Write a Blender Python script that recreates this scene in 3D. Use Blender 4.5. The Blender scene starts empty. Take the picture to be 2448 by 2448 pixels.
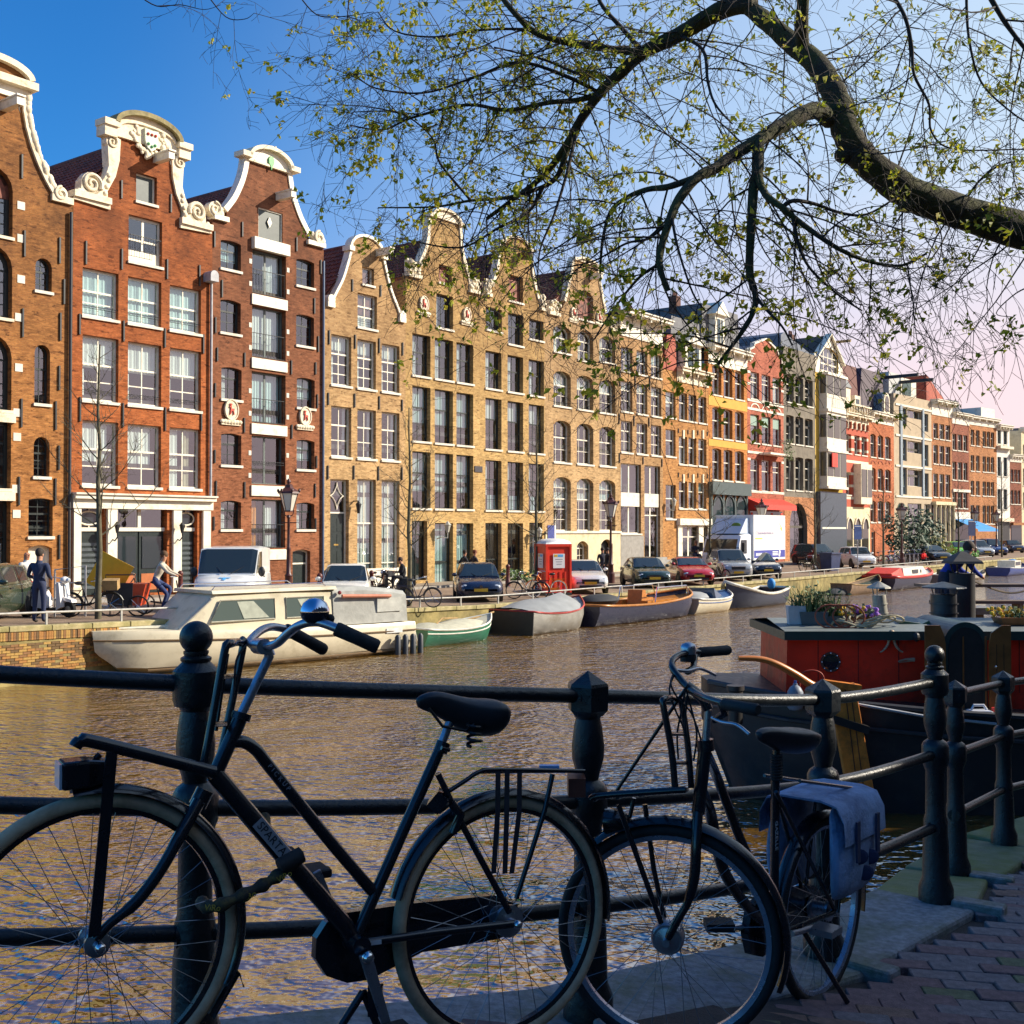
import bpy,bmesh,math,random
from mathutils import Vector,Matrix
from mathutils.geometry import delaunay_2d_cdt,tessellate_polygon
random.seed(7)
SC=bpy.context.scene
COL=SC.collection
R=math.radians
FPX,CX,CY,EYE,YH=2750.0,1224.0,1224.0,3.75,1268.0
PITCH=math.atan((YH-CY)/FPX)
cd=bpy.data.cameras.new('camera');cam=bpy.data.objects.new('camera',cd);COL.objects.link(cam)
cam.location=(0,0,EYE);cam.rotation_euler=(R(90)+PITCH,0,0)
cd.sensor_width=36;cd.lens=36*FPX/2448;cd.clip_start=0.05;cd.clip_end=4000
SC.camera=cam
SUN_AZ,SUN_EL=R(81),R(29)
w=bpy.data.worlds.new('World');SC.world=w;w.use_nodes=True
nt=w.node_tree;bg=nt.nodes['Background']
sky=nt.nodes.new('ShaderNodeTexSky');sky.sky_type='NISHITA';sky.sun_disc=False
sky.sun_elevation=SUN_EL;sky.sun_rotation=SUN_AZ;sky.altitude=0
sky.air_density=1.0;sky.dust_density=0.7;sky.ozone_density=3.0
hs=nt.nodes.new('ShaderNodeHueSaturation');hs.inputs['Saturation'].default_value=1.25
gm=nt.nodes.new('ShaderNodeMix');gm.data_type='RGBA';gm.blend_type='MULTIPLY';gm.inputs[0].default_value=1
gm.inputs[7].default_value=(0.36,0.84,1.14,1)
tcw=nt.nodes.new('ShaderNodeTexCoord');dt=nt.nodes.new('ShaderNodeVectorMath');dt.operation='DOT_PRODUCT'
dt.inputs[1].default_value=(math.sin(SUN_AZ),math.cos(SUN_AZ),-0.42)
mrw=nt.nodes.new('ShaderNodeMapRange');mrw.interpolation_type='SMOOTHSTEP';mrw.inputs[1].default_value=-0.36;mrw.inputs[2].default_value=0.50
hz=nt.nodes.new('ShaderNodeMix');hz.data_type='RGBA';sz=nt.nodes.new('ShaderNodeSeparateXYZ');el=nt.nodes.new('ShaderNodeMapRange');el.interpolation_type='SMOOTHSTEP';el.inputs[1].default_value=0.04;el.inputs[2].default_value=0.34
hc=nt.nodes.new('ShaderNodeMix');hc.data_type='RGBA';hc.inputs[6].default_value=(6.7,5.0,5.15,1);hc.inputs[7].default_value=(3.9,4.9,6.0,1)
nt.links.new(tcw.outputs['Generated'],sz.inputs[0]);nt.links.new(sz.outputs[2],el.inputs[0]);nt.links.new(el.outputs[0],hc.inputs[0]);nt.links.new(hc.outputs[2],hz.inputs[7])
nt.links.new(sky.outputs[0],hs.inputs['Color']);nt.links.new(hs.outputs[0],gm.inputs[6])
nt.links.new(tcw.outputs['Generated'],dt.inputs[0]);nt.links.new(dt.outputs['Value'],mrw.inputs[0])
nt.links.new(mrw.outputs[0],hz.inputs[0]);nt.links.new(gm.outputs[2],hz.inputs[6]);nt.links.new(hz.outputs[2],bg.inputs['Color'])
bg.inputs['Strength'].default_value=0.105
sd=bpy.data.lights.new('sun','SUN');sd.energy=5.0;sd.angle=R(0.53);sd.color=(1.0,0.90,0.74)
sun=bpy.data.objects.new('sun',sd);COL.objects.link(sun)
sdir=Vector((math.sin(SUN_AZ)*math.cos(SUN_EL),math.cos(SUN_AZ)*math.cos(SUN_EL),math.sin(SUN_EL)))
sun.rotation_euler=sdir.to_track_quat('Z','Y').to_euler()
vs=SC.view_settings;vs.view_transform='Standard';vs.look='None';vs.gamma=1;vs.exposure=0.66;vs.use_curve_mapping=False
SC.render.engine='CYCLES'
SC.cycles.max_bounces=6;SC.cycles.transparent_max_bounces=12;SC.cycles.caustics_reflective=False;SC.cycles.caustics_refractive=False
SC.cycles.sample_clamp_indirect=6;SC.cycles.use_denoising=True
_cp,_sp=math.cos(PITCH),math.sin(PITCH)
def ray(px,py):
 x,y=(px-CX)/FPX,(CY-py)/FPX
 return Vector((x,_cp-y*_sp,_sp+y*_cp))
def at_depth(px,py,Y):
 d=ray(px,py);return Vector((0,0,EYE))+d*(Y/d.y)
def on_z(px,py,z):
 d=ray(px,py);return Vector((0,0,EYE))+d*((z-EYE)/d.z)
def on_plane(px,py,p,n):
 d=ray(px,py);o=Vector((0,0,EYE));return o+d*((Vector(p)-o).dot(n)/d.dot(n))
TH=math.atan((3290-CX)/FPX)
U2=Vector((math.sin(TH),math.cos(TH)));N2=Vector((math.cos(TH),-math.sin(TH)))
Q0=Vector((-0.81,42.7));F0=Vector((-13.3,45.4))
def far_z(t):
 return 1.0+0.0235*min(40.0,max(0.0,-t))+0.003*min(90.0,max(0.0,t))
def uq(x,y):return(Vector((x,y))-Q0).dot(U2)
class MB:
 def __init__(s):s.v=[];s.f=[];s.m=[];s.cur=0
 def add(s,vs_,fs):
  b=len(s.v);s.v.extend([tuple(p)for p in vs_])
  for f in fs:s.f.append(tuple(i+b for i in f));s.m.append(s.cur)
  return s
 def box(s,x0,x1,y0,y1,z0,z1,M=None):
  p=[(x0,y0,z0),(x1,y0,z0),(x1,y1,z0),(x0,y1,z0),(x0,y0,z1),(x1,y0,z1),(x1,y1,z1),(x0,y1,z1)]
  if M is not None:p=[M@Vector(q)for q in p]
  return s.add(p,[(0,3,2,1),(4,5,6,7),(0,1,5,4),(1,2,6,5),(2,3,7,6),(3,0,4,7)])
 def tube(s,path,r,n=8,cap=True,closed=False,squash=None):
  P=[Vector(p)for p in path];k=len(P)
  rr=r if isinstance(r,(list,tuple))else[r]*k
  ref=None;vs_=[]
  for i in range(k):
   a=P[(i-1)%k]if closed else P[max(0,i-1)]
   b=P[(i+1)%k]if closed else P[min(k-1,i+1)]
   t=(b-a)
   if t.length<1e-9:t=Vector((0,0,1))
   t.normalize()
   if ref is None:
    ref=Vector((0,0,1))if abs(t.z)<0.9 else Vector((1,0,0))
   ref=(ref-t*ref.dot(t))
   if ref.length<1e-6:ref=t.orthogonal()
   ref.normalize();bi=t.cross(ref)
   for j in range(n):
    a_=2*math.pi*j/n
    vs_.append(P[i]+(ref*math.cos(a_)*(squash or 1)+bi*math.sin(a_))*rr[i])
  fs=[]
  for i in range(k if closed else k-1):
   i2=(i+1)%k
   for j in range(n):
    j2=(j+1)%n
    fs.append((i*n+j,i*n+j2,i2*n+j2,i2*n+j))
  if cap and not closed:
   fs.append(tuple(reversed(range(n))));fs.append(tuple((k-1)*n+j for j in range(n)))
  return s.add(vs_,fs)
 def lathe(s,prof,n=16,M=None,cap=True):
  vs_=[];k=len(prof)
  for r,z in prof:
   for j in range(n):
    a=2*math.pi*j/n;p=Vector((r*math.cos(a),r*math.sin(a),z))
    vs_.append(M@p if M is not None else p)
  fs=[(i*n+j,i*n+(j+1)%n,(i+1)*n+(j+1)%n,(i+1)*n+j)for i in range(k-1)for j in range(n)]
  if cap:fs.append(tuple(reversed(range(n))));fs.append(tuple((k-1)*n+j for j in range(n)))
  return s.add(vs_,fs)
 def sphere(s,c,r,n=12,m=8,sc=(1,1,1),M=None):
  prof=[]
  c=Vector(c);vs_=[];fs=[]
  for i in range(m+1):
   ph=math.pi*i/m
   for j in range(n):
    a=2*math.pi*j/n
    q=Vector((r*sc[0]*math.sin(ph)*math.cos(a),r*sc[1]*math.sin(ph)*math.sin(a),r*sc[2]*math.cos(ph)))
    vs_.append((M@(c+q))if M is not None else c+q)
  for i in range(m):
   for j in range(n):fs.append((i*n+j,(i+1)*n+j,(i+1)*n+(j+1)%n,i*n+(j+1)%n))
  return s.add(vs_,fs)
 def prism(s,poly,y0,y1,axis='y',M=None):
  """poly: 2-D (x,z) outline, extruded along y (or mapped by M)"""
  n=len(poly);area=sum(poly[i][0]*poly[(i+1)%n][1]-poly[(i+1)%n][0]*poly[i][1]for i in range(n))
  if area<0:poly=list(reversed(poly))
  if axis=='y':f=lambda p,t:Vector((p[0],t,p[1]))
  elif axis=='z':f=lambda p,t:Vector((p[0],p[1],t))
  else:f=lambda p,t:Vector((t,p[0],p[1]))
  vs_=[f(p,y0)for p in poly]+[f(p,y1)for p in poly]
  if M is not None:vs_=[M@q for q in vs_]
  tri=tessellate_polygon([[Vector((p[0],p[1],0))for p in poly]])
  fs=[]
  for t in tri:fs.append(tuple(t));fs.append(tuple(n+i for i in reversed(t)))
  for i in range(n):j=(i+1)%n;fs.append((i,j,n+j,n+i))
  return s.add(vs_,fs)
 def loft(s,rings,close_ring=True,cap=True):
  n=len(rings[0]);vs_=[p for r_ in rings for p in r_];fs=[]
  for i in range(len(rings)-1):
   for j in range(n if close_ring else n-1):
    j2=(j+1)%n;fs.append((i*n+j,i*n+j2,(i+1)*n+j2,(i+1)*n+j))
  if cap and close_ring:
   fs.append(tuple(reversed(range(n))));fs.append(tuple((len(rings)-1)*n+j for j in range(n)))
  return s.add(vs_,fs)
 def build(s,name,mat,parent=None,smooth=None,loc=None,fix=True):
  me=bpy.data.meshes.new(name);me.from_pydata(s.v,[],s.f)
  for m_ in(mat if isinstance(mat,(list,tuple))else[mat]):me.materials.append(m_)
  if any(s.m):me.polygons.foreach_set('material_index',s.m)
  if fix:
   bm=bmesh.new();bm.from_mesh(me);bmesh.ops.recalc_face_normals(bm,faces=bm.faces);bm.to_mesh(me);bm.free()
  if smooth is not None:
   me.polygons.foreach_set('use_smooth',[True]*len(me.polygons));me.set_sharp_from_angle(angle=R(smooth))
  me.update()
  o=bpy.data.objects.new(name,me);COL.objects.link(o)
  if parent is not None:o.parent=parent
  if loc is not None:o.location=loc
  return o
def tag(o,label=None,cat=None,group=None,kind=None):
 if label:o['label']=label
 if cat:o['category']=cat
 if group:o['group']=group
 if kind:o['kind']=kind
 return o
def thing(name,label,cat,loc=(0,0,0),rz=0.0,group=None):
 o=bpy.data.objects.new(name,None);COL.objects.link(o);o.location=loc;o.rotation_euler=(0,0,rz)
 o.empty_display_size=0.2
 return tag(o,label,cat,group)
def copy_tree(o,parent=None):
 c=o.copy();COL.objects.link(c);c.parent=parent
 for ch in list(o.children):copy_tree(ch,c)
 return c
def bevel(o,wd=0.01,seg=2,ang=40):
 m=o.modifiers.new('bevel','BEVEL');m.width=wd;m.segments=seg;m.limit_method='ANGLE';m.angle_limit=R(ang);return o
def catmull(pts,k=6):
 P=[Vector(p)for p in pts];out=[]
 for i in range(len(P)-1):
  p0=P[max(0,i-1)];p1=P[i];p2=P[i+1];p3=P[min(len(P)-1,i+2)]
  for j in range(k):
   t=j/k
   out.append(0.5*((2*p1)+(p2-p0)*t+(2*p0-5*p1+4*p2-p3)*t*t+(3*p1-p0-3*p2+p3)*t**3))
 out.append(P[-1]);return out
def arc(cx,cy,r,a0,a1,n=10,ry=None):
 return[(cx+r*math.cos(R(a0+(a1-a0)*i/n)),cy+(ry or r)*math.sin(R(a0+(a1-a0)*i/n)))for i in range(n+1)]
_mats={}
def _nodes(name):
 m=bpy.data.materials.new(name);m.use_nodes=True;t=m.node_tree
 return m,t,t.nodes['Principled BSDF']
def _n(t,kind,**kw):
 n=t.nodes.new(kind)
 for k,v in kw.items():setattr(n,k,v)
 return n
def _mixc(t,fac,a,b,blend='MIX'):
 mx=_n(t,'ShaderNodeMix',data_type='RGBA',blend_type=blend)
 for sock,val in((mx.inputs[0],fac),(mx.inputs[6],a),(mx.inputs[7],b)):
  if isinstance(val,(int,float)):sock.default_value=val
  elif isinstance(val,tuple):sock.default_value=(*val,1)if len(val)==3 else val
  else:t.links.new(val,sock)
 return mx.outputs[2]
def _ramp(t,src,a,b):
 mr=_n(t,'ShaderNodeMapRange');t.links.new(src,mr.inputs[0]);mr.inputs[1].default_value=a;mr.inputs[2].default_value=b
 return mr.outputs[0]
def _noise(t,vec,scale,detail=4,rough=0.6):
 n=_n(t,'ShaderNodeTexNoise');n.inputs['Scale'].default_value=scale;n.inputs['Detail'].default_value=detail;n.inputs['Roughness'].default_value=rough
 if vec is not None:t.links.new(vec,n.inputs['Vector'])
 return n.outputs[0]
def pm(name,col,rough=0.6,metal=0.0,var=0.18,vs=5.0,bump=0.0,bs=40.0,spec=0.5,coat=0.0,dirt=None,dirt_amt=0.5,ds=1.5,world=False):
 """plain painted / stone / metal material with colour variation, optional dirt and fine relief"""
 if name in _mats:return _mats[name]
 m,t,b=_nodes(name);b.inputs['Roughness'].default_value=rough;b.inputs['Metallic'].default_value=metal
 b.inputs['Specular IOR Level'].default_value=spec
 if coat:b.inputs['Coat Weight'].default_value=coat;b.inputs['Coat Roughness'].default_value=0.05
 tc=_n(t,'ShaderNodeTexCoord');vec=tc.outputs['Object']
 if world:vec=_n(t,'ShaderNodeNewGeometry').outputs['Position']
 c=tuple(col)
 if var or dirt:
  lo=tuple(max(0,x*(1-var))for x in c);hi=tuple(min(1,x*(1+var))for x in c)
  out=_mixc(t,_ramp(t,_noise(t,vec,vs),0.3,0.7),lo,hi)
  if dirt:
   f=_ramp(t,_noise(t,vec,ds,6,0.7),0.55-0.2*dirt_amt,0.75)
   out=_mixc(t,f,out,tuple(dirt))
  t.links.new(out,b.inputs['Base Color'])
  rn=_ramp(t,_noise(t,vec,vs*3),0.2,0.8)
  mr=_n(t,'ShaderNodeMapRange');t.links.new(rn,mr.inputs[0]);mr.inputs[3].default_value=max(0,rough-0.08);mr.inputs[4].default_value=min(1,rough+0.12)
  t.links.new(mr.outputs[0],b.inputs['Roughness'])
 else:b.inputs['Base Color'].default_value=(*c,1)
 if bump:
  bp=_n(t,'ShaderNodeBump');bp.inputs['Strength'].default_value=bump;bp.inputs['Distance'].default_value=0.02
  t.links.new(_noise(t,vec,bs,5,0.7),bp.inputs['Height']);t.links.new(bp.outputs[0],b.inputs['Normal'])
 _mats[name]=m;return m
def brickmat(name,c1,c2,mortar=(0.30,0.26,0.20),soot=None,z0=9.0,z1=14.0,bw=0.21,bh=0.066,world=False,amt=0.85):
 """coursed brick in the wall's own x/z; soot: a darker brown weathering that grows over the upper wall"""
 if name in _mats:return _mats[name]
 m,t,b=_nodes(name)
 tc=_n(t,'ShaderNodeTexCoord');sp=_n(t,'ShaderNodeSeparateXYZ');t.links.new(tc.outputs['Object'],sp.inputs[0])
 ad=_n(t,'ShaderNodeMath',operation='ADD');t.links.new(sp.outputs[0],ad.inputs[0]);t.links.new(sp.outputs[1],ad.inputs[1])
 cb=_n(t,'ShaderNodeCombineXYZ');t.links.new(ad.outputs[0],cb.inputs[0]);t.links.new(sp.outputs[2],cb.inputs[1])
 br=_n(t,'ShaderNodeTexBrick');t.links.new(cb.outputs[0],br.inputs['Vector'])
 br.inputs['Scale'].default_value=1;br.inputs['Brick Width'].default_value=bw;br.inputs['Row Height'].default_value=bh
 br.inputs['Mortar Size'].default_value=0.006;br.inputs['Mortar Smooth'].default_value=0.3;br.inputs['Bias'].default_value=0.0
 br.inputs['Color1'].default_value=(*c1,1);br.inputs['Color2'].default_value=(*c2,1);br.inputs['Mortar'].default_value=(*mortar,1)
 vec=tc.outputs['Object']
 mpb=_n(t,'ShaderNodeMapping');mpb.inputs['Scale'].default_value=(2.6,2.6,9.0);t.links.new(vec,mpb.inputs[0])
 n1=_noise(t,vec,0.55,5,0.65);n2=_noise(t,mpb.outputs[0],1.1,3,0.75);n4=_noise(t,mpb.outputs[0],0.8,4,0.8)
 out=_mixc(t,_ramp(t,n1,0.36,0.66),br.outputs[0],tuple(0.50*(x+y)/2 for x,y in zip(c1,c2)))
 out2=_mixc(t,_ramp(t,n2,0.45,0.75),out,tuple(min(1,1.4*x+.02)for x in c2))
 out=_mixc(t,0.75,out,out2);out=_mixc(t,_ramp(t,n4,0.54,0.62),out,tuple(0.34*x for x in c1))
 if soot:
  zr=_ramp(t,sp.outputs[2],z0,z1);ml=_n(t,'ShaderNodeMath',operation='MULTIPLY');t.links.new(zr,ml.inputs[0])
  t.links.new(_ramp(t,_noise(t,vec,0.9,6,0.7),0.25,0.6),ml.inputs[1])
  m2=_n(t,'ShaderNodeMath',operation='MULTIPLY');t.links.new(ml.outputs[0],m2.inputs[0]);m2.inputs[1].default_value=amt
  out=_mixc(t,m2.outputs[0],out,_mixc(t,0.75,out,tuple(soot)))
 t.links.new(out,b.inputs['Base Color']);b.inputs['Roughness'].default_value=0.85;b.inputs['Specular IOR Level'].default_value=0.25
 bp=_n(t,'ShaderNodeBump');bp.inputs['Strength'].default_value=0.6;bp.inputs['Distance'].default_value=0.006;bp.invert=True
 t.links.new(br.outputs['Fac'],bp.inputs['Height']);t.links.new(bp.outputs[0],b.inputs['Normal'])
 _mats[name]=m;return m
def glassmat(name='window_glass',tint=(0.80,0.9,0.92),refl=0.22,rough=0.02):
 if name in _mats:return _mats[name]
 m=bpy.data.materials.new(name);m.use_nodes=True;m.use_transparent_shadow=True;t=m.node_tree;t.nodes.clear()
 o=_n(t,'ShaderNodeOutputMaterial');tr=_n(t,'ShaderNodeBsdfTransparent');gl=_n(t,'ShaderNodeBsdfGlossy');mx=_n(t,'ShaderNodeMixShader')
 tr.inputs[0].default_value=(*tint,1);gl.inputs['Roughness'].default_value=rough;gl.inputs[0].default_value=(0.92,0.96,1,1)
 lw0=_n(t,'ShaderNodeLayerWeight');lw=_n(t,'ShaderNodeMath',operation='POWER');t.links.new(lw0.outputs['Facing'],lw.inputs[0]);lw.inputs[1].default_value=4.0;lw0.inputs[0].default_value=0.5
 ad=_n(t,'ShaderNodeMath',operation='ADD');t.links.new(lw.outputs[0],ad.inputs[0]);ad.inputs[1].default_value=refl
 tc=_n(t,'ShaderNodeTexCoord');bp=_n(t,'ShaderNodeBump');bp.inputs['Strength'].default_value=0.08;bp.inputs['Distance'].default_value=0.05
 t.links.new(_noise(t,tc.outputs['Object'],1.6,2),bp.inputs['Height']);t.links.new(bp.outputs[0],gl.inputs['Normal'])
 t.links.new(ad.outputs[0],mx.inputs[0]);t.links.new(tr.outputs[0],mx.inputs[1]);t.links.new(gl.outputs[0],mx.inputs[2]);t.links.new(mx.outputs[0],o.inputs[0])
 _mats[name]=m;return m
def carglass(name='car_glass',col=(0.02,0.03,0.035)):
 return pm(name,col,rough=0.04,var=0,spec=0.9)
WHITE=pm('cream_white_paint',(0.80,0.74,0.60),0.45,var=0.06,vs=3,dirt=(0.50,0.42,0.28),dirt_amt=0.12,ds=2.2)
STONE=pm('sandstone_cream',(0.78,0.68,0.50),0.7,var=0.1,vs=4,bump=0.4,bs=25,dirt=(0.40,0.31,0.18),dirt_amt=0.2,ds=3)
SILL=pm('pale_sill_stone',(0.72,0.66,0.55),0.7,var=0.1,vs=6,dirt=(0.4,0.33,0.22),dirt_amt=0.15)
DARKFRAME=pm('dark_green_black_paint',(0.022,0.028,0.026),0.35,var=0.1)
IRON=pm('black_iron',(0.012,0.012,0.014),0.45,var=0.2)
GLASS=glassmat()
CURTAIN=pm('white_net_curtain',(0.82,0.80,0.72),0.9,var=0.06,vs=14)
CURTAIN2=pm('pale_green_blind',(0.62,0.74,0.68),0.9,var=0.06,vs=10)
ROOM=pm('dim_room_wall',(0.10,0.085,0.07),0.9,var=0.5,vs=0.9)
TILE=pm('brown_red_pantile',(0.22,0.07,0.042),0.7,var=0.35,vs=6,dirt=(0.03,0.022,0.02),dirt_amt=0.4,ds=2)
LEAD=pm('grey_lead_sheet',(0.10,0.10,0.11),0.55,var=0.25,vs=3)
# ================================================================== setting
def lerp(a,b,t):return a+(b-a)*t
def Qp(t,w=0.0,z=0.0):
 p=Q0+U2*t-N2*w;return Vector((p.x,p.y,z))
RZ=math.pi/2-TH
def watermat():
 m,t,b=_nodes('canal_water')
 b.inputs['Base Color'].default_value=(0.030,0.022,0.008,1);b.inputs['Roughness'].default_value=0.015
 b.inputs['IOR'].default_value=2.9;b.inputs['Specular IOR Level'].default_value=0.9
 g=_n(t,'ShaderNodeNewGeometry');mp=_n(t,'ShaderNodeMapping');mp.vector_type='POINT'
 mp.inputs['Rotation'].default_value=(0,0,R(14));mp.inputs['Scale'].default_value=(0.80,1.0,1)
 t.links.new(g.outputs['Position'],mp.inputs[0])
 n1=_noise(t,mp.outputs[0],6.5,1,0.4);n2=_noise(t,mp.outputs[0],1.9,1,0.5);n3=_noise(t,mp.outputs[0],19,0,0.5)
 b1=_n(t,'ShaderNodeBump');b1.inputs['Distance'].default_value=0.15;b1.inputs['Strength'].default_value=0.9;t.links.new(n2,b1.inputs['Height'])
 b2=_n(t,'ShaderNodeBump');b2.inputs['Distance'].default_value=0.15;b2.inputs['Strength'].default_value=0.9;t.links.new(n1,b2.inputs['Height']);ms=_n(t,'ShaderNodeMapRange');t.links.new(_noise(t,g.outputs['Position'],0.33,3,0.6),ms.inputs[0]);ms.inputs[1].default_value=.38;ms.inputs[2].default_value=.62;ms.inputs[3].default_value=.28;ms.inputs[4].default_value=1.0;t.links.new(ms.outputs[0],b2.inputs['Strength']);t.links.new(b1.outputs[0],b2.inputs['Normal'])
 b3=_n(t,'ShaderNodeBump');b3.inputs['Distance'].default_value=0.024;b3.inputs['Strength'].default_value=0.8;t.links.new(n3,b3.inputs['Height']);t.links.new(b2.outputs[0],b3.inputs['Normal'])
 t.links.new(b3.outputs[0],b.inputs['Normal'])
 out=_mixc(t,_ramp(t,_noise(t,g.outputs['Position'],0.5,5,0.7),0.4,0.7),(0.11,0.058,0.010),(0.19,0.10,0.018))
 t.links.new(out,b.inputs['Base Color'])
 return m
mb=MB();mb.add([(-150,-60,0),(400,-60,0),(400,500,0),(-150,500,0)],[(0,1,2,3)])
tag(mb.build('canal_water',watermat(),fix=False),'brown rippled canal water between the two quays','water',kind='structure')
CLINKER=brickmat('street_clinker',(0.21,0.13,0.085),(0.30,0.19,0.12),(0.16,0.12,0.09),bw=0.2,bh=0.1)
def paving(name,c1,c2,mortar,bw,bh):
 m,t,b=_nodes(name);g=_n(t,'ShaderNodeNewGeometry')
 mp=_n(t,'ShaderNodeMapping');mp.inputs['Rotation'].default_value=(0,0,TH-R(45));t.links.new(g.outputs['Position'],mp.inputs[0])
 br=_n(t,'ShaderNodeTexBrick');t.links.new(mp.outputs[0],br.inputs['Vector']);br.inputs['Scale'].default_value=1
 br.inputs['Brick Width'].default_value=bw;br.inputs['Row Height'].default_value=bh;br.inputs['Mortar Size'].default_value=0.006
 for k,c in(('Color1',c1),('Color2',c2),('Mortar',mortar)):br.inputs[k].default_value=(*c,1)
 out=_mixc(t,_ramp(t,_noise(t,g.outputs['Position'],0.7,6,0.7),0.35,0.7),br.outputs[0],tuple(0.6*x for x in c1))
 t.links.new(out,b.inputs['Base Color']);b.inputs['Roughness'].default_value=0.85
 return m
STREET=paving('street_clinker_paving',(0.26,0.17,0.11),(0.36,0.25,0.17),(0.18,0.14,0.10),0.2,0.1)
FOOTWAY=paving('footway_paving',(0.32,0.25,0.18),(0.40,0.32,0.24),(0.22,0.18,0.13),0.3,0.3)
def strip(name,w0,w1,dz,mat,label,cat,t0=-60,t1=160,step=4.0):
 mb=MB();ts=[t0+step*i for i in range(int((t1-t0)/step)+1)]
 vs_=[];
 for t_ in ts:vs_+=[Qp(t_,w0,far_z(t_)+dz),Qp(t_,w1,far_z(t_)+dz)]
 mb.add(vs_,[(2*i,2*i+1,2*i+3,2*i+2)for i in range(len(ts)-1)])
 return tag(mb.build(name,mat,fix=False),label,cat,kind='structure')
strip('street',0.3,40,0.0,STREET,'brick paved street along the far bank','street')
strip('footway',9.35,40,0.10,FOOTWAY,'footway in front of the canal houses','pavement')
KERB=pm('grey_kerb_stone',(0.34,0.31,0.27),0.8,var=0.2,vs=3,bump=0.3)
mb=MB()
for i in range(110):
 t_=-50+1.2*i
 a,b_=t_+0.006,t_+1.194
 p=[Qp(a,9.2,far_z(a)-.1),Qp(b_,9.2,far_z(b_)-.1),Qp(b_,9.35,far_z(b_)-.1),Qp(a,9.35,far_z(a)-.1)]
 q=[v+Vector((0,0,.212))for v in p]
 mb.add(p+q,[(4,5,6,7),(0,1,5,4),(1,2,6,5),(3,0,4,7),(2,3,7,6)])
tag(mb.build('kerb',KERB),'grey stone kerb along the footway of the far street','kerb',kind='structure')
QB=brickmat('quay_brick',(0.17,0.10,0.055),(0.22,0.13,0.065),(0.17,0.13,0.07))
MOSSB=pm('quay_wall_stained',(0.30,0.235,0.09),0.9,var=0.45,vs=1.6,bump=0.6,bs=14,dirt=(0.10,0.09,0.03),dirt_amt=0.5,ds=1.1)
qw=thing('quay_wall','weathered yellow brown brick quay wall below the parked cars','quay wall')
mb=MB();ts=[-60+4*i for i in range(56)];vs_=[]
for t_ in ts:vs_+=[Qp(t_,0,-0.8),Qp(t_,0,far_z(t_)-0.12),Qp(t_,0.5,far_z(t_)-0.12)]
fs=[]
for i in range(len(ts)-1):fs+=[(3*i,3*i+3,3*i+4,3*i+1),(3*i+1,3*i+4,3*i+5,3*i+2)]
mb.add(vs_,fs);mb.build('wall_core',MOSSB,qw,fix=False)
COP=pm('quay_coping_stone',(0.40,0.33,0.17),0.85,var=0.3,vs=2,bump=0.5,bs=18,dirt=(0.22,0.20,0.06),dirt_amt=0.5)
cm=MB().box(0.006,1.114,-0.06,0.42,-0.14,0.0)
c0=cm.build('coping_stone',COP,qw);c0.location=Qp(-30,0,far_z(-30));c0.rotation_euler=(0,0,RZ);bevel(c0,.015,1)
for i in range(1,110):
 t_=-30+1.12*i;c=c0.copy();COL.objects.link(c);c.location=Qp(t_,random.uniform(-.01,.01),far_z(t_)+random.uniform(-.008,.004))
 c.rotation_euler=(0,math.atan2(far_z(t_)-far_z(t_+1.12),1.12),RZ)
bmats=[pm('quay_brick_%s'%n,c,0.9,var=0.3,vs=20,bump=0.3)for n,c in(('orange',(0.36,0.17,0.05)),('ochre',(0.40,0.24,0.07)),('brown',(0.24,0.12,0.05)),('dark',(0.15,0.09,0.04)))]
bmesh_std=[]
for bm_ in bmats:
 o=MB().box(0,0.205,-0.02,0.05,0,0.056).build('brick',bm_,qw);bmesh_std.append(o.data);bpy.data.objects.remove(o)
bmesh_up=[]
for bm_ in bmats:
 o=MB().box(0,0.058,-0.03,0.05,0,0.2).build('brick',bm_,qw);bmesh_up.append(o.data);bpy.data.objects.remove(o)
nb=0;rest=MB()
def put_brick(me,t_,z,dy):
 global nb
 if nb<298:
  o=bpy.data.objects.new('brick',me);COL.objects.link(o);o.parent=qw;o.location=Qp(t_,-dy,z);o.rotation_euler=(0,0,RZ);nb+=1
 else:
  M=Matrix.Translation(Qp(t_,-dy,z))@Matrix.Rotation(RZ,4,'Z');b=len(rest.v)
  rest.cur=bmesh_std.index(me)if me in bmesh_std else bmesh_up.index(me)
  rest.add([M@v.co for v in me.vertices],[tuple(p.vertices)for p in me.polygons])
ta,tb=-19.6,-12.8
for i in range(int((tb-ta)/0.066)):
 t_=ta+0.066*i
 put_brick(random.choice(bmesh_up),t_,far_z(t_)-0.35,random.uniform(-.012,.008))
for r_ in range(11):
 for i in range(int((tb-ta)/0.215)):
  t_=ta+0.215*i+(0.107 if r_%2 else 0)
  if random.random()<0.03:continue
  put_brick(random.choice(bmesh_std),t_,far_z(-16)-0.435-0.067*r_,random.uniform(-.012,.006))
o=rest.build('lower_courses',bmats,qw);o['kind']='stuff'
def quay_rail(t0,t1,label,h=0.30):
 g=thing('quay_rail',label,'railing',Qp(t0,0.12,far_z(t0)),RZ,'low rails on the quay edge')
 RM=pm('worn_grey_rail_paint',(0.42,0.40,0.36),0.5,var=0.25,vs=6)
 n=max(2,int((t1-t0)/2.1)+1);L=[(t1-t0)*i/(n-1)for i in range(n)]
 zb=lambda x:far_z(t0+x)-far_z(t0)
 MB().tube([(x,0,zb(x)+h)for x in L],0.028,8).build('top_rail',RM,g,smooth=50)
 for x in L:MB().box(x-.025,x+.025,-.02,.02,zb(x)-.01,zb(x)+h-.015).build('post',RM,g)
quay_rail(-22,-9.2,'low pale pipe rail on the quay above the bare brick wall')
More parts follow.
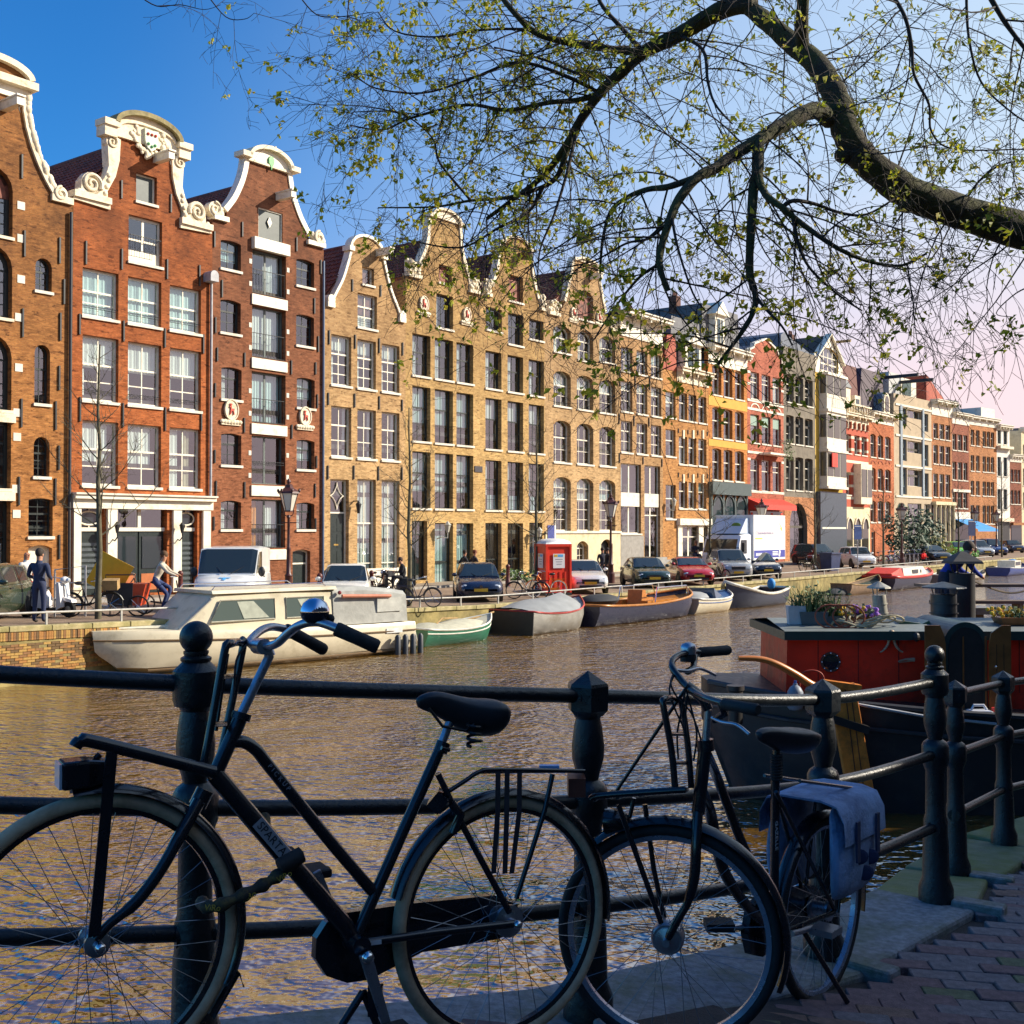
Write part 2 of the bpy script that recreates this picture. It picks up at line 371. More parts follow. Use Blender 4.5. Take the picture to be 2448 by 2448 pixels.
quay_rail(-6,9.5,'low pale pipe rail on the quay behind the covered boats')
quay_rail(10.5,37,'low pale pipe rail on the quay beside the silver and red cars')
quay_rail(39,70,'low pale pipe rail on the quay near the striped house')
NP=[(-4.6,2.05,2.63),(-2.4,2.78,2.39),(-0.91,3.32,2.227),(0.257,3.90,2.11),(1.307,4.85,1.96),(2.09,5.70,1.92),(2.65,6.9,1.69),(3.31,7.77,1.64),(5.2,9.3,1.6),(10,10.9,1.5),(26,13,1.4)]
def near_frame(x,y):
 best=None
 for a,b in zip(NP[:-1],NP[1:]):
  A,B=Vector(a[:2]),Vector(b[:2]);d=B-A;t_=max(0,min(1,(Vector((x,y))-A).dot(d)/d.length_squared));q=A+d*t_
  D=(Vector((x,y))-q).length
  if best is None or D<best[0]:
   nrm=Vector((d.y,-d.x)).normalized();best=(D,lerp(a[2],b[2],t_),(Vector((x,y))-q).dot(nrm))
 return best[1]+pave_rise(x)*max(0.0,min(1.0,best[2]/0.2)),best[2]
def pave_rise(x):return 0.165 if x<-1 else(lerp(0.165,0.12,x+1)if x<0 else max(0.0,0.12-0.16*x))
def near_z(x,y):return near_frame(x,y)[0]
def npt(i,w,dz=0):
 a=Vector(NP[max(0,i-1)][:2]);b=Vector(NP[min(len(NP)-1,i+1)][:2]);d=(b-a).normalized();nrm=Vector((d.y,-d.x))
 p=Vector(NP[i][:2])+nrm*w;return Vector((p.x,p.y,NP[i][2]+dz+(pave_rise(p.x)if w>0.1 else 0)))
PAVE=pm('joint_sand_dark',(0.045,0.038,0.036),0.95,var=0.4,vs=6,bump=0.5,bs=60,world=True)
mb=MB();n_=len(NP);ws=[0.15,1.0,3.0,30.0];vs_=[]
for i in range(n_):
 for w_ in ws:vs_.append(npt(i,w_,-0.035))
mb.add(vs_,[(i*4+j,i*4+j+1,(i+1)*4+j+1,(i+1)*4+j)for i in range(n_-1)for j in range(3)])
tag(mb.build('pavement',PAVE,fix=False),'sloping brick footway beside the iron railing','pavement',kind='structure')
mb=MB();vs_=[]
for i in range(n_):vs_+=[npt(i,-0.26,-0.25),Vector((*npt(i,-0.20).xy,-0.8))]
mb.add(vs_,[(2*i,2*i+2,2*i+3,2*i+1)for i in range(n_-1)])
NQ=brickmat('near_quay_brick',(0.10,0.05,0.035),(0.14,0.07,0.04),(0.10,0.08,0.06))
tag(mb.build('near_quay_wall',NQ,fix=False),'dark brick quay wall under the iron railing','quay wall',kind='thing')
SLAB=pm('granite_slab',(0.27,0.27,0.28),0.85,var=0.35,vs=28,bump=0.5,bs=60,dirt=(0.13,0.14,0.06),dirt_amt=0.55,ds=3.3)
SLABM=pm('mossy_granite_slab',(0.22,0.23,0.18),0.9,var=0.3,vs=9,bump=0.7,bs=50,dirt=(0.17,0.21,0.02),dirt_amt=1.3,ds=2.0)
kb=thing('kerb_edge','granite edge slabs with moss under the iron railing posts','kerb')
path=[Vector(p)for p in NP]
def walk(step0=1.25):
 out=[];
 for a,b in zip(path[:-1],path[1:]):
  L=(b-a).length;k=max(1,round(L/step0))
  for j in range(k):out.append((a.lerp(b,j/k),a.lerp(b,(j+1)/k)))
 return out
for a,b in walk()[:16]:
 d=(b.xy-a.xy).normalized();nr=Vector((d.y,-d.x));L=(b-a).length
 j=random.uniform(-.012,.012);wi=random.uniform(.16,.24)
 pr=[(a.xy-nr*.31+d*.006,a.z),(b.xy-nr*.31-d*.006,b.z),(b.xy+nr*wi-d*.006,b.z),(a.xy+nr*wi+d*.006,a.z)]
 vs_=[Vector((*p,z-0.27))for p,z in pr]+[Vector((*p,z+j))for p,z in pr]
 o=MB().add(vs_,[(0,3,2,1),(4,5,6,7),(0,1,5,4),(1,2,6,5),(2,3,7,6),(3,0,4,7)]).build('slab',SLABM if a.x>1.9 else SLAB,kb)
 bevel(o,0.018,2)
PBM=[pm('paving_brick_%s'%n,c,0.88,var=0.3,vs=25,bump=0.5,bs=90)for n,c in(('plum',(0.20,0.12,0.12)),('grey',(0.20,0.165,0.17)),('brown',(0.22,0.13,0.10)),('mossy',(0.14,0.15,0.08)))]
pave_o=bpy.data.objects['pavement']
pbm=[]
for m_ in PBM:
 o=MB().box(-.1005,.1005,-.0485,.0485,-.06,0).build('brick',m_);bevel(o,.004,1);pbm.append(o)
far_bricks=MB();placed=[]
ax=Vector((1,-0.10)).normalized();ay=Vector((0.10,1)).normalized();row=0
for iy in range(0,60):
 for ix in range(-12,30):
  p=Vector((0.2,2.9))+ay*(iy*0.1015)+ax*(ix*0.205+(0.1025 if iy%2 else 0))
  z,w_=near_frame(p.x,p.y)
  if w_<0.27:continue
  px=CX+FPX*p.x/p.y;py=YH+FPX*(EYE-z)/p.y
  if px>2560 or py>2560 or px<-200:continue
  placed.append((p.y,p,z))
placed.sort(key=lambda q:q[0])
for k,(_,p,z)in enumerate(placed):
 M=Matrix.Translation((p.x,p.y,z+random.uniform(-.004,.003)))@Matrix.Rotation(math.atan2(ax.y,ax.x)+random.uniform(-.02,.02),4,'Z')@Matrix.Rotation(random.uniform(-.03,.03),4,'X')@Matrix.Rotation(random.uniform(.03,.06),4,'Y')
 src=pbm[random.choice((0,0,1,1,2,3))]
 if k<295:
  o=src.copy();COL.objects.link(o);o.parent=pave_o;o.matrix_basis=M
 else:
  far_bricks.cur=pbm.index(src);far_bricks.add([M@v.co for v in src.data.vertices],[tuple(q.vertices)for q in src.data.polygons])
if far_bricks.v:o=far_bricks.build('paving_bricks_rest',PBM,pave_o);o['kind']='stuff'
for o in pbm:bpy.data.objects.remove(o)
def near_house(i,t0,wdt,hgt,col,label):
 p=U2*t0+N2*9.0;g=thing('canal_house',label,'house',(p.x,p.y,1.5),RZ,'canal houses on the shaded bank')
 cx_=wdt/2;e=hgt-3.2
 out=[(0,0),(wdt,0),(wdt,e),(cx_+1.1,e+1.6),(cx_+1.0,hgt),(cx_-1.0,hgt),(cx_-1.1,e+1.6),(0,e)]
 MB().prism([(x,z)for x,z in out],0,-0.35).build('wall',brickmat('shade_brick_%d'%(i%3),col,tuple(c*1.3 for c in col)),g)
 MB().prism([(0,0),(wdt,0),(wdt,e),(cx_,hgt-.6),(0,e)],-0.35,-11).build('roof',TILE,g)
 for r_ in range(4):
  for c_ in range(3):
   x0=wdt*(0.12+0.28*c_);z0=1.2+r_*2.9
   if z0+1.8>e:continue
   MB().box(x0,x0+wdt*.2,0.0,.04,z0,z0+1.8).build('window',pm('shade_pane',(.03,.04,.05),.05,var=0,spec=.8),g)
ORD=['first','second','third','fourth','fifth','sixth','seventh','eighth','ninth','tenth','eleventh','twelfth','thirteenth']
NHC=[(0.16,0.07,0.045),(0.12,0.08,0.05),(0.20,0.10,0.06)]
tpos=-26.0
for i in range(13):
 wd_=[6.2,5.6,7.0,6.0,5.4,6.6][i%6];near_house(i,tpos,wd_,[12.6,12.2,13.0,12.3,12.7][i%5],NHC[i%3],'shaded %s brick canal house, %s from the bridge on the railing bank'%(('dull red','brown','rust')[i%3],ORD[i]));tpos+=wd_
# ================================================================== canal houses
Z1,Z2,Z3,Z4=(0,100,2.415),(0,800,2.415),(700,500,2.415),(700,900,2.415)
Z5,Z6,Z7,Z8,ZA,ZB,P1=(1400,650,3.22),(1900,750,3.513),(1400,1150,3.22),(1700,1200,2.583),(150,450,4.83),(150,850,4.83),(0,0,1.0)
def zp(Z,x,y):return Z[0]+x/Z[2],Z[1]+y/Z[2]
class House:
 def __init__(s,label,px0,px1,brick,ang=None,start=None,name='canal_house'):
  ang=TH if ang is None else ang;s.u=Vector((math.sin(ang),math.cos(ang),0));s.n=Vector((math.cos(ang),-math.sin(ang),0))
  p0=Vector((F0.x,F0.y,0))if start is None else Vector(start)
  a=on_plane(px0,YH,p0,s.n);b=on_plane(px1,YH,p0,s.n)
  if start is not None:a=p0
  t_=uq(a.x,a.y);s.zb=far_z(t_)+0.1
  s.o=Vector((a.x,a.y,s.zb));s.w=(b-a).dot(s.u);s.end=s.o+s.u*s.w;s.end.z=0
  s.g=thing(name,label,'house',s.o,math.pi/2-ang,'canal houses in the far row');s.brick=brick;s.holes=[];s.rz=math.pi/2-ang
 def P(s,Z,x,y):
  px,py=zp(Z,x,y);q=on_plane(px,py,s.o,s.n)-s.o;return(q.dot(s.u),q.z)
 def X(s,Z,x,y=None):return s.P(Z,x,1000 if y is None else y)[0]
 def win(s,x0,x1,z0,z1,rise=0.0,fc=None,nx=2,nl=2,nu=1,tr=0.5,rec=0.17,sill=True,cur=None,fw=0.065,name='window',split=True,glass=None,mt=0.022,hole=True,bar=None,solid=None):
  fc=fc or WHITE;glass=glass or GLASS
  top=[(x1,z1-rise)]
  if rise>0:
   c=(x0+x1)/2;h=(x1-x0)/2;rr=(h*h+rise*rise)/(2*rise);a=math.degrees(math.asin(min(1,h/rr)))
   if rise>h*0.98:a=90
   top=arc(c,z1-rr,rr,90-a,90+a,8)
   top=[(min(x1,max(x0,p[0])),p[1])for p in top]
  poly=[(x0,z0),(x1,z0)]+top+([(x0,z1)]if rise==0 else[])
  if rise==0:poly=[(x0,z0),(x1,z0),(x1,z1),(x0,z1)]
  if hole:s.holes.append(poly)
  y=rec;mb=MB();c=((x0+x1)/2,(z0+z1)/2)
  mb.box(x0-.01,x0+fw,y,y+.09,z0,z1-rise);mb.box(x1-fw,x1+.01,y,y+.09,z0,z1-rise);mb.box(x0+fw,x1-fw,y+.002,y+.088,z0,z0+fw)
  if rise==0:mb.box(x0+fw,x1-fw,y+.002,y+.088,z1-fw,z1+.01)
  else:
   outer=poly[2:];inner=[(c[0]+(p[0]-c[0])*(1-2*fw/(x1-x0)),p[1]-fw)for p in outer]
   for i in range(len(outer)-1):
    q=[outer[i],outer[i+1],inner[i+1],inner[i]]
    mb.add([(p[0],y,p[1])for p in q]+[(p[0],y+.09,p[1])for p in q],[(0,1,2,3),(3,2,6,7),(4,7,6,5)])
  xi0,xi1,zi0,zi1=x0+fw,x1-fw,z0+fw,z1-fw
  zt=lerp(zi0,zi1,1-tr)if tr else zi1
  if tr:mb.box(xi0,xi1,y+.02,y+.085,zt-.035,zt+.035)
  cells=[]
  for(za,zb,nv,off)in((zi0,zt,nl,.05),(zt,zi1,nu,.03)):
   if zb-za<.05 or nv==0:continue
   for i in range(1,nx):xm=lerp(xi0,xi1,i/nx);mb.box(xm-mt,xm+mt,y+off-.015,y+off+.015,za,zb)
   for j in range(1,nv):zm=lerp(za,zb,j/nv);mb.box(xi0,xi1,y+off-.013,y+off+.013,zm-mt,zm+mt)
   if split:
    for i in range(nx):
     for j in range(nv):cells.append((lerp(xi0,xi1,i/nx),lerp(xi0,xi1,(i+1)/nx),lerp(za,zb,j/nv),lerp(za,zb,(j+1)/nv),y+off))
   else:cells.append((xi0,xi1,za,zb,y+off))
  w_=mb.build(name,fc,s.g)
  for q in cells:
   MB().add([(q[0],q[4],q[2]),(q[1],q[4],q[2]),(q[1],q[4],q[3]),(q[0],q[4],q[3])],[(0,1,2,3)]).build('pane',solid or glass,w_,fix=False)
  if sill:
   so=MB().box(x0-.05,x1+.05,-.075,rec+.0,z0-.10,z0+.004).build('sill',SILL if sill is True else sill,w_)
  for cu in(cur or[]):
   f0,f1,g0,g1,m_=cu;xa,xb=lerp(xi0,xi1,f0),lerp(xi0,xi1,f1);za,zb=lerp(zi0,zi1,g0),lerp(zi0,zi1,g1)
   k=max(4,int((xb-xa)/.05));vs_=[]
   for i in range(k+1):
    xx=lerp(xa,xb,i/k);yy=y+.17+.02*math.sin(i*1.9)
    vs_+=[(xx,yy,za),(xx,yy,zb)]
   MB().add(vs_,[(2*i,2*i+2,2*i+3,2*i+1)for i in range(k)]).build('curtain',m_,w_,fix=False)
  if bar:
   zz=lerp(z0,z1,bar);m2=MB();m2.tube([(x0,.05,zz),(x1,.05,zz)],.012,5);m2.tube([(x0,.05,zz-.09),(x1,.05,zz-.09)],.009,5);m2.build('window_bar',IRON,w_)
  return w_
 def grid(s,Z,cols,rows,var=None,skip=(),**kw):
  for j,rw in enumerate(rows):
   xr,yt,yb=rw[:3];k2=dict(kw);k2.update(rw[3]if len(rw)>3 else{})
   zt=s.P(Z,xr,yt)[1];zb=s.P(Z,xr,yb)[1]+(0.10 if k2.get('sill',True)else 0)
   for i,cc in enumerate(cols):
    if(i,j)in skip:continue
    k3=dict(k2);
    if k3.get('cur')=='rnd':k3['cur']=rnd_curtain()
    s.win(s.X(Z,cc[0],yt),s.X(Z,cc[1],yt),zb,zt,**k3)
 def wall(s,outline,thick=0.30,mat=None):
  pts=[];edges=[]
  def loop(poly):
   b=len(pts);pts.extend([Vector(p)for p in poly]);n=len(poly);edges.extend([(b+i,b+(i+1)%n)for i in range(n)])
  loop(outline)
  for h in s.holes:loop(h)
  v,e,f,*_=delaunay_2d_cdt(pts,edges,[],0,1e-5)
  def inside(p,poly):
   r_=False;n=len(poly);j=n-1
   for i in range(n):
    if(poly[i][1]>p[1])!=(poly[j][1]>p[1])and p[0]<(poly[j][0]-poly[i][0])*(p[1]-poly[i][1])/(poly[j][1]-poly[i][1]+1e-12)+poly[i][0]:r_=not r_
    j=i
   return r_
  mb=MB();fs=[]
  for t_ in f:
   c=sum((v[i]for i in t_),Vector((0,0)))/3
   if inside(c,outline)and not any(inside(c,h)for h in s.holes):
    a=(v[t_[1]]-v[t_[0]]).cross(v[t_[2]]-v[t_[0]]);fs.append(tuple(t_)if a>0 else tuple(reversed(t_)))
  mb.add([(p.x,0,p.y)for p in v],fs)
  for h in s.holes:
   n=len(h);mb.add([(p[0],0,p[1])for p in h]+[(p[0],thick,p[1])for p in h],[(i,(i+1)%n,n+(i+1)%n,n+i)for i in range(n)])
  n=len(outline);mb.add([(p[0],0,p[1])for p in outline]+[(p[0],thick,p[1])for p in outline],[(i,n+i,n+(i+1)%n,(i+1)%n)for i in range(n)])
  return mb.build('wall',mat or s.brick,s.g,fix=False)
 def mass(s,eave,depth=11.0,mat=None):
  m_=mat or s.brick
  for x in(0.0,s.w-.2):MB().box(x+.002,x+.198,.302,depth,-.5,eave).build('side_wall',m_,s.g)
  MB().add([(0,1.5,-.5),(s.w,1.5,-.5),(s.w,1.5,eave),(0,1.5,eave)],[(0,1,2,3)]).build('interior',ROOM,s.g,fix=False)
  mb=MB()
  for k in range(1,6):mb.box(.2,s.w-.2,.31,1.5,k*eave/6-.1,k*eave/6+.1)
  mb.build('floor_structure',ROOM,s.g)
 def roof(s,eave,ridge,xc=None,x0=0.0,x1=None,y0=0.25,depth=8.0,mat=None,tiles=True):
  x1=s.w if x1 is None else x1;xc=s.w/2 if xc is None else xc;m_=mat or TILE
  r_=MB().prism([(x0,eave-.1),(x1,eave-.1),(x1,eave),(xc,ridge),(x0,eave)],y0,depth).build('roof',m_,s.g)
  if not tiles:return r_
  mb=MB();sl=Vector((xc-x0,0,ridge-eave));L=sl.length;sl.normalize();nr=Vector((-sl.z,0,sl.x));rows=int(L/.31);k=int((depth-y0)/.06)
  for i in range(rows):
   a=L*i/rows-(.03 if i else 0);b=L*(i+1)/rows;vs_=[]
   for j in range(k+1):
    yy=y0+(depth-y0)*j/k;ph=2*math.pi*yy/.24;hh=.03+.035*math.sin(ph)+.012*math.sin(2*ph)
    for q,lift in((a,.045),(b,.0)):
     p=Vector((x0,0,eave))+sl*q+nr*(hh+lift+.01);vs_.append((p.x,yy,p.z))
    p=Vector((x0,0,eave))+sl*a+nr*(hh+.0);vs_.append((p.x,yy,p.z))
   fs=[]
   for j in range(k):fs+=[(3*j,3*j+3,3*j+4,3*j+1),(3*j+2,3*j+5,3*j+3,3*j)]
   mb.add(vs_,fs)
  mb.tube([(xc,y0,ridge+.05),(xc,depth,ridge+.05)],.12,8)
  t_=mb.build('roof_tiles',m_,r_,fix=False);t_['kind']='stuff';return r_
 def anchors(s,Z,lst):
  for x,a,b in lst:
   p=s.P(Z,x,a);q=s.P(Z,x,b)
   MB().box(p[0]-.03,p[0]+.03,-.06,.0,q[1],p[1]).build('wall_anchor',IRON,s.g)
 def box(s,name,x0,x1,y0,y1,z0,z1,mat):return MB().box(x0,x1,y0,y1,z0,z1).build(name,mat,s.g)
 def band(s,pts,wdt,y0,y1,mat,name='coping'):
  mb=MB();n=len(pts);rings=[]
  for i in range(n):
   a=Vector(pts[max(0,i-1)]);b=Vector(pts[min(n-1,i+1)]);d=(b-a).normalized();nr=Vector((-d.y,d.x));p=Vector(pts[i]);q=p+nr*wdt
   rings.append([(p.x,y0,p.y),(q.x,y0,q.y),(q.x,y1,q.y),(p.x,y1,p.y)])
  return mb.loft(rings).build(name,mat,s.g)
 def beam(s,Z,x,y,proj=0.85,mat=None,sz=.26,name='hoist_beam'):
  c=s.P(Z,x,y);mb=MB();mb.box(c[0]-sz/2,c[0]+sz/2,-proj,.05,c[1]-sz,c[1]+sz*.1)
  mb.box(c[0]-sz*.62,c[0]+sz*.62,-proj-.06,.04,c[1]+sz*.1+.002,c[1]+sz*.32);o=mb.build(name,mat or WHITE,s.g)
  m2=MB();m2.tube([(c[0],-proj+.1,c[1]-sz),(c[0],-proj+.1,c[1]-sz-.16),(c[0]+.05,-proj+.1,c[1]-sz-.22)],.018,6);m2.build('hook',IRON,o)
 def medallion(s,Z,x,y,r=0.34,base=True):
  c=s.P(Z,x,y);g_=MB().prism(arc(c[0],c[1],r*.86,0,348,28,r*1.08),-.09,.02).build('medallion',STONE,s.g)
  MB().tube([(p[0],-.09,p[1])for p in arc(c[0],c[1],r*.84,0,348,28,r*1.05)],.04,6,closed=True).build('rim',STONE,g_,smooth=60)
  D=[(-.34,-.55),(-.26,-.1),(-.38,.02),(-.22,.16),(.08,.14),(.14,.42),(.02,.68),(.1,.72),(.2,.52),(.3,.74),(.38,.7),(.28,.45),(.44,.36),(.42,.28),(.26,.26),(.26,-.02),(.34,-.55),(.25,-.55),(.14,-.12),(-.12,-.12),(-.22,-.3),(-.25,-.55)]
  MB().prism([(c[0]-a*r*.8,c[1]+b*r*.9)for a,b in D],-.15,-.085).build('deer_relief',pm('red_relief_paint',(.55,.06,.03),.5),g_)
  if base:
   m2=MB();zb=c[1]-r*1.18
   m2.box(c[0]-r*1.25,c[0]+r*1.25,-.07,.01,zb-.16,zb-.08)
   for k in range(7):
    xx=c[0]+r*1.15*(k-3)/3;m2.sphere((xx,-.06,zb-.02),.12,8,6,(1,.6,1-.25*abs(k-3)/3))
   m2.build('scroll_base',STONE,g_,smooth=60)
 def volute(s,cx,cz,r,hand=1,turns=1.6,y=-.12,a0=90):
  pts=[];rad=[]
  for i in range(30):
   f=i/29;a=R(a0)+hand*f*turns*2*math.pi;q=r*(1-.86*f);pts.append((cx+q*math.cos(a),y,cz+q*math.sin(a)));rad.append(.085*(r/.4)*(1-.45*f))
  o=MB();o.tube(pts,rad,7);o.prism(arc(cx,cz,r*1.02,0,345,20),y+.02,.22)
  return o.build('volute',STONE,s.g,smooth=50)
 def claw(s,pts,knobs,vol=None,th=(-.1,.32)):
  o=MB();o.prism(pts,th[0],th[1]).build('gable_scroll',STONE,s.g)
  if knobs:
   m2=MB()
   for k in knobs:m2.sphere((k[0],th[0],k[1]),k[2],9,6,(1,.7,1))
   m2.build('leaf_carving',STONE,s.g,smooth=70)
 def balcony_bars(s,x0,x1,z0,z1,y=-.06,n=9,name='balcony_rail'):
  mb=MB();mb.tube([(x0,y,z1),(x1,y,z1)],.016,6);mb.tube([(x0,y,z0),(x1,y,z0)],.012,6)
  for i in range(n+1):xx=lerp(x0,x1,i/n);mb.tube([(xx,y,z0),(xx,y,z1)],.008,5)
  for xx in(x0+.01,x1-.01):mb.tube([(xx,y,z1),(xx,.16,z1)],.012,5)
  return mb.build(name,IRON,s.g)
def mirror(pts,xc):return[(2*xc-p[0],p[1])for p in pts]
def rnd_curtain():
 r_=random.random()
 if r_<.22:return None
 if r_<.5:return[(0,.22,0,1,CURTAIN),(.78,1,0,1,CURTAIN)]
 if r_<.68:return[(0,1,random.uniform(.35,.7),1,CURTAIN)]
 if r_<.82:return[(0,1,0,1,CURTAIN)]
 return[(0,.3,0,1,CURTAIN),(.3,1,.6,1,CURTAIN2)]
C_=CURTAIN
BR1=brickmat('brick_orange_brown',(0.34,0.125,0.035),(0.45,0.19,0.05),(0.30,0.18,0.08),soot=(0.05,0.022,0.012),z0=6,z1=13)
h=House('orange brown brick warehouse with arched loading openings and tall curved gable',-205,168,BR1);H1=h
xc=h.X(P1,-20,700)
gr=[h.P(Z1,425,945),h.P(Z1,300,880),h.P(Z1,255,800),h.P(Z1,215,715),h.P(Z1,175,610),h.P(Z1,145,500),h.P(Z1,128,400),h.P(Z1,128,262)]
ztop=gr[-1][1];eav=gr[0][1]
for i,(zt,a,b)in enumerate(((Z1,765,1130),(Z1,1215,1600),(Z1,1725,2130),(Z2,530,890),(Z2,970,1420))):
 xr=h.X(P1,29,700);top=h.P(zt,60,a)[1]+.15;bot=h.P(zt,60,b)[1]
 h.win(2*xc-xr,xr,bot,top,rise=(xr-xc)*.98 if i<3 else 0,fc=DARKFRAME,nx=4,nl=4,nu=1,tr=.3,rec=.25,fw=.12,sill=STONE)
 h.box('loading_beam',2*xc-xr-.2,xr+.12,-.1,.02,bot-.42,bot-.11,STONE)if i>1 else None
for cols,zt,a,b,ri in(((205,300),Z1,1250,1440,.3),((200,290),Z1,1750,2090-0,.3),((195,287),Z2,590,820,.3),((165,305),Z2,945,1165,0.06)):
 for mir in(0,1):
  xa,xb=h.X(zt,cols[0],a),h.X(zt,cols[1],a)
  if mir:xa,xb=2*xc-xb,2*xc-xa
  za,zb_=h.P(zt,sum(cols)/2,b)[1],h.P(zt,sum(cols)/2,a)[1]
  if mir and xa<0.1:continue
  h.win(xa,xb,za,zb_,rise=ri,fc=DARKFRAME,nx=2,nl=3,nu=2,tr=.4,rec=.2,fw=.05,mt=.014)
xa,xb=h.X(Z2,165),h.X(Z2,302);h.win(xa,xb,0.0,h.P(Z2,235,1215)[1],rise=.12,fc=WHITE,nx=1,nl=1,tr=0,name='door',sill=False,solid=WHITE,rec=.2)
out=[(0,-.5),(h.w,-.5)]+gr+list(reversed(mirror(gr,xc)))
out=[(max(0,p[0])if p[1]<eav-.01 or p[0]<0 else p[0],p[1])for p in out]
h.wall(out);h.mass(eav);h.roof(eav-.2,ztop-.9,xc=xc)
zpb=h.P(Z1,140,262)[1];xr=h.P(Z1,178,225)[0];zpt=h.P(Z1,0,85)[1]
ped=[(2*xc-xr,zpb),(xr,zpb),(xr,zpb+.2)]+[(xc+(xr-xc)*math.cos(R(a)),zpb+.2+(zpt-zpb-.2)*math.sin(R(a)))for a in range(10,171,10)]+[(2*xc-xr,zpb+.2)]
MB().prism(ped,-.12,.3).build('pediment',BR1,h.g)
h.band([(xc+(xr-xc)*math.cos(R(a)),zpb+.2+(zpt-zpb-.2)*math.sin(R(a)))for a in range(2,179,8)],.22,-.32,.3,STONE,'pediment_moulding')
h.box('pediment_cornice',2*xc-xr-.1,xr+.1,-.36,.3,zpb-.12,zpb+.14,STONE);h.box('frieze',2*xc-gr[-1][0],gr[-1][0]+.05,-.08,.29,zpb-.5,zpb-.122,WHITE)
for sgn in(0,1):
 pts=gr[1:]if not sgn else mirror(gr[1:],xc)
 h.band(pts if not sgn else list(reversed(pts)),-.16,-.1,.32,STONE)
 m2=MB()
 for i in range(26):
  f=i/25*(len(gr)-2);k=int(min(f,len(gr)-3));p=Vector(gr[1+k]).lerp(Vector(gr[2+k]),f-k);xx=p.x+.2 if not sgn else 2*xc-p.x-.2
  m2.sphere((xx,.0,p.y+.08),random.uniform(.1,.2),8,6,(.8,1,1.3))
 m2.build('leaf_carving',STONE,h.g,smooth=70)
h.volute(h.P(Z1,345,880)[0],h.P(Z1,345,880)[1],.26,1);h.box('shoulder_stone',gr[1][0]-.05,h.w-.01,-.12,.3,gr[0][1]-.02,gr[0][1]+.22,STONE)
h.beam(Z1,20,360,1.1)
h.anchors(Z1,[(125,650,790),(140,1090,1240),(343,1130,1280),(368,1370,1515),(130,1540,1705),(347,1565,1725)])
h.anchors(Z2,[(340,180,320),(122,370,535),(320,385,550),(338,640,780),(108,820,985),(318,830,985),(340,1155,1295)])
m2=MB();dx=h.w-.1;m2.tube([(dx,-.1,.1),(dx,-.1,eav-.3)],.06,8);m2.build('drain_pipe',pm('dark_drain_pipe',(.03,.03,.035),.5),h.g,smooth=50)
for(Z,x,y)in((Z1,118,945),(Z1,118,1135),(Z1,118,1370),(Z1,105,1590),(Z2,105,190),(Z2,95,450),(Z2,95,590),(Z2,88,890),(Z2,92,1035)):
 p=h.P(Z,x,y);h.box('quoin_stone',p[0]-.12,p[0]+.16,-.02,.05,p[1]-.14,p[1]+.14,SILL)
BR2=brickmat('brick_orange_red',(0.36,0.088,0.022),(0.46,0.13,0.032),(0.32,0.15,0.07),soot=(0.07,0.024,0.012),z0=8,z1=14)
h=House('orange red brick house with white scrolled neck gable bearing a coat of arms',168,505,BR2)
xc=h.X(ZA,948);cols=[(230,645),(755,1140),(1238,1598)]
h.grid(ZA,cols,[(435,948,1528)],nx=2,nl=2,nu=1,tr=.46,fw=.085,bar=.22,cur=[(0,1,.0,1,CURTAIN2)])
h.grid(ZA,cols,[(435,1715,2492)],nx=2,nl=2,nu=1,tr=.43,fw=.085,bar=.16,cur=[(0,1,.52,1,CURTAIN),(0,.15,0,.5,CURTAIN)])
cur1=[[(0,.85,.28,1,C_)],[(0,.85,.28,1,C_)],[(0,.4,0,1,C_),(.55,.8,0,1,pm('beige_curtain',(.5,.42,.28),.9))]]
for i,cc in enumerate(cols):
 zt=h.P(ZB,435,758)[1];zb=h.P(ZB,435,1533)[1]+.1
 h.win(h.X(ZB,cc[0]-5),h.X(ZB,cc[1]-5),zb,zt,nx=2,nl=2,nu=1,tr=.43,fw=.085,cur=cur1[i])
w_=h.win(h.X(ZA,758),h.X(ZA,1145),h.P(ZA,950,905)[1]+.1,h.P(ZA,950,345)[1],nx=2,nl=1,nu=1,tr=.5,fw=.1,mt=.05)
xa,xb=h.X(ZA,770),h.X(ZA,1120);zz=h.P(ZA,950,860)[1];h.balcony_bars(xa,xb,h.P(ZA,950,745)[1],h.P(ZA,950,575)[1],n=12)
h.box('door_panel',xa,xb,.17,.24,h.P(ZA,950,880)[1],h.P(ZA,950,735)[1],WHITE)
h.win(h.X(Z1,785),h.X(Z1,905),h.P(Z1,845,945)[1]+.1,h.P(Z1,845,768)[1],nx=1,nl=1,tr=0,fw=.06,name='hatch',solid=pm('hatch_grey_green',(.06,.075,.07),.4))
rt=[h.P(Z1,1210,1085),h.P(Z1,1040,1045),h.P(Z1,1040,960),h.P(Z1,1005,860),h.P(Z1,990,760),h.P(Z1,985,640),h.P(Z1,985,520)]
rt[0]=(h.w,rt[0][1]);out=[(0,-.5),(h.w,-.5)]+rt+list(reversed(mirror(rt,xc)));out[-1]=(0,rt[0][1])
zE1=h.P(Z2,800,925)[1];zE0=h.P(Z2,800,1000)[1];bays=[(460,600),(668,965),(1040,1140)]
for i,(a,b)in enumerate(bays):h.holes.append([(h.X(Z2,a),0.0),(h.X(Z2,b),0.0),(h.X(Z2,b),zE0-.06),(h.X(Z2,a),zE0-.06)])
h.wall(out);eav=rt[0][1];h.mass(eav);h.roof(eav-.1,h.P(Z1,850,560)[1],xc=xc)
h.box('entablature',.02,h.w-.02,-.16,.0,zE0-.05,zE1-.2,WHITE);h.box('cornice',-.0,h.w,-.34,.0,zE1-.198,zE1-.05,WHITE);h.box('cornice_cap',-.02,h.w+.02,-.42,.0,zE1-.048,zE1+.02,SILL)
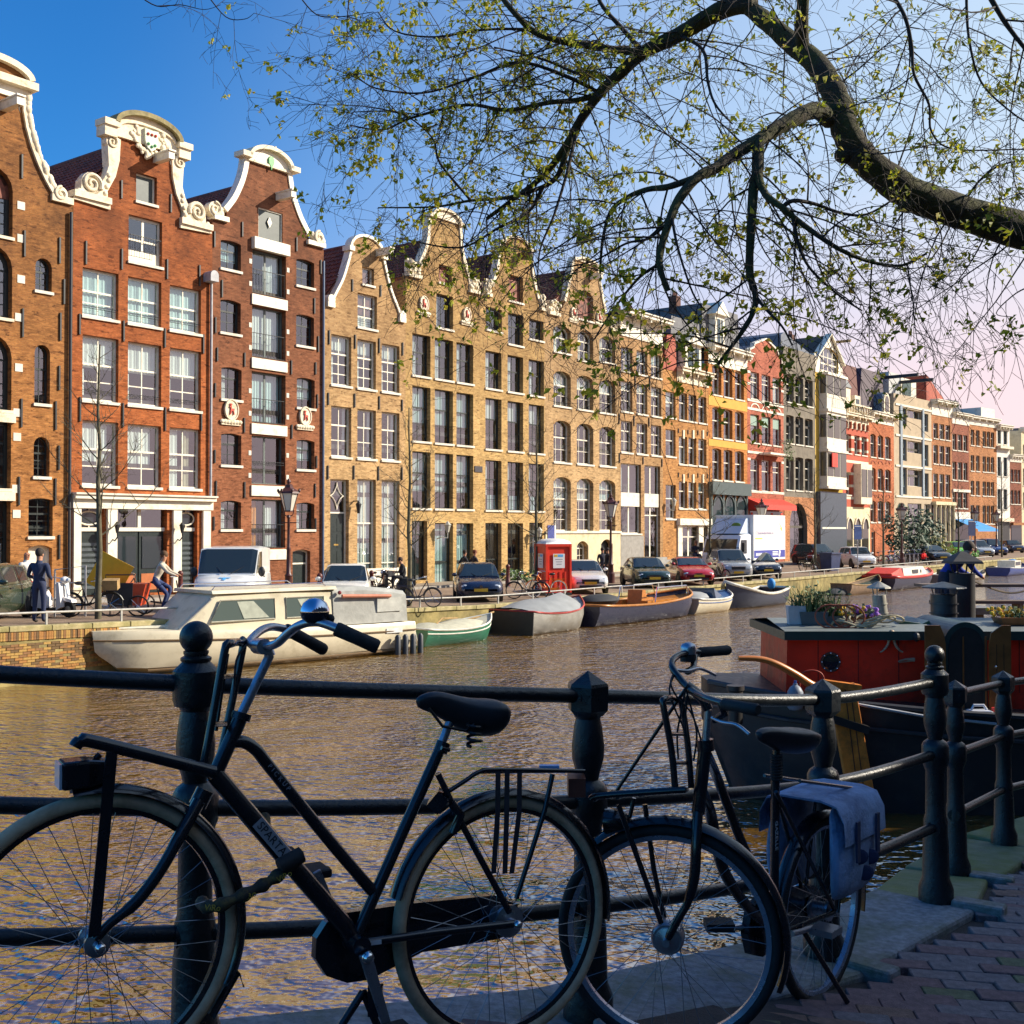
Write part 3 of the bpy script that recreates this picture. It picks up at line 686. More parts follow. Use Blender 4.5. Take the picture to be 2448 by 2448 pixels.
for a,b in((418,460),(614,668),(993,1040),(1165,1207)):h.box('pilaster',h.X(Z2,a),h.X(Z2,b),-.12,.0,0,zE0-.052,WHITE);h.box('pilaster_base',h.X(Z2,a)-.03,h.X(Z2,b)+.03,-.15,.0,0,.35,STONE)
DOORG=pm('black_green_door',(.018,.028,.027),.3,var=.15)
for i,(a,b)in enumerate(bays):
 xa,xb=h.X(Z2,a),h.X(Z2,b);zt=zE0-.06;zm=h.P(Z2,(a+b)/2,1135)[1]
 d=h.box('door_surround',xa,xb,.16,.3,zm,zm+.14,WHITE)
 if i==1:
  xm=(xa+xb)/2
  for k,(p,q)in enumerate(((xa,xm-.01),(xm+.01,xb))):
   dd=h.box('door',p+.02,q-.02,.22,.28,.02,zm-.002,DOORG)
   MB().box(p+.14,q-.12,.19,.218,.95,zm-.2).build('pane',carglass('door_glass'),dd);MB().box(p+.12,q-.12,.2,.219,.12,.75).build('panel',pm('orange_brown_panel',(.42,.12,.03),.5),dd)
  h.box('transom_bar',xm-.07,xm+.07,.16,.3,zm+.142,zt,WHITE)
  for p,q in((xa,xm-.07),(xm+.07,xb)):MB().add([(p,.2,zm+.14),(q,.2,zm+.14),(q,.2,zt),(p,.2,zt)],[(0,1,2,3)]).build('transom_pane',GLASS,h.g,fix=False)
 else:
  dd=h.box('door',xa+.02,xb-.02,.22,.28,.02,zm-.002,DOORG)
  for k in range(9):MB().box(xa+.1,xb-.1,.195,.219,.25+k*.2,.36+k*.2).build('letter_plate',pm('slot_grey',(.10,.12,.13),.3,.3),dd)
  MB().add([(xa,.25,zm+.14),(xb,.25,zm+.14),(xb,.25,zt),(xa,.25,zt)],[(0,1,2,3)]).build('transom_pane',carglass('transom_dark'),h.g,fix=False)
  cxx=(xa+xb)/2;czz=(zm+.14+zt)/2;rx=(xb-xa)*.46;rzz=(zt-zm-.14)*.36
  mo=MB();mo.tube([(p[0],.19,p[1])for p in arc(cxx,czz,rx,0,345,24,rzz)],.035,6,closed=True);mo.box(cxx-.02,cxx+.02,.18,.21,czz+rzz,zt);mo.box(cxx-.02,cxx+.02,.18,.21,zm+.14,czz-rzz);mo.build('oval_tracery',WHITE,h.g,smooth=60)
for x in(640,1015):
 p=h.P(Z2,x,1160);mo=MB();mo.tube([(p[0],-.12,p[1]-.15),(p[0],-.25,p[1]-.2),(p[0],-.42,p[1]-.05),(p[0],-.4,p[1]+.1)],.025,6);mo.lathe([(.05,0),(.11,.28),(.13,.3),(.03,.42)],6,Matrix.Translation((p[0],-.4,p[1]+.1)));mo.build('wall_lantern',IRON,h.g)
for sg in(1,-1):
 f=(lambda L:L)if sg>0 else(lambda L:mirror(L,xc))
 cl=[h.P(Z1,*q)for q in((1035,1075),(1035,1045),(1048,1030),(1052,985),(1010,880),(990,780),(985,660),(1055,665),(1050,760),(1045,840),(1060,900),(1080,950),(1110,930),(1150,935),(1178,990),(1180,1050),(1200,1060),(1205,1085),(1215,1110))]
 kn=[h.P(Z1,*q)+(.10,)for q in((1045,890),(1045,920),(1055,960),(1062,1000),(1075,1035),(1100,1040),(1190,1055))]
 h.claw(f(cl),[(f([k[:2]])[0][0],k[1],k[2])for k in kn])
 v=h.P(Z1,1130,985);h.volute(f([v])[0][0],v[1],.40,-sg,1.7,a0=200 if sg>0 else-20)
 v=h.P(Z1,1030,700);h.volute(f([v])[0][0],v[1],.24,sg,1.4)
 bs=f([h.P(Z1,1035,1060),h.P(Z1,1215,1090)]);h.box('shoulder_stone',min(bs[0][0],bs[1][0]),max(bs[0][0],bs[1][0]),-.2,.33,bs[1][1]-.04,bs[1][1]+.2,STONE)
zc=h.P(Z1,1000,650)[1];xo=h.P(Z1,1085,640)[0];zt=h.P(Z1,845,425)[1];za=h.P(Z1,1035,605)[1];xi=h.P(Z1,1020,600)[0]
MB().prism([(2*xc-xo+.25,zc),(xo-.25,zc),(xo-.25,za)]+[(xc+(xi-xc)*math.cos(R(a)),za+(zt-.15-za)*math.sin(R(a)))for a in range(0,181,12)]+[(2*xc-xo+.25,za)],-.12,.3).build('pediment',STONE,h.g)
for sg in(1,-1):
 a,b=sorted((xc+sg*(xi-xc-.1),xc+sg*(xo-xc)));h.box('pediment_cornice',a,b,-.34,.32,za-.12,za+.12,STONE);h.box('pediment_block',a+.05,b-.05,-.25,.31,za-.5,za-.122,STONE)
h.band([(xc+(xi-xc+.08)*math.cos(R(a)),za+.1+(zt-.1-za)*math.sin(R(a)))for a in range(0,181,9)],.18,-.36,.32,pm('mossy_stone_cap',(.30,.25,.12),.85,var=.3,vs=5,dirt=(.10,.09,.04),dirt_amt=.6),'pediment_moulding')
h.band([(xc+(xi-xc-.15)*math.cos(R(a)),za+(zt-.42-za)*math.sin(R(a)))for a in range(0,181,9)],.07,-.2,-.1,STONE,'inner_moulding')
sc_=h.P(Z1,855,575);mo=MB().prism([(sc_[0]+a*.3,sc_[1]+b*.4)for a,b in((-1,1),(0,.9),(1,1),(.95,-.2),(.6,-.8),(0,-1.1),(-.6,-.8),(-.95,-.2))],-.24,-.12).build('coat_of_arms',pm('pale_arms_paint',(.62,.68,.55),.6,var=.2,vs=9),h.g)
for k in range(3):MB().sphere((sc_[0]+(k-1)*.17,-.25,sc_[1]+.2),.06,8,6).build('charge',pm('red_relief_paint',(.55,.06,.03),.5),mo)
for k in range(3):MB().sphere((sc_[0]+(k-1)*.15,-.25,sc_[1]-.18-(.08 if k==1 else 0)),.06,8,6).build('charge',pm('green_relief_paint',(.12,.35,.14),.5),mo)
m2=MB()
for k in range(40):
 a=random.uniform(200,340)if k%2 else random.choice((random.uniform(130,200),random.uniform(-20,50)));q=random.uniform(.5,.78);m2.sphere((sc_[0]+q*1.1*math.cos(R(a)),-.13,sc_[1]-.05+q*.85*math.sin(R(a))),random.uniform(.07,.13),7,5,(1,.6,1))
m2.build('arms_mantling',STONE,h.g,smooth=70)
h.beam(Z1,900,665,1.0)
h.anchors(Z1,[(495,1150,1285),(702,1195,1315),(963,1255,1370),(1150,1290,1410),(700,800,905),(985,880,985),(458,1570,1690),(712,1610,1730),(950,1655,1765),(1172,1690,1800)])
h.anchors(Z2,[(460,360,500),(708,395,535),(952,420,555),(1160,440,555)])
dx=h.w-.12;m2=MB();m2.tube([(dx,-.1,zE1),(dx,-.1,h.P(Z1,1215,1400)[1]),(dx-.15,-.12,h.P(Z1,1215,1385)[1])],.055,8);m2.build('drain_pipe',pm('pale_grey_pipe',(.36,.36,.38),.45),h.g,smooth=50)
p=h.P(Z1,1195,1360);m2=MB();m2.prism([(p[0]-.2,p[1]-.22),(p[0]+.2,p[1]-.22)]+arc(p[0],p[1]+.02,.2,0,180,10),-.5,-.02);m2.build('rain_hopper',pm('pale_grey_pipe',(.36,.36,.38),.45),h.g)
BR3=brickmat('brick_plum_brown',(0.27,0.085,0.035),(0.34,0.12,0.05),(0.30,0.18,0.10),soot=(0.06,0.025,0.014),z0=6,z1=13)
h=House('plum brown brick warehouse with stacked loading doors and green leaf on its gable',505,772,BR3)
xc=h.X(Z1,1548);LC,RC=(1275,1392),(1712,1815)
rows=[(Z1,1335,1150,1330),(Z1,1335,1492,1697),(Z2,1325,188,387),(Z2,1325,570,767),(Z2,1325,958,1138)]
for Z,xr,a,b in rows:
 zt=h.P(Z,xr,a)[1];zb=h.P(Z,xr,b)[1]+.1
 for c in(LC,RC):h.win(h.X(Z,c[0]),h.X(Z,c[1]),zb,zt,rise=.07,fc=DARKFRAME,nx=2,nl=2,nu=1,tr=.33,fw=.045,mt=.014,rec=.2,cur=random.choice([None,[(0,.45,0,1,C_)],[(0,1,.3,1,CURTAIN2)]]))
mc=(1458,1652)
xa,xb=h.X(Z1,mc[0]),h.X(Z1,mc[1])
ops=[(Z1,1212,1465),(Z1,1537,1828),(Z2,222,512),(Z2,588,865),(Z2,952,1232)]
for i,(Z,a,b)in enumerate(ops):
 zt=h.P(Z,1548,a)[1];zb=h.P(Z,1548,b)[1]
 h.win(xa,xb,zb,zt,fc=pm('grey_green_frame',(.10,.12,.11),.4),nx=2,nl=1,tr=0,fw=.06,mt=.05,rec=.26,sill=False,cur=[[(.5,1,0,1,C_)],[(0,1,0,1,C_)],[(0,1,.0,1,CURTAIN2)],None,[(.0,.32,0,1,pm('orange_drape',(.75,.28,.03),.9)),(.6,1,0,1,C_)]][i])
 h.box('loading_beam',xa-.05,xb+.05,-.07,.05,zb-.50,zb-.06,WHITE)
 h.balcony_bars(xa+.04,xb-.12,zb+.02,zb+1.0,y=-.03,n=10)if i!=3 else h.balcony_bars(xa+.04,xb-.12,zb+.85,zb+.95,y=-.03,n=2)
 if i<4:
  for k in(0,1):
   for xx in(xa-.17,xb+.05):h.box('quoin_stone',xx,xx+.14,-.015,.05,zb+.25+k*.95,zb+.45+k*.95,SILL)
zt=h.P(Z1,1560,972)[1];zb=h.P(Z1,1560,1158)[1];ha,hb=h.X(Z1,1492),h.X(Z1,1632)
h.win(ha,hb,zb,zt,nx=1,nl=1,tr=0,fw=.05,rec=.05,sill=False,name='hatch',solid=pm('hatch_grey_green',(.06,.075,.07),.4))
p=h.P(Z1,1560,1042);mo=MB().prism([(p[0],p[1]+.24),(p[0]+.13,p[1]),(p[0],p[1]-.24),(p[0]-.13,p[1])],.03,.06).build('diamond_light',WHITE,h.g)
h.box('loading_beam',xa-.05,xb+.05,-.22,.02,h.P(Z1,1548,1218)[1]+.02,h.P(Z1,1548,1150)[1],WHITE)
rt=[(h.w,h.P(Z1,1880,1195)[1]),h.P(Z1,1770,1175),h.P(Z1,1770,1110),h.P(Z1,1725,1020),h.P(Z1,1690,920),h.P(Z1,1670,840),h.P(Z1,1660,770),h.P(Z1,1658,735)]
out=[(0,-.5),(h.w,-.5)]+rt+list(reversed(mirror(rt,xc)));out[-1]=(0,rt[0][1])
xd0,xd1=h.X(Z2,1690),h.X(Z2,1792);h.win(xd0,xd1,0,h.P(Z2,1740,1240)[1],rise=.1,fc=WHITE,nx=1,nl=1,tr=.35,name='door',sill=False,solid=DOORG,rec=.2);h.win(h.X(Z2,1300),h.X(Z2,1400),0,h.P(Z2,1740,1240)[1],rise=.1,fc=WHITE,nx=1,nl=1,tr=.35,name='door',sill=False,solid=DOORG,rec=.2)
h.wall(out);eav=rt[0][1];h.mass(eav);h.roof(eav-.1,h.P(Z1,1550,800)[1],xc=xc)
cv=catmull([(q[0],0,q[1])for q in rt[2:]],4);cv=[(q.x,q.z)for q in cv]
h.band(cv,-.24,-.06,.34,WHITE);h.band(list(reversed(mirror(cv,xc))),-.24,-.06,.34,WHITE)
xi=rt[-1][0]+.1;za=rt[-1][1];zt=h.P(Z1,1550,612)[1]
MB().prism([(xc+(xi-xc)*math.cos(R(a)),za-.1+(zt-za)*math.sin(R(a)))for a in range(0,181,12)],-.08,.3).build('pediment',WHITE,h.g)
h.band([(xc+(xi-xc+.05)*math.cos(R(a)),za+(zt-za)*math.sin(R(a)))for a in range(0,181,9)],.16,-.3,.32,STONE,'pediment_moulding')
for sg in(1,-1):
 a,b=sorted((xc+sg*(xi-xc-.1),xc+sg*(xi-xc+.42)));h.box('pediment_cornice',a,b,-.3,.32,za-.1,za+.12,STONE)
h.box('pediment_sill',2*xc-xi,xi,-.14,.0,za-.2,za-.102,STONE)
lp=h.P(Z1,1555,702);MB().prism([(lp[0]+a*.16,lp[1]+b*.3)for a,b in((0,-1.1),(.25,-.6),(.9,-.1),(.95,.5),(.4,.9),(0,.75),(-.4,.9),(-.95,.5),(-.9,-.1),(-.25,-.6))],-.16,-.07).build('green_leaf_emblem',pm('leaf_green_paint',(.03,.30,.05),.4),h.g)
for sg in(1,-1):
 bs=sorted((xc+sg*(rt[1][0]-xc-.02),xc+sg*(h.w-xc)));h.box('shoulder_stone',max(0,bs[0]),min(h.w,bs[1]),-.16,.33,rt[0][1]-.02,rt[0][1]+.18,WHITE)
 m2=MB();v=h.P(Z1,1835,1140)
 for k in range(12):m2.sphere((xc+sg*(v[0]-xc+random.uniform(-.45,.25)),.0,v[1]+random.uniform(-.12,.2)),random.uniform(.1,.2),8,6,(1,.9,1))
 m2.build('leaf_carving',STONE,h.g,smooth=70);h.volute(xc+sg*(v[0]-xc),v[1]+.05,.3,sg,1.4)
h.beam(Z1,1605,885,1.0)
m2=MB();q=h.P(Z1,1570,618);m2.sphere((q[0],0,q[1]+.05),.1,8,6,(1.8,.8,.8));m2.sphere((q[0]+.2,0,q[1]+.12),.05,6,5);m2.build('finial',STONE,h.g,smooth=60)
h.anchors(Z1,[(1236,1095,1185),(1397,1040,1125),(1710,1130,1210),(1280,1375,1475),(1252,1765,1845),(1410,1795,1875),(1813,1480,1570),(1680,1840,1920),(1835,1700,1790),(1850,1260,1340),(1242,1590,1680)])
h.anchors(Z2,[(1240,280,360),(1408,540-60,565),(1820,160,230),(1830,345,425),(1238,665,740),(1825,700,770),(1245,845,930),(1410,850,940),(1817,860,940),(1232,1050,1130),(1820,1060,1140),(1682,520,600)])
h.medallion(Z2,1330,435,.40);h.medallion(Z2,1757,472,.38)
m2=MB();m2.tube([(h.w-.07,-.08,.1),(h.w-.07,-.08,eav-.6)],.055,8);m2.build('drain_pipe',pm('blue_grey_pipe',(.10,.14,.22),.4),h.g,smooth=50)
BR4=brickmat('brick_golden_brown',(0.48,0.27,0.11),(0.60,0.38,0.17),(0.46,0.36,0.22),soot=(0.16,0.08,0.035),z0=6.5,z1=11.5,amt=.7)
h=House('golden brown brick house with plain white edged bell gable and diamond fanlight',772,969,BR4)
xc=h.X(Z3,428);cols=[(222,338),(373,480),(513,616)]
h.grid(Z3,cols,[(280,730,1030)],nx=2,nl=3,nu=1,tr=.36,fw=.075,cur=[(0,1,.62,1,C_),(0,.3,0,.6,C_)])
h.grid(Z3,cols,[(280,1140,1443)],nx=2,nl=2,nu=1,tr=.36,fw=.075,cur=[(0,.18,0,1,C_),(.82,1,0,1,C_)])
h.grid(Z3,cols[1:],[(425,1560,2470+60)],nx=2,nl=3,nu=1,tr=.26,fw=.075,cur=[(0,1,.24,1,C_)])
zt=h.P(Z3,270,1560)[1];zm=h.P(Z3,270,1750)[1];xa,xb=h.X(Z3,218),h.X(Z3,325)
h.win(xa,xb,.95,zt,nx=1,nl=1,nu=1,tr=(zt-zm)/(zt-.95),fw=.08,name='door',sill=False,solid=None,rec=.2)
dd=h.box('door',xa+.08,xb-.08,.24,.29,.95,zm-.05,DOORG)
for k in range(3):
 for j in range(2):xw=(xb-xa-.16)/2;x_=xa+.08+j*xw;MB().box(x_+.06,x_+xw-.06,.225,.239,1.1+k*.75,1.7+k*.75).build('panel',DOORG,dd)
MB().box((xa+xb)/2-.14,(xa+xb)/2+.14,.22,.238,1.95,2.02).build('letter_slot',pm('brass',(.6,.4,.12),.3,1),dd)
cxx,czz,rx,rq=(xa+xb)/2,(zt+zm)/2,(xb-xa)*.38,(zt-zm)*.42
for sx in(1,-1):
 for sz in(1,-1):mo=MB();mo.tube([(cxx+sx*rx*(1-f)**1.6,.18,czz+sz*rq*f**1.6)for f in[k/8 for k in range(9)]],.025,5);mo.build('tracery',WHITE,h.g)
for k in range(4):h.box('stoop_step',xa-.25,xb+.5,-.28*(4-k),.0-.001*k,.24*k-.3,.24*(k+1)-.05,pm('blue_grey_stoop',(.30,.29,.27),.7,var=.2))
h.win(h.X(Z3,373),h.X(Z3,485),h.P(Z3,430,700)[1]+.1,h.P(Z3,430,493)[1],nx=2,nl=2,nu=1,tr=.36,fw=.07,bar=.18,cur=[(0,1,0,1,C_)])
h.win(h.X(Z3,400),h.X(Z3,468),h.P(Z3,430,448)[1]+.1,h.P(Z3,430,338)[1],nx=1,nl=1,tr=0,fw=.05,cur=None)
rt=[(h.w,h.P(Z3,655,635)[1]),h.P(Z3,618,625),h.P(Z3,598,570),h.P(Z3,560,470),h.P(Z3,530,350),h.P(Z3,515,280)]
cr=h.P(Z3,428,240);ra=rt[-1][0]-xc
top=[(xc+ra*math.cos(R(a)),rt[-1][1]+.15+(h.P(Z3,428,165)[1]-rt[-1][1]-.15)*math.sin(R(a)))for a in range(0,181,12)]
out=[(0,-.5),(h.w,-.5)]+rt+top+list(reversed(mirror(rt,xc)));out[-1]=(0,rt[0][1])
h.wall(out);eav=rt[0][1];h.mass(eav);h.roof(eav-.1,h.P(Z3,428,200)[1],xc=xc)
cv=catmull([(q[0],0,q[1])for q in rt[1:]],4);cv=[(q.x,q.z)for q in cv]
h.band(cv+top+list(reversed(mirror(cv,xc))),-.13,-.08,.34,WHITE)
for sg in(1,-1):
 m2=MB();v=(xc+sg*(rt[1][0]-xc+.12),rt[0][1]+.14);m2.prism(arc(v[0],v[1],.22,0,345,18),-.12,.34);m2.box(v[0]-.24,v[0]+.2,-.14,.33,v[1]-.36,v[1]-.12);m2.build('gable_scroll',WHITE,h.g)
 a,b=sorted((xc+sg*(ra-.05),xc+sg*(ra+.28)));h.box('neck_stone',a,b,-.16,.34,rt[-1][1]-.08,rt[-1][1]+.14,WHITE)
h.beam(Z3,490,245,.9)
h.anchors(Z3,[(208,700,780),(358,725,805),(497,745,830),(632,770,845),(203,1060,1130),(355,1065,1145),(497,1080,1155),(629,1100,1165),(200,1480,1560),(350,1480,1560),(492,1485,1565),(628,1490,1565),(342,405,475),(505,440,505)])
p=h.P(Z4,350,760);mo=MB();mo.box(p[0]-.02,p[0]+.02,-.35,0,p[1]+.3,p[1]+.35);mo.lathe([(.06,-.25),(.13,.15),(.15,.17),(.04,.3)],6,Matrix.Translation((p[0],-.33,p[1])));mo.build('wall_lantern',IRON,h.g)
h.box('plinth',h.X(Z3,345),h.w-.02,-.1,.0,-.3,.85,WHITE)
BR5=brickmat('brick_gold_ochre',(0.50,0.29,0.10),(0.62,0.40,0.15),(0.48,0.39,0.23),soot=(0.15,0.075,0.03),z0=8.5,z1=12,amt=.8)
h=House('ochre brick house with tall scrolled neck gable and two red deer medallions',969,1147,BR5)
cols=[(690,795),(820,925),(945,1042)];xc=h.X(Z3,878)
DK=dict(fc=DARKFRAME,nx=2,fw=.05,rec=.24,mt=.014)
h.grid(Z3,cols,[(740,724,975)],nl=2,nu=1,tr=.42,cur=[(0,.5,.0,1,C_)],**DK)
h.grid(Z3,cols,[(740,1025,1352)],nl=2,nu=1,tr=.37,cur=[(0,.45,.35,1,C_),(.45,1,.35,1,CURTAIN2)],**DK)
h.grid(Z3,cols,[(740,1400,1738)],nl=2,nu=1,tr=.37,cur=[(0,.5,.3,1,C_),(.5,1,.3,1,CURTAIN2)],**DK)
h.grid(Z3,cols[1:],[(870,1812,2560)],nl=3,nu=1,tr=.3,cur=[(0,1,.3,1,CURTAIN2)],**DK)
zt=h.P(Z3,735,1800)[1];xa,xb=h.X(Z3,688),h.X(Z3,778)
h.win(xa,xb,.15,zt,nl=1,nu=1,tr=.22,name='door',sill=False,**DK);dd=h.box('door',xa+.06,xb-.06,.32,.36,.15,.15+(zt-.15)*.72,DOORG);MB().box(xa+.16,xb-.16,.3,.318,.4,1.2).build('panel',DOORG,dd)
h.win(h.X(Z3,828),h.X(Z3,925),h.P(Z3,875,700)[1]+.1,h.P(Z3,875,495)[1],nl=1,tr=0,cur=[(0,.4,0,1,C_)],**DK)
h.win(h.X(Z3,843),h.X(Z3,918),h.P(Z3,880,440)[1]+.1,h.P(Z3,880,325)[1],nl=1,tr=0,**DK)
rt=[(h.w,h.P(Z3,1080,495)[1]),h.P(Z3,1015,470),h.P(Z3,1010,390),h.P(Z3,985,310),h.P(Z3,968,230),h.P(Z3,962,150),h.P(Z3,958,90)]
out=[(0,-.5),(h.w,-.5)]+rt+list(reversed(mirror(rt,xc)));out[-1]=(0,rt[0][1])
h.wall(out);eav=rt[0][1];h.mass(eav);h.roof(eav-.1,h.P(Z3,880,170)[1],xc=xc)
def neck_trim(h,rt,xc,topy,th=.2,carve=True):
 cv=catmull([(q[0],0,q[1])for q in rt[2:]],4);cv=[(q.x,q.z)for q in cv]
 h.band(cv,-th,-.07,.34,STONE);h.band(list(reversed(mirror(cv,xc))),-th,-.07,.34,STONE)
 xi=rt[-1][0]+.06;za=rt[-1][1];zt=topy
 MB().prism([(2*xc-xi,za-.02),(xi,za-.02)]+[(xc+(xi-xc)*math.cos(R(a)),za+(zt-za)*math.sin(R(a)))for a in range(10,171,16)],-.1,.3).build('pediment',STONE if carve else h.brick,h.g)
 h.band([(xc+(xi-xc)*math.cos(R(a)),za+(zt-za)*math.sin(R(a)))for a in range(0,181,9)],.13,-.22,.32,STONE,'pediment_moulding')
 for sg in(1,-1):
  bs=sorted((xc+sg*(rt[1][0]-xc-.02),xc+sg*(h.w-xc)));b0,b1=max(0,bs[0]),min(h.w,bs[1])
  if b1-b0>.1:
   h.box('shoulder_stone',b0,b1,-.16,.33,rt[0][1]-.02,rt[0][1]+.16,STONE)
   m2=MB()
   for k in range(22):m2.sphere((random.uniform(b0+.08,b1-.05),random.uniform(-.1,.1),rt[0][1]+random.uniform(.2,.85)),random.uniform(.09,.17),7,5,(1,.9,1))
   m2.box(b0+.06,b1-.06,-.02,.25,rt[0][1]+.162,rt[0][1]+.8);m2.build('leaf_carving',STONE,h.g,smooth=70)
  a,b=sorted((xc+sg*(xi-xc-.08),xc+sg*(xi-xc+.18)));h.box('neck_stone',a,b,-.2,.33,za-.08,za+.1,STONE)
neck_trim(h,rt,xc,h.P(Z3,880,2)[1])
h.medallion(Z3,752,548,.36);h.medallion(Z3,1000,610,.34)
p=h.P(Z4,850,870)
def wall_lantern(h,Z,x,y):
 p=h.P(Z,x,y);mo=MB();mo.tube([(p[0]-.25,0,p[1]-.55),(p[0]-.25,-.3,p[1]-.45),(p[0],-.5,p[1]-.5),(p[0],-.5,p[1]-.2)],.03,6);mo.lathe([(.07,-.22),(.16,.12),(.2,.15),(.05,.32),(.0,.36)],6,Matrix.Translation((p[0],-.5,p[1])));mo.build('wall_lantern',pm('pale_lantern',(.5,.48,.4),.3),h.g)
wall_lantern(h,Z4,850,875)
h.box('wall_plaque',h.X(Z4,1048)-.0,h.X(Z4,1092),-.04,.01,h.P(Z4,1070,553)[1],h.P(Z4,1070,518)[1],pm('dark_plaque',(.04,.035,.04),.4))
h=House('ochre brick house with pale edged bell gable and attic windows between two neck gables',1147,1302,BR5)
cols=[(1112,1205),(1240,1330),(1362,1450)];xc=h.X(Z3,1287)
h.grid(Z3,cols,[(1155,822,1048)],nl=2,nu=1,tr=.42,cur=[(0,.55,.0,1,C_)],**DK)
h.grid(Z3,cols,[(1155,1093,1397)],nl=2,nu=1,tr=.4,cur=[(0,1,.62,1,C_)],**DK)
h.grid(Z3,cols,[(1155,1450,1748)],nl=3,nu=1,tr=.38,cur=[(0,.45,.3,.95,C_),(.5,1,.0,.3,CURTAIN2)],**DK)
h.grid(Z3,cols[:2],[(1150,1812,2520)],nl=3,nu=1,tr=.3,cur=[(0,1,.1,.6,C_)],**DK)
zt=h.P(Z3,1400,1810)[1];xa,xb=h.X(Z3,1365),h.X(Z3,1440);h.win(xa,xb,.15,zt,nl=1,nu=1,tr=.22,name='door',sill=False,**DK);h.box('door',xa+.06,xb-.06,.32,.36,.15,.15+(zt-.15)*.72,DOORG)
h.win(h.X(Z3,1115),h.X(Z3,1207),h.P(Z3,1160,712)[1]+.1,h.P(Z3,1160,572)[1],nl=1,nu=1,tr=.4,**DK)
h.win(h.X(Z3,1243),h.X(Z3,1330),h.P(Z3,1287,795)[1]+.1,h.P(Z3,1287,605)[1],nl=1,nu=1,tr=.4,cur=[(0,.4,0,1,C_)],**DK)
h.win(h.X(Z3,1365),h.X(Z3,1448),h.P(Z3,1405,765)[1]+.1,h.P(Z3,1405,640)[1],nl=1,nu=1,tr=.4,**DK)
h.win(h.X(Z3,1245),h.X(Z3,1330),h.P(Z3,1287,545)[1]+.1,h.P(Z3,1287,385)[1],nl=1,nu=1,tr=.4,cur=[(0,.5,0,1,C_)],**DK)
rt=[(h.w,h.P(Z3,1455,590)[1]),h.P(Z3,1425,575),h.P(Z3,1412,520),h.P(Z3,1392,440),h.P(Z3,1375,350),h.P(Z3,1368,270),h.P(Z3,1360,240)]
out=[(0,-.5),(h.w,-.5)]+rt+list(reversed(mirror(rt,xc)));out[-1]=(0,rt[0][1])
h.wall(out);eav=rt[0][1];h.mass(eav);h.roof(eav-.1,h.P(Z3,1287,250)[1],xc=xc);neck_trim(h,rt,xc,h.P(Z3,1290,160)[1],carve=False);h.beam(Z3,1310,265,.8,mat=pm('brown_beam',(.10,.05,.03),.7))
wall_lantern(h,Z4,1382,905)
BR7=brickmat('brick_tan_ochre',(0.47,0.28,0.12),(0.58,0.37,0.17),(0.45,0.37,0.25),soot=(0.16,0.09,0.045),z0=8,z1=12,amt=.7)
h=House('tan brick house with round arched windows and carved white neck gable',1302,1482,BR7)
cols=[(1505,1605),(1640,1735),(1770,1862)];xc=h.X(Z3,1690)
AR=dict(nx=3,fw=.075,rec=.26,rise=.34,mt=.016)
h.grid(Z3,cols,[(1555,668,838)],nl=1,nu=1,tr=.45,skip=((1,0),),cur=[(0,.5,0,1,C_)],**AR)
h.win(h.X(Z3,1645),h.X(Z3,1735),h.P(Z3,1690,885)[1]+.1,h.P(Z3,1690,700)[1],nl=2,nu=1,tr=.35,cur=[(0,.4,0,1,C_)],**AR)
h.win(h.X(Z3,1645),h.X(Z3,1735),h.P(Z3,1690,650)[1]+.1,h.P(Z3,1690,470)[1],nl=2,nu=1,tr=.4,cur=[(0,.4,0,1,C_)],**AR)
h.grid(Z3,cols,[(1555,925,1148)],nl=2,nu=1,tr=.42,cur=[(0,1,.55,1,C_)],**AR)
h.grid(Z3,cols,[(1555,1210,1472)],nl=2,nu=1,tr=.42,cur=None,**AR)
h.grid(Z3,cols,[(1555,1535,1868)],nl=3,nu=2,tr=.42,cur='rnd',**AR)
h.win(h.X(Z4,1635),h.X(Z4,1702),.6,h.P(Z4,1670,950)[1],nl=2,nu=1,tr=.3,**{**AR,'rise':.3});h.win(h.X(Z4,1775),h.X(Z4,1842),0,h.P(Z4,1808,940)[1],nl=1,nu=1,tr=.3,name='door',sill=False,solid=DOORG,**{**AR,'rise':.3,'nx':1,'fc':DARKFRAME})
rt=[(h.w,h.P(Z3,1885,712)[1]),h.P(Z3,1835,690),h.P(Z3,1800,600),h.P(Z3,1780,500),h.P(Z3,1765,420),h.P(Z3,1755,350),h.P(Z3,1748,330)]
out=[(0,-.5),(h.w,-.5)]+rt+list(reversed(mirror(rt,xc)));out[-1]=(0,rt[0][1])
h.wall(out);eav=rt[0][1];h.mass(eav);h.roof(eav-.1,h.P(Z3,1690,350)[1],xc=xc);neck_trim(h,rt,xc,h.P(Z3,1690,285)[1]);h.beam(Z3,1720,385,.8)
h.medallion(Z3,1618,600,.34);h.medallion(Z3,1765,625,.32)
zp_=h.P(Z4,1690,905)[1]
PL=pm('cream_plaster',(.70,.60,.38),.8,var=.08,vs=2,dirt=(.45,.36,.2),dirt_amt=.2)
hl=h.holes;
class _t:pass
pl=House.__new__(House);pl.__dict__=dict(h.__dict__);pl.holes=[[(p[0],p[1])for p in q]for q in h.holes[-2:]]
o=pl.wall([(.02,-.5),(h.w-.02,-.5),(h.w-.02,zp_),(.02,zp_)],thick=.05,mat=PL);o.name='plaster_base';o.location=(0,-.06,0)
h.box('base_cornice',.0,h.w,-.14,.0,zp_+.002,zp_+.12,WHITE)
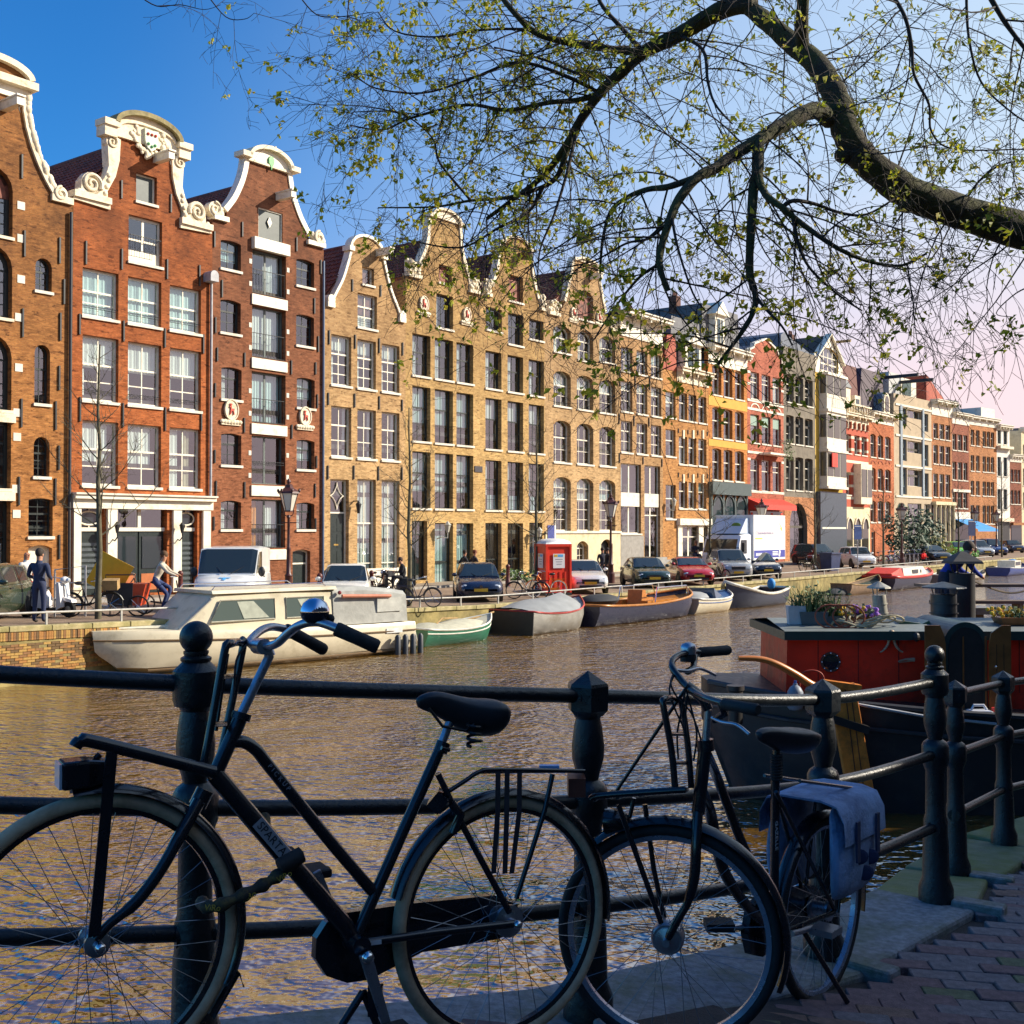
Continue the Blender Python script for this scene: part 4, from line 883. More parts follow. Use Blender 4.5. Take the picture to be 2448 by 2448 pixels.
for c in cols:
 xx=(h.X(Z3,c[0])+h.X(Z3,c[1]))/2;r0=(h.X(Z3,c[1])-h.X(Z3,c[0]))/2
 for yt in(925,1210,1535):
  zz=h.P(Z3,1555,yt)[1];h.band([(xx+(r0+.05)*math.cos(R(a)),zz-.34+.36*math.sin(R(a)))for a in range(0,181,12)],.14,-.012,.05,BR4,'brick_arch')
def flat_cornice(h,ztop,zbot,proj=.45,mat=None,x0=0,x1=None):
 mat=mat or WHITE;x1=h.w if x1 is None else x1
 h.box('frieze',x0+.02,x1-.02,-.06,.0,zbot,ztop-.28,mat);h.box('cornice',x0-.03,x1+.03,-proj,.1,ztop-.278,ztop-.08,mat);h.box('cornice_cap',x0-.08,x1+.08,-proj-.1,.12,ztop-.078,ztop,mat)
 for k in range(5):xx=lerp(x0+.15,x1-.15,k/4);h.box('bracket',xx-.06,xx+.06,-proj+.06,-.062,ztop-.5,ztop-.28,mat)
def chimney(h,x,y,z,hgt=1.0,w_=.7,mat=None):
 o=MB().box(x-w_/2,x+w_/2,y-.3,y+.3,z-1.6,z+hgt).build('chimney',mat or brickmat('chimney_brick',(.12,.05,.035),(.16,.07,.05),(.12,.1,.08)),h.g)
 for k in range(3):MB().lathe([(.09,0),(.08,.35)],8,Matrix.Translation((x-w_/3+k*w_/3,y,z+hgt))).build('chimney_pot',pm('terracotta_pot',(.14,.06,.045),.8),o)
def rect_wall(h,ztop,mat=None):h.wall([(0,-.5),(h.w,-.5),(h.w,ztop),(0,ztop)],mat=mat)
BR8=brickmat('brick_brown_ochre',(0.38,0.20,0.08),(0.48,0.28,0.12),(0.32,0.24,0.15))
h=House('brown brick house with broad white box cornice and paired tall windows',1482,1585,BR8)
cols=[(272,360),(392,475),(503,582)]
h.grid(Z5,cols,[(315,582,778)],nx=2,nl=2,nu=0,tr=0,cur='rnd',split=False)
h.grid(Z5,cols,[(315,842,1088)],nx=2,nl=2,nu=1,tr=.28,fc=WHITE,cur=[(0,1,.74,1,C_)],split=False)
h.grid(Z5,cols,[(315,1148,1402)],nx=2,nl=2,nu=1,tr=.3,cur=None,split=False)
zt=h.P(Z5,345,1478)[1];zm=h.P(Z5,345,1700)[1];zl=h.P(Z5,345,1805)[1];zb=h.P(Z7,345,405)[1]
for a,b,door in((270,425,0),(452,572,1)):
 xa,xb=h.X(Z5,a),h.X(Z5,b)
 h.win(xa,xb,.3 if door else zb,zt,nx=2,nl=1,nu=1,tr=.5,mt=.07,sill=not door,cur=[(0,.25,.5,1,C_)],split=False);h.box('spandrel_panel',xa+.03,xb-.03,.08,.16,zl,zm,WHITE)
zc0=h.P(Z5,300,495)[1];zc1=h.P(Z5,330,312)[1]
rect_wall(h,zc0+.4);h.mass(zc0);flat_cornice(h,zc1,zc0,.8)
MB().prism([(0,zc0),(h.w,zc0),(h.w,zc1-.1),(0,zc1-.1)],.13,9).build('roof',LEAD,h.g)
h.anchors(Z5,[(262,770,880),(378,790,895),(490,810,910),(255,1090,1170),(370,1105,1185),(485,1120,1190),(258,1395,1470),(440,1425,1480),(585,1440,1500)])
h.box('plinth',0.02,h.X(Z5,440),-.06,0,-.3,zb-.15,pm('grey_plinth',(.30,.28,.25),.8));chimney(h,h.w-.8,3,zc1,1.0)
for k in range(5):h.box('stoop_step',h.X(Z5,440),h.X(Z5,600),-.25*(5-k),-.001*k,.17*k-.3,.17*(k+1)-.05,pm('blue_grey_stoop',(.30,.29,.27),.7,var=.2))
BR9=brickmat('brick_orange_tan',(0.44,0.185,0.05),(0.52,0.25,0.075),(0.38,0.25,0.14))
h=House('orange brick house with white dormer above an ornate frieze and red tiled side roof',1585,1694,BR9)
for a,b in((922,1132),(1212,1432),(1638,1912)):h.win(h.X(Z5,615),h.X(Z5,692),h.P(Z5,652,b)[1]+.1,h.P(Z5,652,a)[1],nx=1,nl=1,nu=1,tr=.4,fc=WHITE,cur='x' and rnd_curtain(),split=False)
cols=[(718,782),(792,852),(868,930)]
h.grid(Z5,cols,[(750,932,1152),(750,1268,1492),(750,1612,1832)],nx=1,nl=1,nu=1,tr=.35,rec=.2,cur='rnd',split=False)
za,zb=h.X(Z5,745),h.X(Z5,905)
h.win(h.X(Z7,735),h.X(Z7,950),.1,h.P(Z7,840,345)[1],nx=3,nl=1,nu=1,tr=.26,fw=.1,mt=.1,sill=False,split=False,name='shopfront',cur=None)
x9=h.X(Z5,700);ztL=h.P(Z5,650,870)[1];zc1=h.P(Z5,800,755)[1];zc0=h.P(Z5,830,870)[1]
h.wall([(0,-.5),(h.w,-.5),(h.w,zc0+.3),(x9,zc0+.3),(x9,ztL+1.0),(0,ztL+1.0)]);h.mass(zc0);flat_cornice(h,zc1,zc0,.5,STONE,x0=x9)
h.box('shop_cornice',x9-.05,h.w,-.3,.0,h.P(Z7,830,340)[1],h.P(Z7,830,290)[1],WHITE)
for a,b in((705,738),(865,900),(938,958)):h.box('shop_pilaster',h.X(Z7,a),h.X(Z7,b),-.1,0,0,h.P(Z7,830,342)[1],WHITE)
MB().prism([(0,ztL+1.0),(x9,ztL+1.0),(x9-.2,ztL+3.4),(.6,ztL+3.4)],-.02,5).build('side_roof',pm('orange_red_tile',(.34,.06,.025),.7,var=.3,vs=5),h.g)
MB().prism([(x9,zc1-.05),(h.w,zc1-.05),(h.w-.4,zc1+3.6),(x9+.2,zc1+3.6)],.5,8).build('roof',LEAD,h.g)
dx0,dx1=h.X(Z5,775),h.X(Z5,875);dz0,dz1=h.P(Z5,825,745)[1],h.P(Z5,825,575)[1]
d=MB().box(dx0-.2,dx1+.2,-.05,2,dz0-.3,dz1+.1).build('dormer',WHITE,h.g);MB().box(dx0+.15,dx1-.15,-.08,-.052,dz0+.1,dz1-.1).build('pane',carglass('dormer_glass',(.03,.06,.07)),d);MB().box((dx0+dx1)/2-.04,(dx0+dx1)/2+.04,-.1,-.081,dz0+.1,dz1-.1).build('mullion',WHITE,d)
MB().prism([(dx0-.45,dz1+.1),(dx1+.45,dz1+.1),((dx0+dx1)/2,dz1+.95)],-.35,2).build('pediment',WHITE,d)
for k in range(3):
 p=h.P(Z5,750+k*75,1240);h.box('keystone',p[0]-.1,p[0]+.1,-.08,.0,p[1]-.4,p[1]+.2,STONE);p=h.P(Z5,750+k*75,1580);h.box('keystone',p[0]-.1,p[0]+.1,-.08,.0,p[1]-.4,p[1]+.2,STONE)
m2=MB()
for k in range(26):m2.sphere((random.uniform(x9+.1,h.w-.1),-.07,lerp(zc0,zc1-.3,random.random())),random.uniform(.08,.16),7,5,(1,.5,1))
m2.build('frieze_carving',STONE,h.g,smooth=70)
h.anchors(Z5,[(712,1205,1240),(786,1215,1250),(862,1220,1255),(935,1230,1262),(712,1545,1580),(788,1550,1585),(862,1550,1585),(935,1555,1590)]);chimney(h,x9+.5,4,zc1+3.5,.9)
wall_lantern(h,Z7,630,170)
BR10=brickmat('brick_vivid_orange',(0.50,0.17,0.035),(0.56,0.22,0.05),(0.42,0.24,0.12))
YEL=pm('ochre_yellow_plaster',(.62,.34,.05),.8,var=.1,vs=2)
h=House('vivid orange brick house with yellow bands, white attic and dark teal shopfront',1694,1787,BR10)
cols=[(975,1045),(1062,1130),(1150,1218)]
h.grid(Z5,cols,[(1010,722,958),(1010,1042,1288),(1010,1358,1612)],nx=1,nl=1,nu=1,tr=.42,rise=.1,rec=.24,fc=WHITE,cur=[(0,.5,.55,1,C_)],split=False)
zc1=h.P(Z5,1000,565)[1];zc0=h.P(Z5,1000,745)[1];zs=h.P(Z5,1100,1625)[1]
TEAL=pm('dark_teal_wood',(.05,.075,.075),.45,var=.15)
rect_wall(h,zc1-.2);h.mass(zc0)
for y0_,y1_ in((960,1035),(1292,1345)):h.box('plaster_band',.02,h.w-.02,-.025,.0,h.P(Z5,1010,y1_)[1],h.P(Z5,1010,y0_)[1],YEL)
wp=[h.P(Z5,1010,y)[1]for y in(722,)]
h.box('attic_band',.02,h.w-.02,-.03,.0,wp[0]+.02,zc1-.28,WHITE);flat_cornice(h,zc1,zc1-.7,.55)
for a,b in((978,1020),(1060,1062)):pass
h.box('shop_fascia',0,h.w,-.35,0,zs-.9,zs,TEAL)
for k in range(3):
 xa,xb=h.X(Z5,975+k*90),h.X(Z5,1050+k*90);
 o=MB();o.prism([(xa,.1),(xb,.1),(xb,zs-1.7)]+arc((xa+xb)/2,zs-1.7,(xb-xa)/2,0,180,10)+[(xa,zs-1.7)],-.03,.02);o.build('shop_window',carglass('shop_glass',(.02,.04,.045)),h.g)
 h.band([((xa+xb)/2+((xb-xa)/2)*math.cos(R(a)),zs-1.7+((xb-xa)/2)*math.sin(R(a)))for a in range(0,181,12)],.12,-.1,.0,TEAL,'shop_arch')
for k in range(4):xx=h.X(Z5,962+k*90);h.box('shop_column',xx-.14,xx+.1,-.12,0,0,zs-.902,TEAL)
MB().prism([(0,zc1-.1),(h.w,zc1-.1),(h.w-.3,zc1+3.0),(.3,zc1+3.0)],.6,8).build('roof',LEAD,h.g)
xd=h.X(Z5,1045);d=MB().box(xd-.75,xd+.75,.1,2.2,zc1-.1,zc1+2.3).build('dormer',WHITE,h.g);MB().box(xd-.4,xd+.4,.06,.098,zc1+.3,zc1+2.0).build('pane',carglass('dormer_glass'),d);MB().box(xd-.03,xd+.03,.03,.058,zc1+.3,zc1+2.0).build('mullion',WHITE,d);MB().prism([(xd-1.1,zc1+2.3),(xd+1.1,zc1+2.3),(xd,zc1+3.3)],-.15,2.2).build('pediment',WHITE,d);chimney(h,.6,3,zc1+3,.8)
BR11=brickmat('brick_rose_red',(0.42,0.10,0.055),(0.48,0.14,0.075),(0.42,0.25,0.18))
h=House('red brick house with white stone bands, planted balcony and red shop awning',1787,1874,BR11)
cols=[(1268,1335),(1355,1422),(1440,1502)]
GRN=pm('pale_green_lead_light',(.30,.42,.34),.2,var=.2,vs=20)
h.grid(Z5,cols,[(1300,772,988)],nx=2,nl=1,nu=2,tr=.35,cur='rnd',split=False)
h.grid(Z5,cols,[(1300,1098,1325)],nx=1,nl=1,nu=0,tr=.36,fc=WHITE,cur='rnd',split=False,sill=True);h.grid(Z5,cols,[(1300,1440,1695)],nx=1,nl=1,nu=2,tr=.35,cur=[(0,.3,0,1,C_)],split=False)
for c in cols:
 xa,xb=h.X(Z5,c[0]),h.X(Z5,c[1]);z1_=h.P(Z5,1300,1100)[1];z0_=h.P(Z5,1300,1180)[1];h.box('lead_light',xa+.08,xb-.08,.14,.165,z0_,z1_-.06,GRN)
 h.band([((xa+xb)/2+((xb-xa)/2)*math.cos(R(a)),h.P(Z5,1300,1052)[1]+.42*math.sin(R(a)))for a in range(0,181,12)],.1,-.05,.0,WHITE,'arch_band')
ze=h.P(Z5,1300,700)[1];xc=h.w/2;zt=h.P(Z5,1390,525)[1]
h.wall([(0,-.5),(h.w,-.5),(h.w,ze),(h.w-.5,ze),(h.w-.5,ze+.9),(h.w-1.1,ze+1.1),(h.w-1.3,zt-.6),(xc,zt),(1.3,zt-.6),(1.1,ze+1.1),(.5,ze+.9),(.5,ze),(0,ze)]);h.mass(ze)
h.band([(h.w-.5,ze),(h.w-.5,ze+.9),(h.w-1.1,ze+1.1),(h.w-1.3,zt-.6),(xc,zt),(1.3,zt-.6),(1.1,ze+1.1),(.5,ze+.9),(.5,ze)],-.14,-.1,.3,WHITE)
for k,y in enumerate((770,860,985,1050,1385,1440,1690)):
 zz=h.P(Z5,1260,y)[1];h.box('stone_band',.01,h.w-.01,-.035-.002*k,.0,zz-.09,zz+.09,WHITE)if y in(985,1050,1385,1690)else[h.box('stone_band',a,b,-.035,.0,zz-.09,zz+.09,WHITE)for a,b in((.01,h.X(Z5,1266)),(h.X(Z5,1504),h.w-.01))]
zbk=h.P(Z5,1400,1400)[1];xa,xb=h.X(Z5,1330),h.X(Z5,1480);h.box('balcony_floor',xa,xb,-1.0,-.05,zbk-.15,zbk,WHITE);o=h.balcony_bars(xa,xb,zbk,zbk+1.0,y=-.95,n=12)
LEAFD=pm('balcony_leaf',(.10,.13,.03),.7,var=.5,vs=9);m2=MB()
for k in range(240):
 c=Vector((random.gauss(xb-.3,.35),random.gauss(-1.0,.18),zbk+random.uniform(-.5,1.2)));r_=random.uniform(.05,.1);a=random.uniform(0,6.3);u_=Vector((math.cos(a),.3,math.sin(a)))*r_;v_=Vector((-math.sin(a),.6,math.cos(a)))*r_*.6
 m2.add([c-u_,c+v_,c+u_,c-v_],[(0,1,2,3)])
pl_=m2.build('climbing_plant',LEAFD,h.g,fix=False);pl_['kind']='stuff'
zaw=h.P(Z5,1390,1750)[1];REDA=pm('red_awning_cloth',(.62,.035,.015),.6,var=.1,vs=5);zaw2=h.P(Z5,1390,1795)[1]
o=MB();o.add([(.05,0,zaw),(h.w-.05,0,zaw),(h.w-.05,-1.1,zaw2),(.05,-1.1,zaw2),(.05,-1.12,zaw2-.4),(h.w-.05,-1.12,zaw2-.4)],[(0,1,2,3),(3,2,5,4)]);o.add([(.05,0,zaw),(.05,-1.1,zaw2),(.05,0,zaw2-.4),(.05,-1.12,zaw2-.4)],[(0,1,3,2)]);o.build('awning',REDA,h.g,fix=False)
h.box('shop_window',.4,h.w-.4,-.03,.02,.4,zaw2-.5,carglass('shop_glass'));
for k in range(4):h.box('red_curtain',lerp(.5,h.w-.7,k/3),lerp(.5,h.w-.7,k/3)+.35,-.05,-.031,.6,zaw2-.6,REDA)
MB().prism([(0,ze-.1),(h.w,ze-.1),(xc,zt-.3)],.31,8).build('roof',pm('slate_blue_roof',(.10,.12,.16),.5,var=.25,vs=3),h.g)
BR12=pm('grey_brown_plaster',(.19,.16,.12),.85,var=.2,vs=1.2,bump=.3,dirt=(.11,.09,.07),dirt_amt=.3)
h=House('grey plastered house with three rows of dark recessed windows over orange arch',1874,1950,BR12)
cols=[(1543,1602),(1615,1675),(1688,1748)]
h.grid(Z5,cols,[(1570,792,1012),(1570,1102,1328),(1570,1418,1688)],nx=1,nl=2,nu=1,tr=.3,fc=WHITE,rec=.32,rise=.06,cur=[(0,.45,.6,1,C_)],split=False)
zt=h.P(Z5,1570,640)[1];zo=h.P(Z5,1640,1735)[1];xa,xb=h.X(Z5,1565),h.X(Z5,1700)
h.win(xa,xb,0,h.P(Z5,1632,1780)[1],rise=(xb-xa)/2*.97,fc=DARKFRAME,nx=2,nl=1,nu=1,tr=.4,sill=False,name='door',split=False,rec=.3)
rect_wall(h,zt+.6);h.mass(zt)
pl=House.__new__(House);pl.__dict__=dict(h.__dict__);pl.holes=[h.holes[-1]]
o=pl.wall([(.02,-.5),(h.w-.02,-.5),(h.w-.02,zo),(.02,zo)],thick=.03,mat=brickmat('brick_salmon',(.50,.19,.07),(.55,.24,.10),(.45,.3,.2)));o.name='brick_base';o.location=(0,-.035,0)
SLATE=pm('slate_blue_roof',(.10,.12,.16),.5);rz=h.P(Z5,1580,475)[1]
MB().prism([(0,zt+.55),(h.w,zt+.55),(h.w,zt+.6),(.6,rz),(0,zt+1.5)],.2,9).build('roof',SLATE,h.g)
h.box('roof_coping',h.w-.2,h.w,-.05,6,zt+.602,zt+.8,WHITE);chimney(h,h.w-.6,2.5,rz-.4,.8)
YB=pm('yellow_brick_pier',(.60,.38,.05),.85,var=.12,vs=6)
h=House('white timber oriel house with yellow piers, pointed gable and hoist beam',1950,2015,YB)
xc=h.X(Z6,290);ze=h.P(Z6,290,390)[1];zt=h.P(Z6,290,178)[1]
h.win(h.X(Z6,215),h.X(Z6,365),h.P(Z6,290,490)[1],h.P(Z6,290,290)[1],rise=.5,nx=4,nl=2,nu=1,tr=.4,mt=.06,split=False,rec=.1)
zs=h.P(Z6,290,1470)[1];
h.wall([(0,-.5),(h.w,-.5),(h.w,ze),(xc,zt),(0,ze)]);h.mass(ze)
zg=h.P(Z6,290,520)[1];pl=House.__new__(House);pl.__dict__=dict(h.__dict__);pl.holes=[h.holes[-1]]
o=pl.wall([(.02,zg),(h.w-.02,zg),(h.w-.02,ze),(xc,zt-.03),(.02,ze)],thick=.03,mat=WHITE);o.name='gable_boarding';o.location=(0,-.035,0)
h.band([(h.w+.1,ze-.1),(xc,zt+.1),(-.1,ze-.1)],.14,-.3,.3,WHITE,'barge_board')
ob,oa=h.X(Z6,368),h.X(Z6,205);oz1,oz0=h.P(Z6,290,540)[1],h.P(Z6,290,1465)[1]
org=MB().prism([(oa,oz0),(ob,oz0),(ob,oz1),(oa,oz1)],-.7,-.002).build('oriel',WHITE,h.g)
PANE=carglass('oriel_glass',(.09,.085,.07))
for(y0_,y1_)in((545,690),(865,1050),(1175,1370)):
 za_,zb_=h.P(Z6,290,y1_)[1],h.P(Z6,290,y0_)[1]
 for k in range(3):a=lerp(oa,ob,k/3)+.1;b=lerp(oa,ob,(k+1)/3)-.1;MB().box(a,b,-.74,-.702,za_,zb_).build('pane',PANE,org)
 MB().box(oa-.03,oa-.002,-.6,-.1,za_,zb_).build('pane',PANE,org)
for y in(530,830,1160,1465):zz=h.P(Z6,290,y)[1];MB().box(oa-.1,ob+.1,-.85,-.005,zz-.1,zz+.12).build('oriel_cornice',WHITE,org)
zz=h.P(Z6,290,805)[1];h.balcony_bars(oa+.3,ob-.3,zz,zz+1.1,y=-1.0,n=9)
h.box('red_sunblind',h.X(Z6,225),h.X(Z6,270),-.95,-.86,h.P(Z6,245,1290)[1],h.P(Z6,245,1175)[1],REDA)
h.box('dark_shopfront',.1,h.w-.1,-.4,.0,0,h.P(Z6,290,1500)[1],pm('blue_grey_steel_front',(.055,.075,.10),.35,.2));h.beam(Z6,330,235,1.5,pm('tan_beam',(.4,.28,.12),.7),.16);h.box('shop_sign_board',.4,h.w-.4,-.44,-.402,2.6,2.75,WHITE)
MB().prism([(0,ze),(h.w,ze),(xc,zt-.05)],.32,8).build('roof',pm('dark_brown_roof',(.06,.05,.04),.7),h.g);chimney(h,.7,2.5,zt-.6,.5)
def stripes():
 m,t,b=_nodes('red_white_banded_brick');tc=_n(t,'ShaderNodeTexCoord');sp=_n(t,'ShaderNodeSeparateXYZ');t.links.new(tc.outputs['Object'],sp.inputs[0])
 mm=_n(t,'ShaderNodeMath',operation='MODULO');t.links.new(sp.outputs[2],mm.inputs[0]);mm.inputs[1].default_value=1.1
 gt=_n(t,'ShaderNodeMath',operation='GREATER_THAN');t.links.new(mm.outputs[0],gt.inputs[0]);gt.inputs[1].default_value=.86
 c1=_mixc(t,_noise(t,tc.outputs['Object'],6),(.38,.06,.03),(.48,.10,.045));t.links.new(_mixc(t,gt.outputs[0],c1,(.74,.66,.48)),b.inputs['Base Color']);b.inputs['Roughness'].default_value=.85;return m
h=House('red house with white stone stripes, corner turret and arched cream ground floor',2015,2077,stripes())
cols=[(430,475),(500,545),(560,605)]
h.grid(Z6,cols,[(450,1010,1180),(450,1330,1530)],nx=1,nl=1,nu=1,tr=.3,rec=.25,cur='rnd',split=False,sill=True)
ze=h.P(Z6,510,880)[1];zs=h.P(Z6,510,1625)[1]
rect_wall(h,ze);h.mass(ze);flat_cornice(h,ze+.35,ze-1.0,.5,STONE)
for k in range(6):h.box('corbel',h.w*(k+.5)/6-.1,h.w*(k+.5)/6+.1,-.25,-.062,ze-1.0,ze-.4,BR11)
h.box('ground_front',.02,h.w-.02,-.12,0,-.3,zs,PL)
for k in range(3):
 a=.35+k*(h.w-.5)/3;b=a+(h.w-.5)/3-.35;o=MB();o.prism([(a,.1),(b,.1),(b,2.6)]+arc((a+b)/2,2.6,(b-a)/2,0,180,10,(b-a)/2*1.3)+[(a,2.6)],-.16,-.1);o.build('arched_door',carglass('arch_glass',(.05,.045,.035)),h.g);h.band([((a+b)/2+(b-a)/2*math.cos(R(q)),2.6+(b-a)/2*1.3*math.sin(R(q)))for q in range(0,181,12)],.14,-.25,-.1,STONE,'arch_band')
bx0,bx1=h.X(Z6,492),h.X(Z6,585);ob_=h.box('bay_window',bx0,bx1,-.7,-.002,h.P(Z6,530,1600)[1],h.P(Z6,530,1265)[1],STONE);MB().box(bx0+.12,bx1-.12,-.74,-.702,h.P(Z6,530,1540)[1],h.P(Z6,530,1310)[1]).build('pane',PANE,ob_);MB().box((bx0+bx1)/2-.05,(bx0+bx1)/2+.05,-.78,-.741,h.P(Z6,530,1540)[1],h.P(Z6,530,1310)[1]).build('mullion',STONE,ob_)
t0=h.P(Z6,445,620)[1];tt=h.P(Z6,445,450)[1];o=MB();o.box(.1,2.0,.0,1.9,ze,t0);tw=o.build('turret',STONE,h.g);MB().lathe([(1.5,t0),(.75,t0+1.2),(.35,tt-1.2),(.02,tt)],4,Matrix.Translation((1.05,.95,0))@Matrix.Rotation(R(45),4,'Z')).build('spire',pm('dark_slate',(.045,.05,.06),.5),tw)
xd=h.X(Z6,520);d=MB().box(xd-.7,xd+.7,-.1,2,ze+.3,h.P(Z6,520,690)[1]).build('dormer',STONE,h.g);MB().box(xd-.4,xd+.4,-.14,-.102,ze+.6,h.P(Z6,520,720)[1]).build('pane',carglass('dormer_glass'),d)
for k in range(10):MB().lathe([(.08,ze+.36),(.13,ze+.7),(.06,ze+1.1)],8,Matrix.Translation((.3+k*(h.w-.6)/9,-.2,0))).build('baluster',STONE,h.g)
h.box('balustrade_cap',.05,h.w-.05,-.35,-.05,ze+1.1,ze+1.25,STONE)
MB().prism([(0,ze),(h.w,ze),(h.w-1,ze+5),(1.8,ze+5)],.8,8).build('roof',pm('brown_red_roof',(.13,.04,.03),.7),h.g)
BR15=brickmat('brick_bright_red',(0.44,0.10,0.035),(0.50,0.15,0.05),(0.42,0.28,0.18))
h=House('bright red brick house with white cornice and blue barrel roofed dormer',2077,2138,BR15)
cols=[(635,680),(697,742),(757,805)]
h.grid(Z6,cols,[(657,1008,1212),(657,1292,1490),(657,1568,1760)],nx=1,nl=1,nu=1,tr=.4,rise=.16,rec=.2,cur='rnd',split=False)
zc1=h.P(Z6,680,830)[1];zc0=h.P(Z6,700,920)[1];h.win(.7,1.7,0,2.3,nx=1,nl=1,tr=.25,name='door',solid=DOORG,sill=False)
rect_wall(h,zc0+.2);h.mass(zc0);flat_cornice(h,zc1,zc0,.6)
xd=h.X(Z6,765);zd=h.P(Z6,765,665)[1];d=MB();d.prism([(xd-.8,zc1-.2),(xd+.8,zc1-.2),(xd+.8,zd-.8)]+arc(xd,zd-.8,.8,0,180,10)+[(xd-.8,zd-.8)],-.12,.1);d=d.build('dormer',STONE,h.g)
MB().prism([(xd-.5,zc1+.3),(xd+.5,zc1+.3),(xd+.5,zd-.8)]+arc(xd,zd-.8,.5,0,180,10)+[(xd-.5,zd-.8)],-.16,-.122).build('pane',PANE,d);MB().prism([(xd-.85,zc1-.2),(xd+.85,zc1-.2),(xd+.85,zd-.8)]+arc(xd,zd-.8,.88,0,180,10)+[(xd-.85,zd-.8)],.101,3).build('dormer_roof',pm('blue_lead_roof',(.10,.17,.26),.4),d)
MB().prism([(0,zc1-.1),(h.w,zc1-.1),(h.w-.6,zc1+4.2),(.8,zc1+4.2)],.9,8).build('roof',pm('plum_slate_roof',(.085,.06,.075),.6),h.g)
for k,c in enumerate(cols):
 for y in(1245,1525):p=h.P(Z6,(c[0]+c[1])/2,y);h.band([(p[0]+.6*math.cos(R(q)),p[1]-.2+.35*math.sin(R(q)))for q in range(0,181,15)],.1,-.05,0,BR11,'brick_arch')
BG=pm('beige_concrete',(.46,.36,.24),.85,var=.1,vs=1,dirt=(.33,.26,.18),dirt_amt=.2)
h=House('beige modern apartment house with pale blue window strips and roof terrace',2138,2228,BG,ang=R(41),start=h.end)
GB=pm('grey_blue_frame',(.26,.32,.36),.4);zt=h.P(Z6,940,690)[1]
rows=[(800,950),(1060,1240),(1300,1520)]
for a,b in rows:
 h.win(h.X(Z6,895),h.X(Z6,940),h.P(Z6,960,b)[1],h.P(Z6,960,a)[1],nx=1,nl=1,nu=1,tr=.7,fc=GB,split=False,sill=False,cur=[(0,1,0,.4,C_)])
 h.win(h.X(Z6,945),h.X(Z6,1068),h.P(Z6,1000,b-20)[1]+.6,h.P(Z6,1000,a+10)[1],nx=3,nl=1,tr=0,fc=WHITE,split=False,sill=False,rec=.3,cur=[(0,.3,0,1,C_)])
 h.win(h.X(Z6,1080),h.X(Z6,1122),h.P(Z6,1100,b+40)[1],h.P(Z6,1100,a+40)[1],nx=1,nl=1,nu=1,tr=.7,fc=GB,split=False,sill=False,cur=[(0,1,0,.4,C_)])
zs=h.P(Z6,1000,1560)[1]
for a,b in((870,910),(945,1060),(1085,1130)):h.win(h.X(Z6,a),h.X(Z6,b),.2,zs-.4,nx=2,nl=1,nu=1,tr=.3,split=False,sill=False,cur=None)
rect_wall(h,zt);h.mass(zt)
for y in(790,1040,1290,1540):zz=h.P(Z6,1000,y)[1];h.box('floor_band',.35,h.w-.1,-.09,.0,zz-.1,zz+.1,WHITE)
for a,b in((880,897),(1066,1080)):h.box('blue_strip',h.X(Z6,a),h.X(Z6,b),-.12,0,zs+.3,zt-1.0,GB)
h.box('roof_slab',0,h.w,.31,9,zt-.3,zt-.05,LEAD);o=h.box('roof_room',h.X(Z6,960),h.X(Z6,1085),.8,5,zt-.05,zt+2.0,WHITE);MB().box(h.X(Z6,970),h.X(Z6,1040),.74,.79,zt+.3,zt+1.7).build('pane',carglass('green_glass',(.03,.09,.07)),o)
o=h.box('roof_house',.3,h.X(Z6,930),.6,6,zt-.05,zt+2.2,pm('pale_grey_render',(.5,.5,.48),.7));h.balcony_bars(.1,h.w-.1,zt,zt+1.0,y=.2,n=24,name='terrace_rail')
for k,x in enumerate((800,930)):p=h.P(Z6,x,520+40*k);m2=MB();m2.box(p[0]-.15,p[0]+.15,-2.8,2.5,p[1]-.3,p[1]);m2.build('crane_beam',IRON,h.g);h.box('beam_post',p[0]-.1,p[0]+.1,1.5,1.7,zt+1.0,p[1]-.3,IRON)
BR17=brickmat('brick_brown_orange',(0.40,0.15,0.055),(0.46,0.19,0.07),(0.36,0.24,0.15))
h=House('brown brick house with white box cornice and cream columned ground floor',2228,2277,BR17,ang=R(42),start=h.end)
cols=[(1163,1202),(1215,1255),(1265,1305)]
h.grid(Z6,cols,[(1182,918,1055),(1182,1102,1268),(1182,1342,1548)],nx=1,nl=1,nu=1,tr=.35,cur='rnd',split=False)
zc1=h.P(Z6,1230,735)[1];zc0=h.P(Z6,1200,855)[1];zs=h.P(Z6,1230,1580)[1];rect_wall(h,zc0+.2);h.mass(zc0);flat_cornice(h,zc1,zc0,.7);h.box('ground_cornice',-.05,h.w+.05,-.5,0,zs-.35,zs,PL)
h.box('ground_glass',.1,h.w-.1,-.05,.02,.2,zs-.4,carglass('dark_shop_glass'))
for k in range(5):xx=.3+k*(h.w-.6)/4;MB().lathe([(.22,0),(.2,.2),(.17,.4),(.15,zs-.7),(.2,zs-.5),(.2,zs-.36)],10,Matrix.Translation((xx,-.25,0))).build('column',PL,h.g,smooth=40)
MB().prism([(0,zc1-.1),(h.w,zc1-.1),(h.w,zc1),(0,zc1+2.6)],.5,8).build('roof',pm('orange_red_tile',(.34,.06,.025),.7),h.g);chimney(h,h.w*.5,2,zc1+1.5,.8)
BR18=brickmat('brick_deep_red',(0.26,0.07,0.04),(0.31,0.10,0.05),(0.30,0.18,0.13))
h=House('deep red brick house with white frieze and blue awning at street level',2277,2318,BR18,ang=R(44),start=h.end)
cols=[(1323,1357),(1367,1405),(1413,1450)]
h.grid(Z6,cols,[(1340,1008,1152),(1340,1242,1402),(1340,1497,1640)],nx=2,nl=1,nu=1,tr=.35,cur='rnd',split=False)
